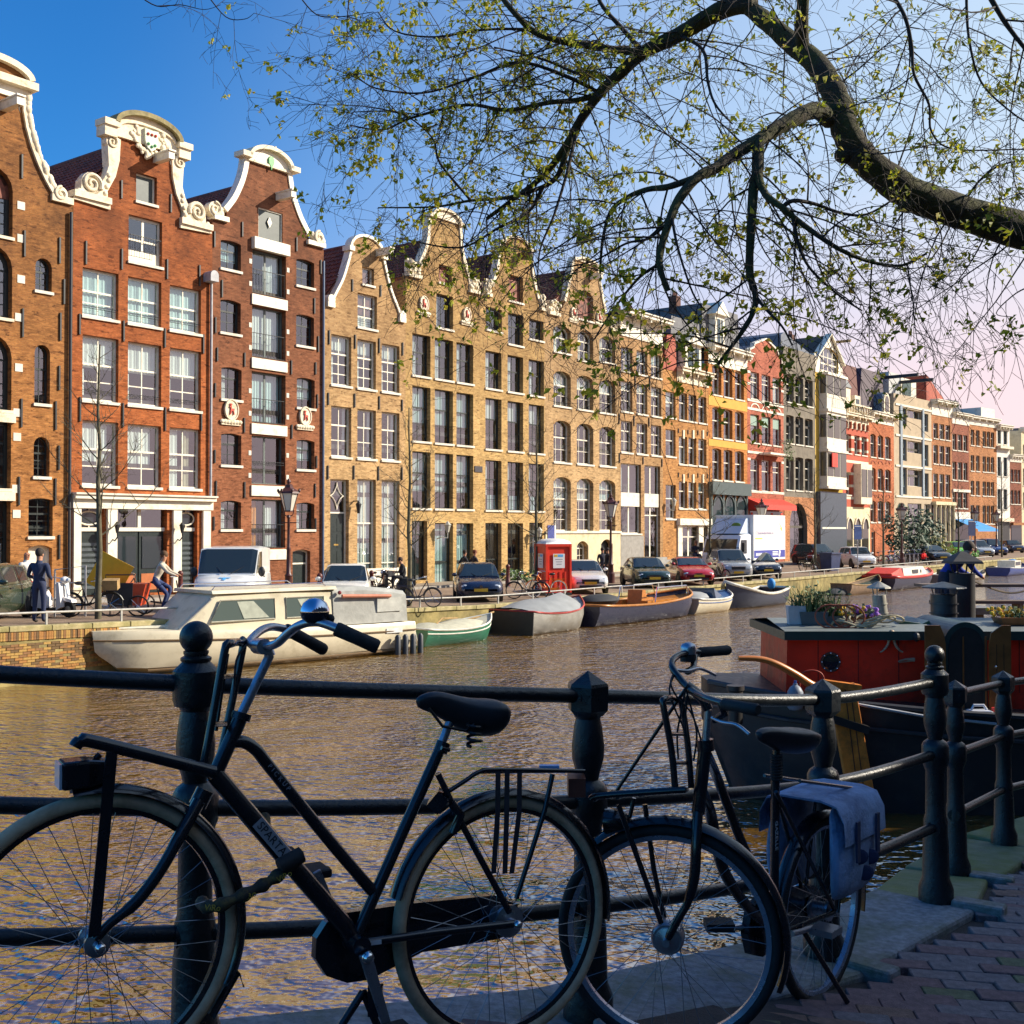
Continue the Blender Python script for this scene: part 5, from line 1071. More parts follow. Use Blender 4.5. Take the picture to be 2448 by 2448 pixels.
zc1=h.P(Z6,1350,830)[1];zc0=h.P(Z6,1350,925)[1];rect_wall(h,zc0+.2);h.mass(zc0);flat_cornice(h,zc1,zc0,.5);h.box('stone_band',0,h.w,-.15,0,h.P(Z6,1340,1495)[1]-0,h.P(Z6,1340,1480)[1]+.1,WHITE)
h.box('white_fascia',.1,h.w-.1,-.15,0,h.P(Z6,1390,1725)[1],h.P(Z6,1390,1665)[1],WHITE);h.box('shop_window',.2,h.w-.2,-.05,.02,.3,h.P(Z6,1390,1730)[1],carglass('dark_shop_glass'))
za=h.P(Z6,1390,1725)[1];m2=MB();m2.add([(.3,-.05,za),(h.w+.8,-.05,za),(h.w+1.8,-2.4,za-1.1),(.9,-2.4,za-1.1),(.9,-2.42,za-1.35),(h.w+1.8,-2.42,za-1.35)],[(0,1,2,3),(3,2,5,4)]);m2.build('awning',pm('bright_blue_awning',(.02,.25,.62),.6,var=.1),h.g,fix=False)
MB().prism([(0,zc1-.1),(h.w,zc1-.1),(h.w-1,zc1+1.5),(1,zc1+1.5)],.8,8).build('roof',pm('dark_slate',(.045,.05,.06),.5),h.g)
BR19=brickmat('brick_light_orange',(0.46,0.175,0.06),(0.52,0.22,0.08),(0.40,0.27,0.18))
h=House('wide light orange brick house with five windows to a floor',2318,2384,BR19,ang=R(46),start=h.end)
cols=[(1477,1507),(1522,1552),(1577,1606),(1612,1640),(1646,1675)]
h.grid(Z6,cols,[(1490,972,1112),(1490,1187,1327),(1490,1402,1532),(1490,1607,1770)],nx=1,nl=1,nu=1,tr=.4,cur='rnd',split=False)
zc1=h.P(Z6,1500,860)[1];zc0=h.P(Z6,1500,935)[1];rect_wall(h,zc0+.2);h.mass(zc0);flat_cornice(h,zc1,zc0,.5);h.box('attic',h.w*.5,h.w-.1,.2,3,zc1-.1,zc1+1.2,WHITE)
MB().box(0,h.w,.31,8,zc0,zc0+.19).build('roof',LEAD,h.g);h.box('plinth',0,h.w,-.08,0,-.3,1.0,WHITE)
h=House('narrow white plastered house with two tall windows to a floor',2384,2415,pm('white_plaster',(.74,.70,.62),.7,var=.06,vs=2,dirt=(.5,.44,.34),dirt_amt=.2),ang=R(47),start=h.end)
cols=[(1702,1733),(1752,1785)]
h.grid(Z6,cols,[(1717,978,1100),(1717,1202,1370),(1717,1472,1650)],nx=1,nl=1,nu=0,tr=0,fc=DARKFRAME,cur=None,split=False)
zt=h.P(Z6,1740,950)[1];rect_wall(h,zt);h.mass(zt);flat_cornice(h,zt+.2,zt-.4,.5);zz=h.P(Z6,1740,1120)[1];h.box('stone_band',-.05,h.w+.05,-.5,0,zz-.2,zz+.1,STONE);MB().box(0,h.w,.31,8,zt-.3,zt-.01).build('roof',LEAD,h.g);h.box('dark_shopfront',.2,h.w-.2,-.05,.01,.1,3.4,IRON);h.box('shop_cornice',0,h.w,-.5,0,3.4,3.8,STONE)
h=House('low dark red brick house with white fascia beside the narrow white house',2415,2443,BR18,ang=R(48),start=h.end)
cols=[(1812,1836),(1842,1865),(1870,1893)]
h.grid(Z6,cols,[(1824,1307,1420),(1824,1482,1605)],nx=1,nl=1,nu=1,tr=.35,cur='rnd',split=False)
zt=h.P(Z6,1850,1190)[1];rect_wall(h,zt);h.mass(zt);flat_cornice(h,zt+.1,zt-.8,.4);MB().box(0,h.w,.31,8,zt-.3,zt-.01).build('roof',LEAD,h.g);h.box('shop_window',.2,h.w-.2,-.05,.01,.2,3.0,carglass('dark_shop_glass'));h.box('shop_cornice',0,h.w,-.4,0,3.0,3.3,BR17)
e21=Vector(h.end)
h=House('ochre plastered corner house at the far end of the row',2443,2475,PL,ang=R(48),start=h.end)
h.grid(Z6,[(1915,1935),(1945,1965)],[(1925,1100,1250),(1925,1300,1450),(1925,1500,1640)],nx=1,nl=1,nu=1,tr=.35,cur='rnd',split=False)
zt=h.P(Z6,1915,960)[1];rect_wall(h,zt);h.mass(zt);flat_cornice(h,zt+.1,zt-.5,.4);MB().box(0,h.w,.31,8,zt-.3,zt-.01).build('roof',LEAD,h.g)
bp=e21-h.n*14;g=thing('warehouse_block','tall dark grey roofed block rising behind the far low houses','building',(bp.x,bp.y,1.0),R(42),'canal houses in the far row')
zt=at_depth(2440,998,bp.y).z-1.0;MB().prism([(-22,0),(30,0),(30,zt-3),(28,zt),(-14,zt),(-22,zt-4)],0,12).build('wall',pm('dark_slate',(.045,.05,.06),.5),g);MB().box(-12,10,-.3,0,zt-1.6,zt-.9).build('roof_light',pm('blue_lead_roof',(.10,.17,.26),.4),g)
for k in range(5):
 h=House('brick canal house round the bend, %s beyond the ochre corner house'%ORD[k],2475+k*28,2503+k*28,(BR17,BR18,BR19,BR8,BR15)[k],ang=R(49),start=h.end);rect_wall(h,12.5-(k%3));h.mass(12.4-(k%3));MB().box(0,h.w,.31,8,12.2-(k%3),12.4-(k%3)).build('roof',LEAD,h.g)
# ================================================================== vehicles
TYRE=pm('black_tyre',(.018,.018,.018),.85,var=.2);RIM=pm('alloy_rim',(.45,.45,.46),.3,.8,var=.1);CHROME=pm('chrome',(.75,.75,.76),.12,1.0,var=0)
LAMPG=pm('headlamp_glass',(.62,.66,.70),.08,.3,var=.1,spec=.9);PLATE=pm('yellow_number_plate',(.75,.45,.03),.5,var=.05);BLK=pm('black_plastic',(.02,.02,.022),.5,var=.1);CGL=carglass();REDL=pm('red_lamp',(.4,.01,.01),.2)
HD=Vector((.1,-1,0)).normalized()
def street_pt(px,py):
 z=1.0
 for _ in range(6):p=on_z(px,py,z);z=far_z(uq(p.x,p.y))
 return Vector((p.x,p.y,z))
def wheel(g,x,y,r=.31,w=.2,side=1,rim=RIM):
 M=Matrix.Translation((x,y,r))@Matrix.Rotation(R(90),4,'X')
 o=MB().lathe([(r*.62,-w/2),(r*.9,-w/2),(r,-w*.32),(r,w*.32),(r*.9,w/2),(r*.62,w/2)],20,M,cap=False).build('wheel',TYRE,g,smooth=50)
 mb=MB();mb.lathe([(.03,side*-w*.42),(r*.2,side*-w*.42),(r*.56,side*-w*.30),(r*.64,side*-w*.45)],20,M);mb.build('rim',rim,o,smooth=50)
 mb=MB()
 for k in range(5):
  a=k*2*math.pi/5+.3;c=Vector((math.cos(a)*r*.4,math.sin(a)*r*.4,side*-w*.41));mb.sphere(c,r*.1,6,4,(1,1,.3),M)
 mb.build('rim_gap',BLK,o)
def car(label,px,py,paint,L=4.2,W=1.78,H=1.46,style='hatch',cat='car',hd=None,nose=.7,belt=.95,rim=RIM,grille='slim',emblem=None,name='parked_car',plate=True,group='cars parked along the far quay',ground=None,rails=False):
 hd=hd or HD;f=ground or street_pt(px,py);c=f-hd*(L/2);c.z=far_z(uq(c.x,c.y));pz=math.atan2(f.z-c.z,L/2)
 g=thing(name,label,cat,c,math.atan2(hd.y,hd.x),group)
 hw=W/2;rb=-L/2
 P={'hatch':(rb+.10,rb+.62,L*.07,L*.265),'sedan':(rb+.55,rb+1.25,L*.06,L*.24),'coupe':(rb+.30,rb+1.25,L*.04,L*.22),'suv':(rb+.08,rb+.35,L*.10,L*.27),'beetle':(rb+.45,rb+1.2,L*.06,L*.23),'van':(rb+.03,rb+.10,L*.5-1.55,L*.5-.80),'mini':(rb+.08,rb+.4,L*.12,L*.25)}[style]
 st=[(rb,.42,.78,.80),(rb+.07,.30,belt-.06,.92),(rb+.45,.22,belt+.0,.985),(-L*.1,.19,belt-.005,1.0),(P[3]-.05,.19,belt-.03,.99),(L*.40,.21,lerp(belt,nose,.62),.965),(L*.468,.24,nose,.89),(L*.492,.30,nose-.09,.80),(L*.5,.36,nose-.2,.70)]
 if style=='sedan':st[1]=(rb+.07,.3,belt-.08,.9)
 if style=='beetle':st=[(rb,.42,.70,.62),(rb+.12,.3,.86,.78),(rb+.5,.22,belt-.02,.93),(-L*.1,.19,belt,.97),(P[3]-.05,.19,belt-.02,.96),(L*.36,.21,belt-.1,.90),(L*.44,.24,nose,.78),(L*.485,.30,nose-.13,.66),(L*.5,.36,nose-.28,.5)]
 rings=[]
 for x,lo,hi,q in st:
  h_=hw*q;rings.append([(x,-h_*.86,lo),(x,-h_*.99,lo+.16),(x,-h_,lerp(lo,hi,.55)),(x,-h_*.965,hi-.07),(x,-h_*.88,hi),(x,-h_*.4,hi+.025),(x,h_*.4,hi+.025),(x,h_*.88,hi),(x,h_*.965,hi-.07),(x,h_,lerp(lo,hi,.55)),(x,h_*.99,lo+.16),(x,h_*.86,lo)])
 MB().loft(rings).build('body',paint,g,smooth=38)
 b=belt-.03;tp=H;th=hw*(.74 if style not in('van',)else.92);bh=hw*.93
 def ring(x,top,k=1.0,zb=None):
  zb_=b if zb is None else zb
  return[(x,-lerp(bh,th,0)*k,zb_),(x,-lerp(bh,th,max(0.05,(top-zb_)/(tp-b)))*k*1.0,max(zb_+.005,top-.05)),(x,-th*.80*k,top),(x,th*.80*k,top),(x,lerp(bh,th,max(0.05,(top-zb_)/(tp-b)))*k,max(zb_+.005,top-.05)),(x,bh*k,zb_)]
 mid=(P[1]+P[2])/2
 RG=[ring(P[0],b+.03,.9),ring(P[1],tp-.05,.97),ring(mid,tp,1.0),ring(P[2],tp-.03,.99),ring(P[3],b+.02,.96)]
 MB().loft(RG).build('cabin',paint,g,smooth=38)
 V=lambda q:Vector(q)
 def pane(nm,a,b_,c_,d_,m0=.06,m1=.94,n0=.08,n1=.92,off=.006):
  a,b_,c_,d_=V(a),V(b_),V(c_),V(d_);q=lambda u,v:a.lerp(b_,u).lerp(d_.lerp(c_,u),v)
  Q=[q(m0,n0),q(m1,n0),q(m1,n1),q(m0,n1)];nr=(Q[1]-Q[0]).cross(Q[3]-Q[0]).normalized()
  cen=sum(Q,Vector())/4;
  if nr.dot(cen-Vector((mid,0,b)))<0:nr=-nr
  MB().add([p+nr*off for p in Q],[(0,1,2,3)]).build(nm,CGL,g,fix=False)
 def screen(nm,ra,rb_,v0,v1,out):
  lo=[V(ra[i]).lerp(V(rb_[i]),v0)for i in(1,2,3,4)];hi=[V(ra[i]).lerp(V(rb_[i]),v1)for i in(1,2,3,4)]
  for L0 in(lo,hi):L0[0]=L0[0].lerp(L0[1],.12);L0[3]=L0[3].lerp(L0[2],.12)
  MB().add([q+out for q in lo+hi],[(i,i+1,i+5,i+4)for i in range(3)]).build(nm,CGL,g,fix=False)
 screen('windscreen',RG[4],RG[3],.05,.93,Vector((.016,0,.014)));screen('rear_window',RG[0],RG[1],.2,.9,Vector((-.014,0,.014)))
 for sgn,i0,i1 in((-1,0,1),(1,5,4)):
  if style!='van':
   pane('side_window',RG[1][i0],RG[2][i0],RG[2][i1],RG[1][i1],.10,.96,.12,.93);pane('side_window',RG[2][i0],RG[3][i0],RG[3][i1],RG[2][i1],.04,.97,.12,.93)
   tri=[V(RG[3][i0]).lerp(V(RG[3][i1]),.12),V(RG[4][i0]).lerp(V(RG[3][i0]),.25)+Vector((0,0,.03)),V(RG[3][i1]).lerp(V(RG[4][i1]),.08)]
   MB().add([q+Vector((0,sgn*.012,0))for q in tri],[(0,1,2)]).build('quarter_window',CGL,g,fix=False)
  else:
   pane('side_window',RG[2][i0],RG[3][i0],RG[3][i1],RG[2][i1],.55,.97,.18,.88);tri=[V(RG[3][i0])+Vector((0,0,.06)),V(RG[4][i0]).lerp(V(RG[3][i0]),.2)+Vector((0,0,.05)),V(RG[3][i1]).lerp(V(RG[4][i1]),.15)];MB().add([q+Vector((0,sgn*.012,0))for q in tri],[(0,1,2)]).build('quarter_window',CGL,g,fix=False)
  mz=b+.1;MB().sphere((P[3]-.28,sgn*(hw*.95+.1),mz),.1,8,6,(.6,1.1,.75 if style!='van' else 1.6)).build('mirror',paint if style!='van' else BLK,g,smooth=60)
  hx=L*.468;MB().sphere((hx-.02,sgn*hw*.66,nose-.10),.15,12,8,(.75,1.25,.62)if style!='beetle' else(.7,1,1.1)).build('headlight',LAMPG,g,smooth=60)
  MB().sphere((L*.487,sgn*hw*.6,.38),.06,8,6,(.6,1,1)).build('fog_lamp',LAMPG,g)
  MB().sphere((rb+.05,sgn*hw*.78,belt-.18),.12,8,6,(.5,.8,1.3)).build('tail_light',REDL,g)
  MB().box(-L*.02,L*.0+.14,sgn*hw*.985-.012,sgn*hw*.985+.012,belt-.14,belt-.11).build('door_handle',BLK if style!='suv' else CHROME,g)
 r_=.31 if style not in('suv','van')else.35
 for x in(L*.5-.82 if style!='van' else L*.5-.95,rb+.80):
  for sgn in(-1,1):
   yy=sgn*(hw-.10);M=Matrix.Translation((x,sgn*(hw*.97-.05),r_+.02))@Matrix.Rotation(R(90),4,'X')
   MB().lathe([(r_*1.17,-.07),(r_*1.17,.07)],20,M).build('wheel_arch',BLK,g);wheel(g,x,yy,r_,.2,-sgn*-1 if False else sgn*-1*-1,rim)
 gm_=BLK
 if grille=='slim':MB().box(L*.485,L*.499,-hw*.34,hw*.34,nose-.2,nose-.12).build('grille',gm_,g)
 elif grille=='wide':
  o=MB().box(L*.484,L*.502,-hw*.42,hw*.42,nose-.24,nose-.08).build('grille',gm_,g);MB().box(L*.49,L*.506,-hw*.44,hw*.44,nose-.085,nose-.06).build('grille_trim',CHROME,o)
 elif grille=='kidney':
  for sgn in(-1,1):o=MB().box(L*.484,L*.503,sgn*.02 if sgn>0 else-.2,.2 if sgn>0 else-.02,nose-.25,nose-.07).build('grille',gm_,g);MB().box(L*.49,L*.507,sgn*.02 if sgn>0 else-.2,.2 if sgn>0 else-.02,nose-.072,nose-.05).build('grille_trim',CHROME,o)
 elif grille=='shield':MB().prism([(-.17,nose-.06),(.17,nose-.06),(0,nose-.36)],L*.488,L*.507,'x').build('grille',gm_,g)
 elif grille=='oval':MB().prism(arc(0,nose-.17,.42,0,345,20,.10),L*.488,L*.504,'x').build('grille',gm_,g)
 MB().box(L*.488,L*.503,-hw*.55,hw*.55,.27,.38).build('lower_intake',gm_,g)
 if plate:MB().box(L*.5,L*.512,-.26,.26,.42,.53).build('number_plate',PLATE,g)
 if emblem:MB().prism(arc(0,nose-.10,.065,0,340,16),L*.497,L*.509,'x').build('badge',CHROME,g)
 if rails:
  for sgn in(-1,1):MB().tube([(P[1]+.1,sgn*th*.86,tp-.02),(P[1]+.25,sgn*th*.86,tp+.05),(P[2]-.2,sgn*th*.86,tp+.05),(P[2]-.05,sgn*th*.86,tp-.02)],.02,6).build('roof_rail',BLK,g)
 mb=MB()
 for sgn in(-1,1):mb=MB();mb.tube([(P[3]+.03,sgn*.12,b+.05),(lerp(P[3],P[2],.35),sgn*.5+.1,lerp(b,tp,.36))],.012,5);mb.build('wiper',BLK,g)
 return g,(L,W,H,P,b,hw,nose)
def cp(name,col,metal=.0,rough=.22):return pm('paint_'+name,col,rough,metal,var=.04,coat=.7)
car('dark green estate car at the end of the parked row beside the two standing men',-135,1496,cp('bottle',(.035,.05,.03)),style='hatch',L=4.4)
gv,iv=car('white delivery van with pale blue letter T on its bonnet',532,1466,cp('van_white',(.78,.78,.76),rough=.35),L=4.9,W=1.95,H=2.02,style='van',belt=1.18,nose=.98,cat='van',name='delivery_van',grille='slim')
BLUE=pm('light_blue_lettering',(.10,.42,.78),.5,var=0);L_=iv[0]
def on_bonnet(u,v):x=lerp(L_*.468,L_*.40,v);return Vector((x+.015,u,lerp(iv[6],lerp(1.18,iv[6],.62),v)+.045))
m2=MB();Tq=[(-.17,.95),(.17,.95),(.17,.7),(.05,.7),(.05,.1),(-.05,.1),(-.05,.7),(-.17,.7)]
m2.add([on_bonnet(a,b)for a,b in Tq],[(0,1,2,3,6,7)if False else(0,1,2,7),(3,4,5,6)]);m2.build('letter',BLUE,gv,fix=False)
for sgn in(-1,1):MB().box(-2.2,1.6,sgn*.978-.004,sgn*.978+.004,.62,.66).build('blue_stripe',BLUE,gv)
car('small white rounded retro car with curved roof behind the cabin cruiser',822,1458,cp('cream_white',(.78,.76,.70)),style='beetle',L=4.0,W=1.72,H=1.48,belt=.92,nose=.66,grille=None)
car('navy blue hatchback with round badge by the slim bare tree',1150,1441,cp('navy',(.012,.02,.05)),style='hatch',L=4.2,W=1.79,H=1.47,grille='slim',emblem=1)
car('silver white saloon beside the red portable toilet',1412,1421,cp('silver_white',(.66,.66,.64),.1),style='coupe',L=4.5,W=1.74,H=1.42,grille='wide')
car('dark green saloon with oval grille next to the red coupe',1566,1407,cp('racing_green',(.012,.03,.022)),style='sedan',L=4.5,W=1.76,H=1.42,grille='oval',emblem=None)
car('red coupe with shield shaped grille',1672,1400,cp('red',(.42,.012,.02)),style='coupe',L=4.3,W=1.76,H=1.34,nose=.66,grille='shield')
car('silver grey compact off-roader with roof rails',1766,1390,cp('silver_grey',(.38,.38,.37),.35),style='suv',L=4.2,W=1.79,H=1.68,belt=1.06,nose=.86,grille='wide',rails=True)
car('black blue saloon with twin grille in front of the white truck',1838,1384,cp('black_blue',(.010,.014,.03)),style='sedan',L=4.5,W=1.80,H=1.44,grille='kidney')
car('small white city car behind the wooden rowing boat',2072,1359,cp('pure_white',(.76,.76,.74)),style='mini',L=3.54,W=1.64,H=1.48,belt=.96,nose=.74,grille=None,emblem=1)
car('dark grey car half hidden behind the small white city car',1990,1352,cp('graphite',(.03,.035,.045),.3),style='suv',L=4.4,H=1.6,hd=Vector((.35,-1,0)).normalized())
car('charcoal saloon beside the red jacket and the bicycle rack',2256,1347,cp('charcoal',(.025,.028,.035),.3),style='coupe',L=4.5,H=1.4)
car('lime green hatchback beyond the clipped shrub',2312,1333,cp('lime',(.14,.55,.02)),style='hatch',L=3.9,H=1.48)
car('pale silver people carrier between the green and blue cars',2361,1332,cp('pale_silver',(.42,.46,.50),.3),style='suv',L=4.3,H=1.6,grille='wide')
car('bright blue people carrier beside the pale silver one',2394,1328,cp('royal_blue',(.02,.05,.18)),style='suv',L=4.3,H=1.65,emblem=1)
car('small dark blue car at the far end of the quay parking',2436,1322,cp('ink_blue',(.015,.025,.06)),style='mini',L=3.7,H=1.42,belt=.96,nose=.74)
def truck():
 U3=Vector((U2.x,U2.y,0));f=street_pt(1718,1384);hd=-U3
 g=thing('delivery_truck','white box truck with blue stripe along its side passing the orange house','truck',f,math.atan2(hd.y,hd.x));W_=2.15;hw=W_/2
 TW=cp('truck_white',(.76,.77,.80),rough=.4);TW2=pm('box_white',(.80,.79,.76),.5,var=.03)
 rings=[]
 for x,lo,hi,q in((-.0,.45,1.35,.92),(-.12,.4,1.45,1),(-.45,.4,2.2,1),(-.62,.4,2.42,.98),(-1.9,.4,2.5,.98)):rings.append([(x,-hw*q,lo),(x,-hw*q,hi-.08),(x,-hw*q*.9,hi),(x,hw*q*.9,hi),(x,hw*q,hi-.08),(x,hw*q,lo)])
 MB().loft(rings).build('cab',TW,g,smooth=35)
 MB().add([(-.115,-hw*.9,1.47),(-.115,hw*.9,1.47),(-.47,hw*.88,2.2),(-.47,-hw*.88,2.2)],[(0,1,2,3)]).build('windscreen',CGL,g,fix=False).location.x+=.02
 for s_ in(-1,1):
  MB().add([(-.45,s_*(hw+.005),1.4),(-1.3,s_*(hw+.005),1.4),(-1.3,s_*(hw+.005),2.15),(-.62,s_*(hw+.005),2.15)],[(0,1,2,3)]).build('side_window',CGL,g,fix=False)
  MB().box(-.5,-.36,s_*(hw+.22)-.09,s_*(hw+.22)+.09,1.5,2.0).build('mirror',BLK,g);MB().box(-.05,.02,s_*.75-.18,s_*.75+.18,.7,.88).build('headlight',LAMPG,g)
  for x in(-1.0,-4.6):wheel(g,x,s_*(hw-.16),.40,.28,s_)
 MB().prism([(-.75,2.5),(-1.9,2.5),(-1.9,3.35),(-1.55,3.35)],-hw*.85,hw*.85).build('wind_deflector',cp('truck_pale_blue',(.55,.66,.80),rough=.4),g)
 MB().prism(arc(0,2.95,.28,0,340,16,.16),-1.15,-1.1,'x',Matrix.Translation((-.05,.5,0))).build('green_roundel',pm('olive_green_sign',(.12,.25,.04),.5),g)
 b=MB().box(-6.3,-2.0,-hw*1.08,hw*1.08,1.0,3.55).build('cargo_box',TW2,g)
 MB().box(-6.25,-2.0,-hw*.5,hw*.5,.55,1.0).build('chassis',BLK,g)
 DB=pm('deep_blue_stripe',(.02,.03,.30),.5,var=.03);YL=pm('yellow_print',(.80,.62,.10),.5,var=0);GP=pm('lilac_print',(.45,.38,.55),.5,var=0)
 y=hw*1.08
 MB().box(-6.25,-2.05,y+.001,y+.006,1.12,1.55).build('blue_band',DB,b);MB().box(-6.25,-2.05,-y-.006,-y-.001,1.12,1.55).build('blue_band',DB,b)
 def text(tx,x,z,size,mat,off):
  cu=bpy.data.curves.new('print','FONT');cu.body=tx;cu.size=size;cu.extrude=.002;o=bpy.data.objects.new('tmp',cu);COL.objects.link(o);me_=bpy.data.meshes.new_from_object(o.evaluated_get(bpy.context.evaluated_depsgraph_get()));bpy.data.objects.remove(o);me_.materials.clear();me_.materials.append(mat);o=bpy.data.objects.new('lettering',me_);COL.objects.link(o);o.parent=b;o.rotation_euler=(R(90),0,R(180));o.location=(x,y+off,z)
  return o
 text('123autoindistributie.nl',-2.2,2.45,.27,GP,.01);MB().box(-3.15,-2.2,y+.002,y+.006,2.18,2.26).build('yellow_rule',YL,b)
 WH=pm('white_print',(.85,.85,.85),.5,var=0)
 for k in range(3):MB().box(-5.25,-4.5,y+.007,y+.01,1.24+k*.09,1.29+k*.09).build('print_line',WH,b)
 for k in range(2):MB().prism(arc(0,0,.12,0,340,12),y+.007,y+.01,'y',Matrix.Translation((-5.45-.05*k,0,1.27+.15*k))).build('print_dot',WH,b)
 for k in range(6):MB().box(-2.3-k*.16-.1,-2.3-k*.16,y+.007,y+.01,1.24,1.40).build('print_mark',WH,b)
 MB().prism([(0,0),(.35,.2),(.1,.25),(.5,.55)],y+.002,y+.006,'y',Matrix.Translation((-5.9,0,2.6))).build('yellow_flash',YL,b)
 MB().box(-6.31,-6.2,-hw,hw,.5,.7).build('tail_bar',BLK,g)
truck()
# ================================================================== people
SKIN=pm('skin',(.50,.24,.14),.6,var=.06);SKIN2=pm('skin_tan',(.42,.18,.10),.6,var=.06)
def cloth(n,c):return pm('cloth_'+n,c,.9,var=.18,vs=12,bump=.3,bs=60)
POSES={'stand':dict(pel=(0,0,.95),ch=(0,0,1.28),nk=(.0,0,1.50),hd=(.02,0,1.60),ht=(.02,0,1.72),shl=(0,.2,1.42),ell=(-.03,.27,1.14),hal=(.1,.22,.92),shr=(0,-.2,1.42),elr=(-.03,-.27,1.14),har=(.1,-.22,.92),hil=(0,.1,.92),knl=(.02,.11,.5),anl=(-.02,.12,.08),tol=(.16,.14,.04),hir=(0,-.1,.92),knr=(.02,-.11,.5),anr=(-.02,-.12,.08),tor=(.16,-.14,.04)),'walk':dict(pel=(0,0,.94),ch=(.03,0,1.28),nk=(.05,0,1.49),hd=(.08,0,1.6),ht=(.08,0,1.72),shl=(.03,.2,1.42),ell=(-.12,.25,1.16),hal=(-.1,.24,.92),shr=(.03,-.2,1.42),elr=(.14,-.25,1.16),har=(.28,-.2,1.0),hil=(0,.1,.92),knl=(.2,.1,.52),anl=(.24,.1,.1),tol=(.42,.12,.07),hir=(0,-.1,.92),knr=(-.05,-.1,.5),anr=(-.3,-.1,.12),tor=(-.16,-.11,.04)),'cycle':dict(pel=(-.1,0,1.0),ch=(.06,0,1.32),nk=(.12,0,1.54),hd=(.17,0,1.65),ht=(.17,0,1.77),shl=(.1,.2,1.46),ell=(.3,.26,1.24),hal=(.52,.24,1.15),shr=(.1,-.2,1.46),elr=(.3,-.26,1.24),har=(.52,-.24,1.15),hil=(-.08,.1,.97),knl=(.33,.12,.78),anl=(.2,.12,.36),tol=(.38,.13,.3),hir=(-.08,-.1,.97),knr=(.27,-.12,.62),anr=(.12,-.12,.2),tor=(.3,-.13,.14)),'sit':dict(pel=(0,0,.5),ch=(.0,0,.84),nk=(.06,0,1.05),hd=(.12,0,1.14),ht=(.13,0,1.26),shl=(.02,.2,.97),ell=(.1,.26,.7),hal=(.35,.12,.72),shr=(.02,-.2,.97),elr=(.1,-.26,.7),har=(.35,-.12,.72),hil=(.02,.1,.48),knl=(.42,.14,.52),anl=(.46,.14,.08),tol=(.64,.16,.04),hir=(.02,-.1,.48),knr=(.42,-.14,.52),anr=(.4,-.14,.08),tor=(.58,-.16,.04)),}
BONES=[('pel','ch','top'),('ch','nk','top'),('nk','hd','skin'),('hd','ht','skin'),('ch','shl','top'),('shl','ell','slv'),('ell','hal','arm'),('ch','shr','top'),('shr','elr','slv'),('elr','har','arm'),('pel','hil','leg'),('hil','knl','leg'),('knl','anl','leg'),('anl','tol','shoe'),('pel','hir','leg'),('hir','knr','leg'),('knr','anr','leg'),('anr','tor','shoe')]
RADII=dict(pel=.155,ch=.165,nk=.062,hd=.088,ht=.07,shl=.075,ell=.052,hal=.036,shr=.075,elr=.052,har=.036,hil=.095,knl=.066,anl=.045,tol=.038,hir=.095,knr=.066,anr=.045,tor=.038)
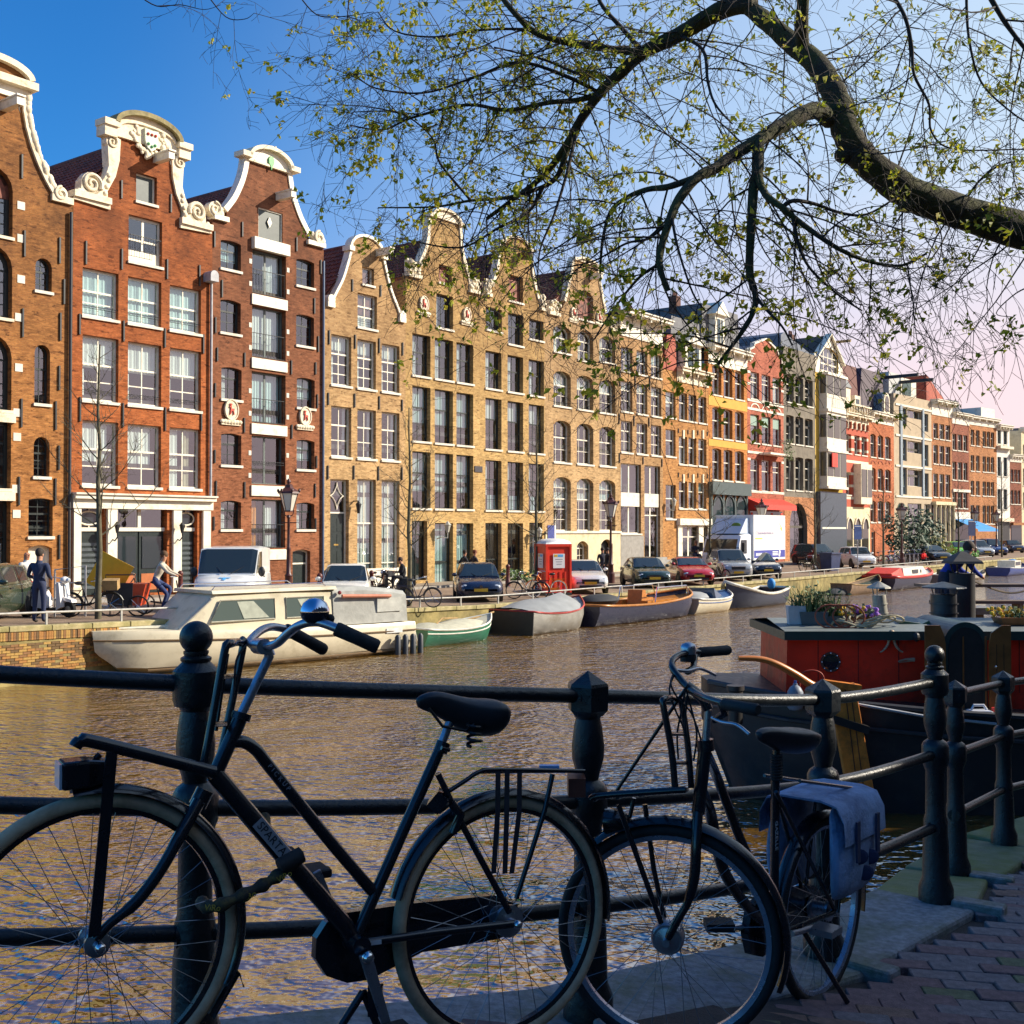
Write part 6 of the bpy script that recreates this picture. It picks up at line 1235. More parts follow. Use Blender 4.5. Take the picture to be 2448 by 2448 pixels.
def person(label,loc,face,pose='stand',top=(.1,.1,.1),leg=(.05,.05,.08),hair=(.03,.02,.015),arm=None,shoe=(.03,.025,.02),scale=1.0,name='person',group=None,tweak=None,bald=False,skin=None):
 J=dict(POSES[pose]);J.update(tweak or{});keys=list(J);me=bpy.data.meshes.new('body')
 extra=[]
 for s_,k in((1,'hal'),(-1,'har')):
  el=Vector(J['ell' if s_>0 else 'elr']);ha=Vector(J[k]);d=(ha-el).normalized();sd_=d.orthogonal().normalized();
  side=Vector((0,s_,0));side=(side-d*side.dot(d)).normalized();up=d.cross(side)
  extra.append((k,ha+d*.09));
 vs_=[J[k]for k in keys]+[tuple(e[1])for e in extra]
 ed=[(keys.index(a),keys.index(b))for a,b,_ in BONES]+[(keys.index(e[0]),len(keys)+i)for i,e in enumerate(extra)]
 me.from_pydata(vs_,ed,[]);o=bpy.data.objects.new('tmp',me);COL.objects.link(o)
 o.modifiers.new('skin','SKIN');sm=o.modifiers.new('sub','SUBSURF');sm.levels=1;sm.render_levels=1
 for i,v in enumerate(me.skin_vertices[0].data):
  r_=RADII[keys[i]]if i<len(keys)else.032
  v.radius=(r_,r_*(.72 if i<len(keys)and keys[i]in('pel','ch')else 1))if i<len(keys)else(r_,r_*.6)
 me.skin_vertices[0].data[keys.index('pel')].use_root=True
 dg=bpy.context.evaluated_depsgraph_get();em=bpy.data.meshes.new_from_object(o.evaluated_get(dg));bpy.data.objects.remove(o)
 mats={'top':cloth('%.2f_%.2f_%.2f'%top,top),'leg':cloth('%.2f_%.2f_%.2f'%leg,leg),'skin':skin or SKIN,'shoe':cloth('%.2f_%.2f_%.2f'%shoe,shoe)}
 mats['slv']=mats['top'];mats['arm']=mats['top']if arm is None else mats['skin'];order=['top','leg','skin','shoe'];em.materials.clear()
 for k in order:em.materials.append(mats[k])
 ix={'top':0,'leg':1,'skin':2,'shoe':3,'slv':0,'arm':0 if arm is None else 2}
 seg=[(Vector(J[a]),Vector(J[b]),t_)for a,b,t_ in BONES]+[(Vector(J[e[0]]),e[1],'skin')for e in extra]
 idx=[]
 for p in em.polygons:
  c=p.center;best=min(seg,key=lambda s_:(c-(s_[0]+(s_[1]-s_[0])*max(0,min(1,(c-s_[0]).dot(s_[1]-s_[0])/((s_[1]-s_[0]).length_squared+1e-9))))).length);idx.append(ix[best[2]])
 em.polygons.foreach_set('material_index',idx);em.polygons.foreach_set('use_smooth',[True]*len(idx));em.name='body'
 g=thing(name,label,'person',loc,face,group);g.scale=(scale,)*3
 b=bpy.data.objects.new('body',em);COL.objects.link(b);b.parent=g
 hd,ht=Vector(J['hd']),Vector(J['ht']);hc=hd.lerp(ht,.55)
 hm=pm('hair_%.2f_%.2f'%hair[:2],hair,.8,var=.3,vs=30)
 if not bald:
  q=MB();q.sphere(hc+Vector((-.018,0,.03)),.112,12,8,(1,.86,1.02));q.build('hair',hm,g,smooth=60)
 q=MB();q.sphere(hc+Vector((.085,0,-.03)),.018,6,5);q.build('nose',mats['skin'],g,smooth=60)
 for s_ in(-1,1):
  MB().sphere(hc+Vector((0,s_*.085,-.03)),.026,6,5,(1,.4,1.3)).build('ear',mats['skin'],g,smooth=60);MB().sphere(hc+Vector((.078,s_*.035,0)),.012,6,4).build('eye',BLK,g)
 MB().sphere(hc+Vector((.078,0,-.075)),.022,6,4,(.5,1.2,.3)).build('mouth',pm('lip',(.35,.09,.07),.6),g)
 return g
fr=lambda v:math.atan2(v[1],v[0])
p=street_pt(62,1472);person('bald man in pale grey T-shirt and beige trousers beside the white scooter',p,fr((.9,-.3)),'stand',(.62,.58,.54),(.52,.43,.32),arm=1,bald=True,scale=1.03,skin=SKIN2)
p=street_pt(93,1490);person('man in navy overalls with his back to the canal at the quay edge',p,fr((.15,1)),'stand',(.025,.035,.08),(.03,.04,.09),scale=1.05,tweak=dict(hal=(.22,.2,1.06),har=(.2,-.2,1.06)))
pc=street_pt(368,1471)
def tourbike(name,label,loc,face,col=(.02,.02,.022),tyre=None,group='bicycles parked on the far quay',crate=None,wall_tyre=False,lean=0.0,cat='bicycle'):
 fm=pm('bike_%.2f_%.2f_%.2f'%tuple(col),col,.35,.2,var=.1);g=thing(name,label,cat,loc,face,group);g.rotation_euler=(R(lean),0,face)
 for x in(-.52,.55):
  M=Matrix.Translation((x,0,.345));pts=[(x+.325*math.cos(a),0,.345+.325*math.sin(a))for a in[2*math.pi*k/22 for k in range(22)]]
  w_=MB().tube(pts,.022,6,closed=True).build('wheel',tyre or TYRE,g,smooth=60)
  mb=MB()
  for k in range(10):a=math.pi*2*k/10;mb.tube([(x+.02*math.cos(a+1.5),.02*(-1)**k,.345+.02*math.sin(a+1.5)),(x+.305*math.cos(a),0,.345+.305*math.sin(a))],.003,3,cap=False)
  mb.tube([(x,-.05,.345),(x,.05,.345)],.025,8);mb.build('spokes',CHROME,w_)
  mg=MB();a0,a1=(20,170)if x>0 else(10,190);mg.tube([(x+.36*math.cos(R(lerp(a0,a1,k/12))),0,.345+.36*math.sin(R(lerp(a0,a1,k/12))))for k in range(13)],.02,5);mg.build('mudguard',fm,g)
 mb=MB();hd_=(.36,0,.92);hb=(.40,0,.72);bb=(-.02,0,.32);st=(-.18,0,.80)
 mb.tube([hd_,hb],.02,8);mb.tube([hb,(.55,0,.345)],.014,6);mb.tube([hd_,(.15,0,.62),bb],.018,7);mb.tube([hb,(.2,0,.45),bb],.018,7);mb.tube([st,bb],.018,7);mb.tube([bb,(-.52,0,.345)],.013,6);mb.tube([st,(-.52,0,.345)],.011,6);mb.build('frame',fm,g,smooth=60)
 MB().prism([(-.1,.30),(.0,.42),(.12,.36),(-.5,.28),(-.56,.33),(-.5,.42)][:3]+[(-.5,.40),(-.57,.345),(-.5,.29)],.03,.06).build('chain_case',fm,g)
 mb=MB();mb.tube([hd_,(.33,0,1.06)],.014,6);mb.tube([(.10,.27,1.04),(.24,.24,1.06),(.34,.1,1.07),(.34,-.1,1.07),(.24,-.24,1.06),(.10,-.27,1.04)],.012,6);mb.build('handlebar',CHROME,g,smooth=60)
 mb=MB();mb.tube([st,(-.22,0,.92)],.013,6);mb.build('seat_post',CHROME,g);MB().sphere((-.26,0,.95),.13,10,7,(1.05,.75,.4)).build('saddle',BLK,g,smooth=60)
 mb=MB();mb.tube([(-.22,.06,.74),(-.85,.06,.74),(-.85,-.06,.74),(-.22,-.06,.74)],.009,5);mb.tube([(-.7,.06,.74),(-.52,.07,.35)],.007,5);mb.tube([(-.7,-.06,.74),(-.52,-.07,.35)],.007,5);mb.build('rear_rack',fm,g)
 mb=MB();mb.tube([(-.02,.09,.32),(.1,.1,.2)],.012,5);mb.tube([(-.02,-.09,.32),(-.14,-.1,.44)],.012,5);mb.box(.06,.16,.1,.18,.185,.21);mb.box(-.19,-.09,-.18,-.1,.43,.455);mb.build('pedal',BLK,g)
 if crate:MB().box(.38,.78,-.2,.2,.78,1.05).build('front_crate',crate,g)
 return g
WOODC=pm('crate_wood',(.35,.22,.09),.8,var=.3,vs=6);DKC=pm('dark_crate',(.03,.03,.035),.7)
def sp(px,py):return street_pt(px,py)
g=thing('cargo_tricycle','red and black box cargo tricycle ridden along the quay','tricycle',pc,fr((1,.12)))
RB=pm('red_box_paint',(.60,.07,.02),.5,var=.1);
MB().prism([(-.95,.32),(-.1,.30),(.05,.92),(-1.05,.92)],-.42,.42).build('cargo_box',RB,g).location=(-.2,0,0)
MB().prism([(-.97,.28),(-.32,.28),(-.30,.95),(-1.08,.95)],-.45,-.425).build('box_side_panel',DKC,g).location=(-.2,0,0)
MB().tube([(-1.25,-.42,.95),(-1.25,-.42,1.18),(-.45,-.42,1.18),(-.4,-.42,.95)],.018,6).build('box_handle',IRON,g)
for x,y in((-.35,-.48),(-.35,.48),(.75,0)):
 w_=MB().tube([(x+.28*math.cos(a),y,.3+.28*math.sin(a))for a in[2*math.pi*k/20 for k in range(20)]],.024,6,closed=True).build('wheel',TYRE,g);mb=MB()
 for k in range(8):a=math.pi*2*k/8;mb.tube([(x,y,.3),(x+.27*math.cos(a),y,.3+.27*math.sin(a))],.004,3,cap=False)
 mb.build('spokes',CHROME,w_)
mb=MB();mb.tube([(-.1,0,.4),(.2,0,.35),(.75,0,.3)],.025,6);mb.tube([(.2,0,.35),(.05,0,.92)],.02,6);mb.tube([(.75,0,.3),(.62,0,1.0)],.02,6);mb.build('frame',IRON,g);MB().sphere((.03,0,.95),.13,10,6,(1.1,.8,.4)).build('saddle',BLK,g)
MB().tube([(.5,.27,1.12),(.62,.15,1.1),(.62,-.15,1.1),(.5,-.27,1.12)],.014,6).build('handlebar',CHROME,g)
dv=Vector((1,.12,0)).normalized();person('cyclist in a striped cream jacket and jeans riding the cargo tricycle',pc+dv*.12,fr((1,.12)),'cycle',(.55,.48,.38),(.03,.05,.14),hair=(.10,.05,.02),scale=1.0)
tourbike('bicycle','old bicycle with books on its carrier leaning by the yellow board',sp(215,1475),fr((1,.15)),(.03,.03,.03),crate=WOODC,lean=8)
tourbike('bicycle','bicycle with cream tyres against the white house front',sp(330,1462)+Vector((-1.3,2.4,0)),fr((1,.7)),(.05,.05,.05),tyre=pm('cream_tyre',(.55,.5,.4),.8),lean=6)
tourbike('bicycle','dark bicycle parked by the basement door of the plum brick warehouse',sp(712,1404),fr((.7,.6)),(.03,.03,.04))
tourbike('bicycle','bright orange bicycle with crates in front of the red toilet',sp(1307,1428),fr((-1,-.25)),(.70,.16,.01),tyre=pm('pale_tyre',(.6,.58,.55),.8),lean=7)
tourbike('bicycle','black bicycle half behind the orange bicycle',sp(1262,1432),fr((-1,.1)),(.02,.02,.03),lean=-6)
tourbike('bicycle','dark bicycle beside the slim bare tree and the navy hatchback',sp(1000,1452),fr((.9,-.3)),(.03,.03,.05),lean=5)
tourbike('bicycle','black bicycle with front basket outside the golden brown house',sp(905,1423),fr((.7,-.6)),(.02,.02,.02),crate=DKC)
tourbike('bicycle','black city bicycle standing behind the scooter rider',sp(930,1415),fr((.8,.4)),(.02,.025,.02))
tourbike('bicycle','black bicycle leaning on the trunk beside the silver off-roader',sp(1722,1392),fr((.5,-.9)),(.02,.02,.025),lean=8)
tourbike('bicycle','green grey bicycle by the recycling bin',sp(1934,1368),fr((.5,-.8)),(.10,.12,.09))
for k,(x,y,c,nm)in enumerate(((2105,1352,(.45,.05,.03),'red bicycle'),(2118,1350,(.1,.3,.12),'green bicycle'),(2131,1351,(.2,.3,.6),'blue bicycle'),(2142,1349,(.5,.5,.5),'silver bicycle'),(2163,1348,(.05,.05,.05),'black bicycle'),(2178,1347,(.06,.06,.1),'inky bicycle'),(2192,1346,(.12,.05,.04),'maroon bicycle'),(2206,1345,(.03,.03,.03),'jet black bicycle'))):
 tourbike('bicycle',nm+' in the bicycle rack by the climbing evergreen',sp(x,y),fr((.45,-1)),c)
g=thing('bicycle_rack','row of steel hoop bicycle stands near the charcoal saloon','bicycle rack',sp(2185,1349),RZ)
for k in range(5):MB().tube([(-2+k,-.3,0),(-2+k,-.3,.8),(-2+k,.3,.8),(-2+k,.3,0)],.025,6).build('hoop',pm('galvanised',(.4,.4,.42),.4,.6),g)
g=thing('yellow_board','tilted yellow panel propped above the parked bicycle','board',sp(262,1470),fr((1,.1)));MB().box(-.5,.5,-.015,.015,-.5,.5,Matrix.Translation((0,0,1.15))@Matrix.Rotation(R(28),4,'Y')).build('panel',pm('yellow_panel',(.80,.42,.01),.5,var=.08),g);MB().tube([(0,.05,0),(0,.03,1.1)],.02,6).build('prop',IRON,g)
g=thing('cycle_hurdle','pale steel hurdle frame between the scooter and the bicycles','hurdle',sp(172,1474),fr((1,.2)));mb=MB();mb.tube([(-.45,0,0),(-.45,0,1.3),(.35,0,1.4),(.35,0,0)],.03,6);MB().tube([(-.45,0,.5),(.35,0,.55)],.022,6).build('rail',pm('galvanised',(.4,.4,.42),.4,.6),g);MB().tube([(-.45,0,.9),(.35,0,.96)],.022,6).build('rail',pm('galvanised',(.4,.4,.42),.4,.6),g);mb.build('frame',pm('galvanised',(.4,.4,.42),.4,.6),g)
def scooter(label,loc,face,paint):
 g=thing('scooter',label,'scooter',loc,face,'motor scooters on the far quay')
 for x in(-.55,.6):w_=MB().lathe([(.1,-.06),(.2,-.05),(.23,0),(.2,.05),(.1,.06)],16,Matrix.Translation((x,0,.23))@Matrix.Rotation(R(90),4,'X'),cap=False).build('wheel',TYRE,g,smooth=50);MB().lathe([(.02,-.05),(.11,-.04),(.11,.04),(.02,.05)],12,Matrix.Translation((x,0,.23))@Matrix.Rotation(R(90),4,'X')).build('rim',RIM,w_)
 MB().loft([[(x,-h_,z0),(x,-h_*.8,z1),(x,h_*.8,z1),(x,h_,z0)]for x,h_,z0,z1 in((-.85,.05,.5,.68),(-.6,.17,.32,.76),(-.2,.17,.25,.74),(-.05,.12,.25,.55))]).build('rear_body',paint,g,smooth=50)
 MB().box(-.1,.38,-.14,.14,.2,.27).build('footboard',BLK,g)
 MB().prism([(.33,.22),(.5,.3),(.42,.95),(.34,.98)],-.2,.2).build('leg_shield',paint,g);MB().sphere((.45,0,1.02),.13,10,8,(.9,1,.8)).build('headset',paint,g,smooth=60);MB().sphere((.56,0,1.02),.07,8,6).build('headlight',LAMPG,g)
 MB().loft([[(x,-h_,.76),(x,-h_*.8,z1),(x,h_*.8,z1),(x,h_,.76)]for x,h_,z1 in((-.75,.12,.84),(-.4,.15,.86),(-.1,.1,.82))]).build('seat',BLK,g,smooth=50)
 MB().tube([(.34,.33,1.12),(.42,.15,1.08),(.42,-.15,1.08),(.34,-.33,1.12)],.015,6).build('handlebar',CHROME,g);mb=MB();mb.prism([(.42,.48),(.78,.42),(.75,.5),(.45,.58)],-.1,.1);mb.build('front_mudguard',paint,g);MB().tube([(.46,0,.9),(.6,0,.23)],.03,6).build('fork',CHROME,g)
scooter('white scooter parked between the two standing men and the hurdle',sp(122,1476),fr((.85,-.3)),cp('scooter_white',(.8,.78,.78)))
ps=sp(945,1428);scooter('black scooter ridden past the golden brown house',ps,fr((-.95,-.3)),cp('scooter_black',(.015,.015,.02)));person('rider in dark jacket sitting on the black scooter',ps+Vector((.3,.1,.34)),fr((-.95,-.3)),'sit',(.02,.02,.025),(.025,.025,.03),hair=(.06,.03,.02),scale=.98)
for q in((1108,1405,(.02,.02,.025),'person in a black coat walking past the ochre house',(.9,.4),'walk'),(1132,1404,(.035,.03,.035),'person with reddish hair in a dark coat next to the black coat',(.9,.4),'walk'),(1440,1390,(.03,.025,.04),'person in plum coat standing by the arched doorway',(.4,-.9),'stand'),(1453,1392,(.02,.02,.03),'person in black jacket standing beside the plum coat by the arched doorway',(-.8,-.3),'stand'),(2085,1328,(.02,.02,.025),'person in a black coat outside the striped house',(-.5,-.8),'walk'),(2094,1327,(.03,.03,.035),'person in charcoal outside the striped house',(.7,-.6),'walk'),(2192,1322,(.25,.07,.05),'person in a rust top beside the climbing evergreen',(.5,-.8),'stand'),(2236,1320,(.04,.05,.07),'person in slate blue walking by the columned house',(-.6,-.7),'walk'),(2264,1320,(.02,.025,.06),'person in a navy coat by the columned house',(.6,-.7),'walk'),(2356,1312,(.5,.03,.02),'person in a red top behind the blue people carrier',(.2,-.9),'stand')):
 hr=(.18,.05,.02)if 'reddish' in q[3]else(.03,.02,.015)
 person(q[3],sp(q[0],q[1]+0),fr(q[4]),q[5],q[2],(.03,.03,.045),hair=hr)
pr=sp(2207,1350);person('person in a bright red jacket crouching at the quay edge',pr+Vector((0,0,-.15)),fr((.5,-.8)),'sit',(.75,.02,.02),(.02,.02,.03),scale=1.0)
pst=H8S=sp(1662,1378);person('man in dark clothes reading on the stone stoop',Vector((pst.x,pst.y,pst.z))+Vector((0,0,.75)),fr((.3,-1)),'sit',(.03,.03,.035),(.03,.04,.09),hair=(.2,.1,.06))
g=thing('stone_bench','pale stone stoop block under the reading man','bench',pst,RZ);MB().box(-.9,1.2,-.5,.6,-.05,1.08).build('block',pm('pale_stone_block',(.5,.44,.34),.8,var=.15),g);MB().box(-1.0,1.3,-.55,.65,1.081,1.17).build('seat',pm('pale_stone_block',(.5,.44,.34),.8),g)
# ================================================================== street furniture
def lantern(label,px,d,zoff=0):
 p=at_depth(px,YH,d);z=far_z(uq(p.x,p.y));g=thing('street_lamp',label,'street lamp',(p.x,p.y,z),0,'cast iron street lanterns');MR=pm('maroon_cast_iron',(.07,.02,.018),.4,var=.2)
 MB().lathe([(.2,0),(.2,.5),(.15,.55),(.13,.9),(.16,.95),(.09,1.05),(.075,1.9),(.09,1.95),(.06,2.05),(.05,3.1),(.08,3.15),(.05,3.25)],12).build('post',MR,g,smooth=40)
 mb=MB();mb.tube([(-.3,0,2.95),(.3,0,2.95)],.02,6);mb.build('ladder_bar',MR,g)
 for s_ in(-1,1):MB().tube([(0,0,3.15),(s_*.16,0,3.25),(s_*.2,0,3.42)],.018,6).build('bracket',MR,g)
 gl=MB();gl.lathe([(.16,3.4),(.34,4.05)],6,cap=False);gl.build('lantern_glass',pm('milky_lantern_glass',(.60,.58,.5),.15,var=.05,spec=.8),g)
 for k in range(6):a=k*math.pi/3;MB().tube([(.165*math.cos(a),.165*math.sin(a),3.4),(.35*math.cos(a),.35*math.sin(a),4.05)],.014,5).build('glazing_bar',MR,g)
 MB().lathe([(.42,4.05),(.40,4.12),(.2,4.25),(.15,4.3),(.15,4.38),(.06,4.42),(.09,4.5),(.02,4.62)],6).build('cap',MR,g)
 for k in range(6):a=k*math.pi/3;MB().sphere((.4*math.cos(a),.4*math.sin(a),4.16),.05,6,4,(1,1,1.5)).build('crest',MR,g)
 MB().lathe([(.18,3.36),(.18,3.41)],6).build('lantern_base',MR,g)
lantern('cast iron street lantern between the white van and the retro car',690,43.5)
lantern('cast iron street lantern beside the arched doorway couple',1460,59)
lantern('cast iron street lantern in front of the white box truck',1821,71)
lantern('cast iron street lantern by the climbing evergreen',2156,84)
lantern('cast iron street lantern beside the blue shop awning',2331,104)
lantern('cast iron street lantern near the narrow white house',2382,115)
def bollard(px,py,label):
 g=thing('bollard',label,'bollard',sp(px,py),0,'maroon cast iron bollards');MB().lathe([(.13,0),(.12,.3),(.10,.34),(.085,.9),(.11,.94),(.10,1.02),(.04,1.08)],12).build('shaft',pm('maroon_bollard',(.10,.018,.015),.45),g,smooth=40)
 for k in range(3):MB().sphere((.0,-.1,.5+k*.14),.03,6,4,(1,.4,1)).build('emblem',pm('maroon_bollard',(.10,.018,.015),.45),g)
for q in((431,1432,'maroon bollard in front of the dark door of the orange red house'),(1214,1402,'maroon bollard next to the navy hatchback and the planting'),(764,1440,'maroon bollard between the white retro car and the plum brick warehouse'),(888,1425,'maroon bollard beside the retro car and the black bicycle'),(1530,1392,'maroon bollard behind the dark green saloon')):bollard(*q)
pt=sp(1322,1422);g=thing('portable_toilet','bright red portable toilet cabin with white domed roof and notices','portable toilet',pt,R(22));RD=pm('red_plastic',(.75,.035,.012),.45,var=.08,vs=3)
MB().box(-.55,.55,-.55,.55,.12,2.05).build('cabin',RD,g);MB().box(-.6,.6,-.6,.6,0,.119).build('skid',BLK,g)
for s_ in(-1,1):
 for y in(-.56,.56):MB().box(s_*.55-.045,s_*.55+.045,y-.045,y+.045,.12,2.1).build('corner_post',RD,g)
for k in range(4):MB().box(-.44+k*.24,-.36+k*.24,-.575,-.551,.2,1.0).build('rib',RD,g)
for k in range(4):MB().box(-.575,-.551,-.44+k*.24,-.36+k*.24,.2,1.0).build('rib',RD,g)
MB().box(-.6,.6,-.6,.6,2.05,2.16).build('roof_band',RD,g);MB().loft([[(-q,-q,z),(q,-q,z),(q,q,z),(-q,q,z)]for q,z in((.6,2.161),(.55,2.26),(.35,2.36),(.1,2.39))]).build('roof',pm('white_plastic',(.75,.74,.72),.5),g,smooth=60)
NT=pm('white_notice',(.8,.78,.76),.6,var=0)
for M,nm in((Matrix.Identity(4),'notice'),(Matrix.Rotation(R(-90),4,'Z'),'notice')):
 o=MB().box(-.25,.28,-.585,-.576,1.15,1.75,M).build(nm,NT,g)
 MB().box(-.2,-.06,-.59,-.586,1.62,1.72,M).build('notice_patch',PLATE,o);MB().box(-.03,.2,-.59,-.586,1.62,1.72,M).build('notice_patch',BLUE,o)
 for k in range(3):MB().box(-.15+.03*k,.18-.02*k,-.589,-.586,1.5-k*.1,1.53-k*.1,M).build('notice_line',pm('grey_print',(.35,.33,.35),.6),o)
g=thing('recycling_bin','dark blue wheeled bin on the quay near the white truck','bin',sp(1985,1367),RZ-.3);MB().loft([[(-q,-q,z),(q,-q,z),(q,q,z),(-q,q,z)]for q,z in((.38,.08),(.48,1.15))]).build('bin_body',pm('navy_plastic',(.02,.04,.12),.5),g);MB().box(-.52,.52,-.55,.5,1.151,1.22).build('lid',pm('navy_plastic',(.02,.04,.12),.5),g)
for x in(-.3,.3):MB().lathe([(.1,-.04),(.1,.04)],10,Matrix.Translation((x,.4,.1))@Matrix.Rotation(R(90),4,'Y')).build('wheel',TYRE,g)
for px,py,lb in((1958,1366,'wooden sandwich board leaning by the recycling bin'),):
 g=thing('sandwich_board',lb,'sign board',sp(px,py),RZ-1.0)
 for s_ in(-1,1):MB().box(-.35,.35,-.015,.015,0,1.0,Matrix.Translation((0,s_*.28,0))@Matrix.Rotation(s_*R(15),4,'X')).build('panel',pm('brown_board',(.25,.14,.08),.7),g)
def pole_sign(label,px,d,hgt,col,wd=.5,hh=.7):
 p=at_depth(px,YH,d);g=thing('street_sign',label,'sign',(p.x,p.y,far_z(uq(p.x,p.y))),R(20));MB().tube([(0,0,0),(0,0,hgt)],.035,8).build('post',pm('galvanised',(.4,.4,.42),.4,.6),g);MB().box(-wd/2,wd/2,-.05,-.036,hgt-hh,hgt).build('plate',pm('sign_%.2f'%col[2],col,.4),g);MB().box(-wd/2+.04,wd/2-.04,-.053,-.051,hgt-.12,hgt-.08).build('plate_rule',NT,g)
pole_sign('tall blue sign on a leaning pole beside the small white city car',2050,79,3.0,(.05,.10,.28),.6,1.0)
pole_sign('dark blue sign on a pole under the blue awning',2322,96,3.4,(.03,.05,.14),.7,1.3)
pw=H1
p=at_depth(1316,1276,56.5);g=thing('wall_sign','blue and white sign fixed between the ochre and tan brick houses','sign',p,RZ);MB().box(-.28,.28,-.04,0,-.45,.42).build('plate',pm('sign_navy',(.04,.06,.25),.4),g);MB().box(.3,.4,-.04,0,-.45,.42).build('edge_plate',NT,g);MB().box(-.02,.02,0,.6,-.02,.02).build('bracket',IRON,g)
def shrub(name,label,c,rad,n,col,size=.1,cat='shrub',seed=1,trunk=False):
 rnd=random.Random(seed);g=thing(name,label,cat,c,0);mb=MB();m_=pm('leaf_%.2f_%.2f_%.2f'%col,col,.6,var=.5,vs=7)
 for k in range(n):
  while True:
   q=Vector((rnd.uniform(-1,1),rnd.uniform(-1,1),rnd.uniform(-1,1)))
   if.25<q.length<1+.15*math.sin(7*q.x+3*q.z):break
  q=Vector((q.x*rad[0],q.y*rad[1],(q.z+1)*rad[2]));a=Vector((rnd.gauss(0,1),rnd.gauss(0,1),rnd.gauss(0,1))).normalized();b=a.orthogonal().normalized();s_=size*rnd.uniform(.6,1.4);mb.add([q-a*s_,q+b*s_*.5,q+a*s_,q-b*s_*.5],[(0,1,2,3)])
 f=mb.build('foliage',m_,g,fix=False);f['kind']='stuff'
 st_=MB()
 for k in range(6):a=k*1.05;st_.tube([(0,0,0),(rad[0]*.3*math.cos(a),rad[1]*.3*math.sin(a),rad[2]*.8),(rad[0]*.6*math.cos(a),rad[1]*.6*math.sin(a),rad[2]*1.5)],[.04,.025,.01],5)
 st_.build('stem',pm('shrub_stem',(.08,.05,.03),.8),g)
shrub('evergreen_shrub','tall dark climbing evergreen beside the beige modern house',at_depth(2172,1310,92).xy.to_3d()+Vector((0,0,1.2)),(2.0,1.6,2.3),900,(.02,.055,.02),.2,seed=3)
shrub('evergreen_shrub','second rounded evergreen next to the columned house',at_depth(2214,1310,96).xy.to_3d()+Vector((0,0,1.2)),(1.5,1.3,1.9),700,(.02,.06,.02),.18,seed=4)
shrub('clipped_shrub','bright green clipped shrub on the quay by the lime hatchback',sp(2296,1341),(1.5,.6,.42),600,(.10,.30,.03),.1,seed=5)
shrub('pot_plant','yellow green potted shrub at the columned house',at_depth(2238,1300,101).xy.to_3d()+Vector((0,0,1.2)),(1.0,.8,1.1),350,(.22,.22,.03),.14,seed=6)
shrub('border_plant','low leafy border planting at the foot of the ochre house',sp(1228,1392),(1.6,.35,.35),420,(.09,.16,.03),.09,seed=7)
def young_tree(label,px,d,hgt,seed,lean=0.0):
 rnd=random.Random(seed);p=at_depth(px,YH,d);g=thing('street_tree',label,'tree',(p.x,p.y,far_z(uq(p.x,p.y))),0,'slim bare street trees');BK=pm('young_bark',(.10,.085,.05),.85,var=.35,vs=8);tw=MB()
 tp=[Vector((0,0,0))]
 for k in range(1,9):tp.append(Vector((lean*k/8+rnd.uniform(-.04,.04),rnd.uniform(-.04,.04),hgt*k/8)))
 MB().tube(tp,[.085*(1-.85*k/8)+.008 for k in range(9)],7).build('trunk',BK,g,smooth=60)
 def br(q,d_,L_,r_,lev):
  pts=[q];dd=d_.copy()
  for k in range(5):dd=(dd+Vector((rnd.gauss(0,.13),rnd.gauss(0,.13),rnd.gauss(.05,.1)))).normalized();pts.append(pts[-1]+dd*L_/5)
  tw.tube(pts,[r_*(1-.8*k/5)for k in range(6)],4,cap=False)
  if lev<2:
   for k in range(5 if lev==0 else 3):
    s_=pts[rnd.randint(1,5)];br(s_,(dd*.7+Vector((rnd.gauss(0,.6),rnd.gauss(0,.6),rnd.gauss(.2,.4)))).normalized(),L_*rnd.uniform(.35,.6),r_*.5,lev+1)
 nb_=22
 for k in range(nb_):
  f=.3+.68*k/nb_;a=k*2.4+rnd.random();i=min(7,int(f*8));q=tp[i].lerp(tp[i+1],f*8-i);L_=hgt*.26*(1.25-f);br(q,Vector((math.cos(a),math.sin(a),.75)).normalized(),L_,.02*(1.2-f)+.006,0)
 o=tw.build('twigs',BK,g,fix=False);o['kind']='stuff'
young_tree('slim bare street tree in front of the white door front of the orange red house',236,31.0,7.4,11)
young_tree('slim bare street tree beside the navy hatchback',979,40.5,7.0,12)
young_tree('slim bare street tree behind the red portable toilet',1283,49.0,7.6,13)
young_tree('slim bare street tree beside the silver off-roader',1697,63.5,6.4,14)
young_tree('slim bare street tree by the recycling bin',1947,73.0,6.6,15)
young_tree('slim bare street tree near the striped house',2112,80.0,6.4,16)
young_tree('slim bare street tree by the blue shop awning',2291,95.0,6.8,17)
young_tree('slim bare street tree near the narrow white house',2395,108.0,9.0,18)
